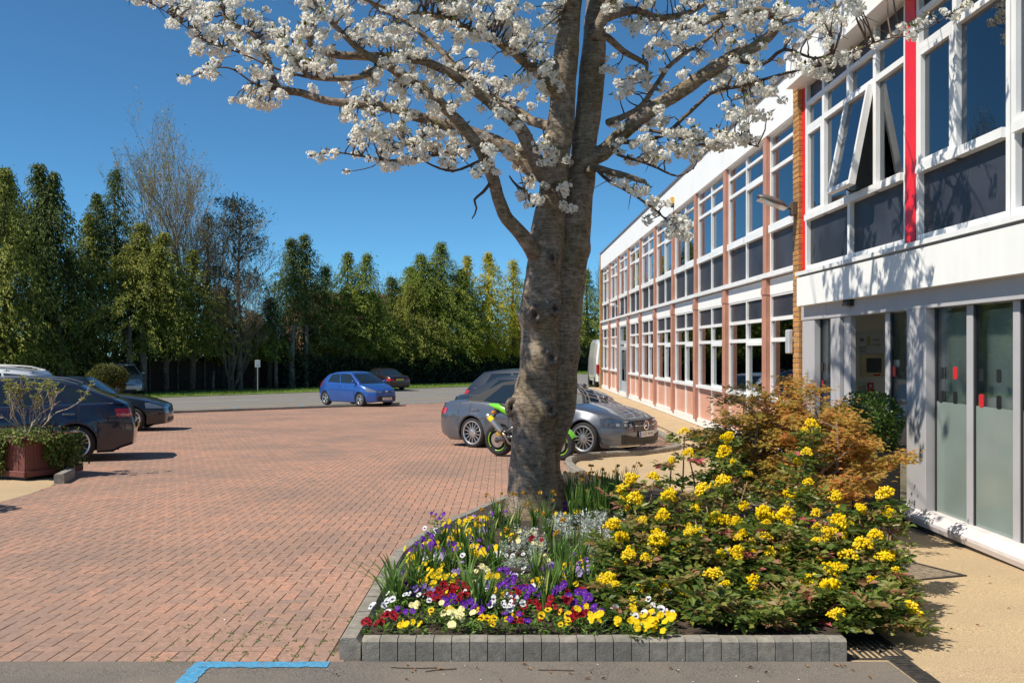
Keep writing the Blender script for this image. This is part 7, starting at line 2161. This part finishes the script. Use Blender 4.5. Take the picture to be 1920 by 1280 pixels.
conifer(770, 535, 60, 672, 'olive', 'olive conifer with layered branches over the hedge', n=57, nb=180, seed=14, droop=.4)
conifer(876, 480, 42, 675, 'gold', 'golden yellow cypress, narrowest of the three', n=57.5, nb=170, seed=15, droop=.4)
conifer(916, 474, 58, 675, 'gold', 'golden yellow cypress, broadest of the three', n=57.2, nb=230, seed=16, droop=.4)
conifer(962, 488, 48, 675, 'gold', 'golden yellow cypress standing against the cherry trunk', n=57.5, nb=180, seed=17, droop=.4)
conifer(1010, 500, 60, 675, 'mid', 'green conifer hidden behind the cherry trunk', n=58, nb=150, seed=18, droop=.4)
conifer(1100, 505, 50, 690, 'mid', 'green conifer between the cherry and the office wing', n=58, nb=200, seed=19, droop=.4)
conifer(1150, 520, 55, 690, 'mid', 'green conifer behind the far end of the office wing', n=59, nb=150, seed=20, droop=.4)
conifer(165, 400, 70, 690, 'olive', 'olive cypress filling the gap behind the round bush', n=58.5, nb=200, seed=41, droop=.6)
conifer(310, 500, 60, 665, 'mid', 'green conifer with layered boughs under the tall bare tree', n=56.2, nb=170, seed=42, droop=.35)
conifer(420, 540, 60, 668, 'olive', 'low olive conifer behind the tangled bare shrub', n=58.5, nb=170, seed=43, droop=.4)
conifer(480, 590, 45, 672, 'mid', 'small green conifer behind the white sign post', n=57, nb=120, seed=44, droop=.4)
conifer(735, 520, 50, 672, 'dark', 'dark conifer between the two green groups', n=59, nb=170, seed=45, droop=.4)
# Scots pine: bare stem with flat dark clumps
x, y = far_at(448, 57.5); z0 = G(x,y); pine = empty('pine_tree', (x,y,z0)); tag(pine, 'scots pine with a bare reddish stem and dark flat clumps', 'tree')
Hp = EYE+(656-378)/1850*y-z0
mb = MB(); mb.tube([(0,0,-.2),(.05,0,Hp*.3),(-.1,.1,Hp*.6),(.15,0,Hp*.95)], [.17,.14,.10,.03], 8); 
rgp2 = np.random.default_rng(77); C=[];D=[];N=[];L=[];W=[]
for i in range(26):
    h = Hp*rgp2.uniform(.42,1.0); a = rgp2.uniform(0,6.283); ln = rgp2.uniform(.3,1.0)*(2.6*(1.05-h/Hp)+.9)
    e = np.array([math.cos(a)*ln, math.sin(a)*ln, h+rgp2.uniform(-.1,.5)]); mb.tube([(0,0,h-.3),tuple(e*.6+np.array([0,0,h*.4-.1])),tuple(e)], [.05,.035,.015], 5)
    for q in range(150):
        v = rgp2.normal(0,1,3)*np.array([.48,.48,.22]); C.append(e+v); D.append(rgp2.normal(0,1,3)+np.array([0,0,.6])); N.append(rgp2.normal(0,1,3)); L.append(rgp2.uniform(.16,.34)); W.append(rgp2.uniform(.04,.08))
mb.build('trunk', mat('pine_bark',(.26,.14,.075),rough=.9,var=.3,scale=4), pine, smooth=True)
V, F = leaf_cards(C, D, N, np.array(L), np.array(W)); me = np_mesh('crown', V, F, rnd=rgp2.uniform(.01,1,len(C))); me.materials.append(leafmat('needles_pine2', GREENS['pine'], trans=.12, spec=.2)); o = link_mesh('crown', me, None, pine); o['kind'] = 'stuff'

# fence of dark boards
FENCEM = mat('dark_fence_board', (.05,.038,.028), rough=.9, var=.3, scale=3, stretch=(6,6,.7))
fe = empty('timber_fence', (*far_at(300,55.5), 0)); tag(fe, 'long dark close-boarded timber fence under the evergreens', 'fence')
FO = Vector(fe.location)
r = .70711
for i in range(26):
    t0 = 11+i*1.85
    p0 = Vector((-58.4*r+t0*r, 58.4*r+t0*r, 0)); p1 = Vector((-58.4*r+(t0+1.83)*r, 58.4*r+(t0+1.83)*r, 0)); u = (p1-p0).normalized(); nn = Vector((-u.y,u.x,0))
    z = G(p0.x,p0.y); hh = 1.8+random.uniform(-.04,.04)
    mb = MB()
    for q in range(15):
        a = p0+u*(q*.122); b_ = p0+u*(q*.122+.118); dz = random.uniform(-.02,.02); th = nn*(.02+random.uniform(0,.008))
        mb.add([a+Vector((0,0,z)), b_+Vector((0,0,z)), b_+th+Vector((0,0,z)), a+th+Vector((0,0,z)), a+Vector((0,0,z+hh+dz)), b_+Vector((0,0,z+hh+dz)), b_+th+Vector((0,0,z+hh+dz)), a+th+Vector((0,0,z+hh+dz))],
               [(0,3,2,1),(4,5,6,7),(0,1,5,4),(1,2,6,5),(2,3,7,6),(3,0,4,7)])
    mb.v = [(v[0]-FO.x, v[1]-FO.y, v[2]) for v in mb.v]
    o = mb.build('fence_panel', FENCEM, fe); o['kind'] = 'stuff'
    mb = MB(); c_ = p0-FO-nn*.06; mb.bbox(c_.x-.05,c_.x+.05,c_.y-.05,c_.y+.05,z-.1,z+1.9,b=.01); mb.build('fence_post', TRUNKP, fe)
# bare trunks standing before the fence
for (px, nn_, rr, lb) in ((243,55.6,.16,'slender tree trunk left of the off-roader, foliage lost above'),(268,55.8,.20,'thick tree trunk beside the silver off-roader'),(450,56.3,.17,'grey tree trunk in front of the fence, left of the sign post'),(430,56.5,.09,'thin sapling trunk against the fence'),(548,56.4,.19,'pale tree trunk between sign post and blue hatchback'),(518,56.6,.12,'thin tree trunk near the sign post'),(575,56.6,.13,'dark tree trunk behind the blue hatchback'),(115,56.2,.12,'dim trunk behind the parked estates'),(400,56.6,.07,'short pale stake in front of the fence')):
    x, y = far_at(px, nn_); z = G(x,y); h = 1.2 if 'stake' in lb else 4.2
    t = empty('tree_trunk', (x,y,z)); tag(t, lb, 'tree')
    mb = MB(); mb.tube([(0,0,-.1),(random.uniform(-.05,.05),0,h*.4),(random.uniform(-.1,.1),0,h)], [rr*1.25,rr,rr*.8], 8); mb.build('trunk', TRUNKP, t, smooth=True)
    if h > 2:
        mb = MB()
        for q in range(5):
            a = random.uniform(0,6.28); zz = h*random.uniform(.7,1); mb.tube([(0,0,zz),(math.cos(a)*.5,math.sin(a)*.5,zz+.3),(math.cos(a)*.9,math.sin(a)*.9,zz+.35)], [.03,.02,.01], 4)
        mb.build('limbs', TRUNKP, t)
# ivy hedge at the right
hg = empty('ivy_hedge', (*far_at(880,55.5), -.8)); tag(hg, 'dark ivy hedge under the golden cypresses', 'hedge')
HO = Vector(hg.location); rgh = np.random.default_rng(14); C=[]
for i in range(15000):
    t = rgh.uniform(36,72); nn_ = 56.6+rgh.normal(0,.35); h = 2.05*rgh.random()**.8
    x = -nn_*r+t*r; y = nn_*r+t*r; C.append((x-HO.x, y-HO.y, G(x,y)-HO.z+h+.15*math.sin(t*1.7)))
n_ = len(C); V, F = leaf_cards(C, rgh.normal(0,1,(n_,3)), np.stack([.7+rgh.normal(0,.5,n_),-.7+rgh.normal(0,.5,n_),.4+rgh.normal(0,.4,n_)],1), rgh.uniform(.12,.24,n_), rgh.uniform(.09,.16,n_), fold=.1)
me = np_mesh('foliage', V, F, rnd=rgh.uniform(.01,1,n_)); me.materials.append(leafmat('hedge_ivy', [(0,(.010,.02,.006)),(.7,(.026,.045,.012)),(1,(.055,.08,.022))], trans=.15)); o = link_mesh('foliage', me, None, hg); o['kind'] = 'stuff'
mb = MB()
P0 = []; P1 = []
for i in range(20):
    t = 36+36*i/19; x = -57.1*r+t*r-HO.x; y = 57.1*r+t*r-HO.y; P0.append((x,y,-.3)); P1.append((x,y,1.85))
mb.grid([P0,P1]); mb.build('shade_core', mat('hedge_inner_shade',(.012,.014,.008),rough=.95), hg)  # plain dark sheet standing in for the shade inside the hedge
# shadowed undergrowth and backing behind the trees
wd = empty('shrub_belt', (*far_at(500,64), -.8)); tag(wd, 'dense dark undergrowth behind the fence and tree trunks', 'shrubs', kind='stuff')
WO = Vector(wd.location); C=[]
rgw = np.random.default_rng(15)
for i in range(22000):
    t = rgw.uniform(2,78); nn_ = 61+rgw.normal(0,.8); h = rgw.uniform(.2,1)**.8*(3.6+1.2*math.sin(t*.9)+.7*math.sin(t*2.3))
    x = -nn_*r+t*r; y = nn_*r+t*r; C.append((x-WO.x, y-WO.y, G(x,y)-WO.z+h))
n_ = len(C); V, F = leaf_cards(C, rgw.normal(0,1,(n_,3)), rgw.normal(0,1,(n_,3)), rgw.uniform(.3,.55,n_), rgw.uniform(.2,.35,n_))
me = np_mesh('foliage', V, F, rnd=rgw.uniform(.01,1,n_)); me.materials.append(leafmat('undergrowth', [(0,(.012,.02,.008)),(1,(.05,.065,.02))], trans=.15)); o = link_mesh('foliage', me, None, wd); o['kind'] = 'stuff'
# brick house glimpsed through the trees
hx, hy = far_at(690, 72); ho = empty('brick_house', (hx,hy,G(hx,hy))); tag(ho, 'red brick house glimpsed through the trees', 'house'); ho.rotation_euler = (0,0,math.radians(45))
mb = MB(); mb.box(-7,7,-3,3,-.5,5); mb.build('wall', mat('house_brick',(.35,.15,.09),rough=.9,var=.2,scale=8), ho)
mb = MB(); mb.add([(-7.3,-3.4,5),(7.3,-3.4,5),(7.3,3.4,5),(-7.3,3.4,5),(-7.3,0,7.6),(7.3,0,7.6)],[(0,1,5,4),(2,3,4,5),(0,4,3),(1,2,5),(3,2,1,0)]); mb.build('roof', mat('house_tiles',(.2,.1,.07),rough=.9), ho)
for wx in (-5,-1.5,2,5):
    for wz_ in (1.0,3.3):
        mb = MB(); mb.box(wx-.7,wx+.7,-3.08,-2.98,wz_,wz_+1.2); w_ = mb.build('window', WHITE, ho); mb = MB(); mb.box(wx-.6,wx+.6,-3.1,-3.085,wz_+.1,wz_+1.1); mb.build('pane', CARGLASS, w_)
# sign on a post
x, y = far_at(483, 51.6); z = G(x,y); sg = empty('sign_post', (x,y,z), math.radians(20)); tag(sg, 'small white notice on a thin post on the grass verge', 'sign')
mb = MB(); mb.tube([(0,0,-.1),(0,0,1.95)], .03, 8); mb.build('post', STEEL, sg)
mb = MB(); mb.bbox(-.15,.15,-.05,-.03,1.5,1.92,b=.008); pb = mb.build('sign_board', PLATEW, sg)
mb = MB(); mb.box(-.05,.04,-.054,-.051,1.60,1.63); mb.build('printed_mark', BLACK, pb)
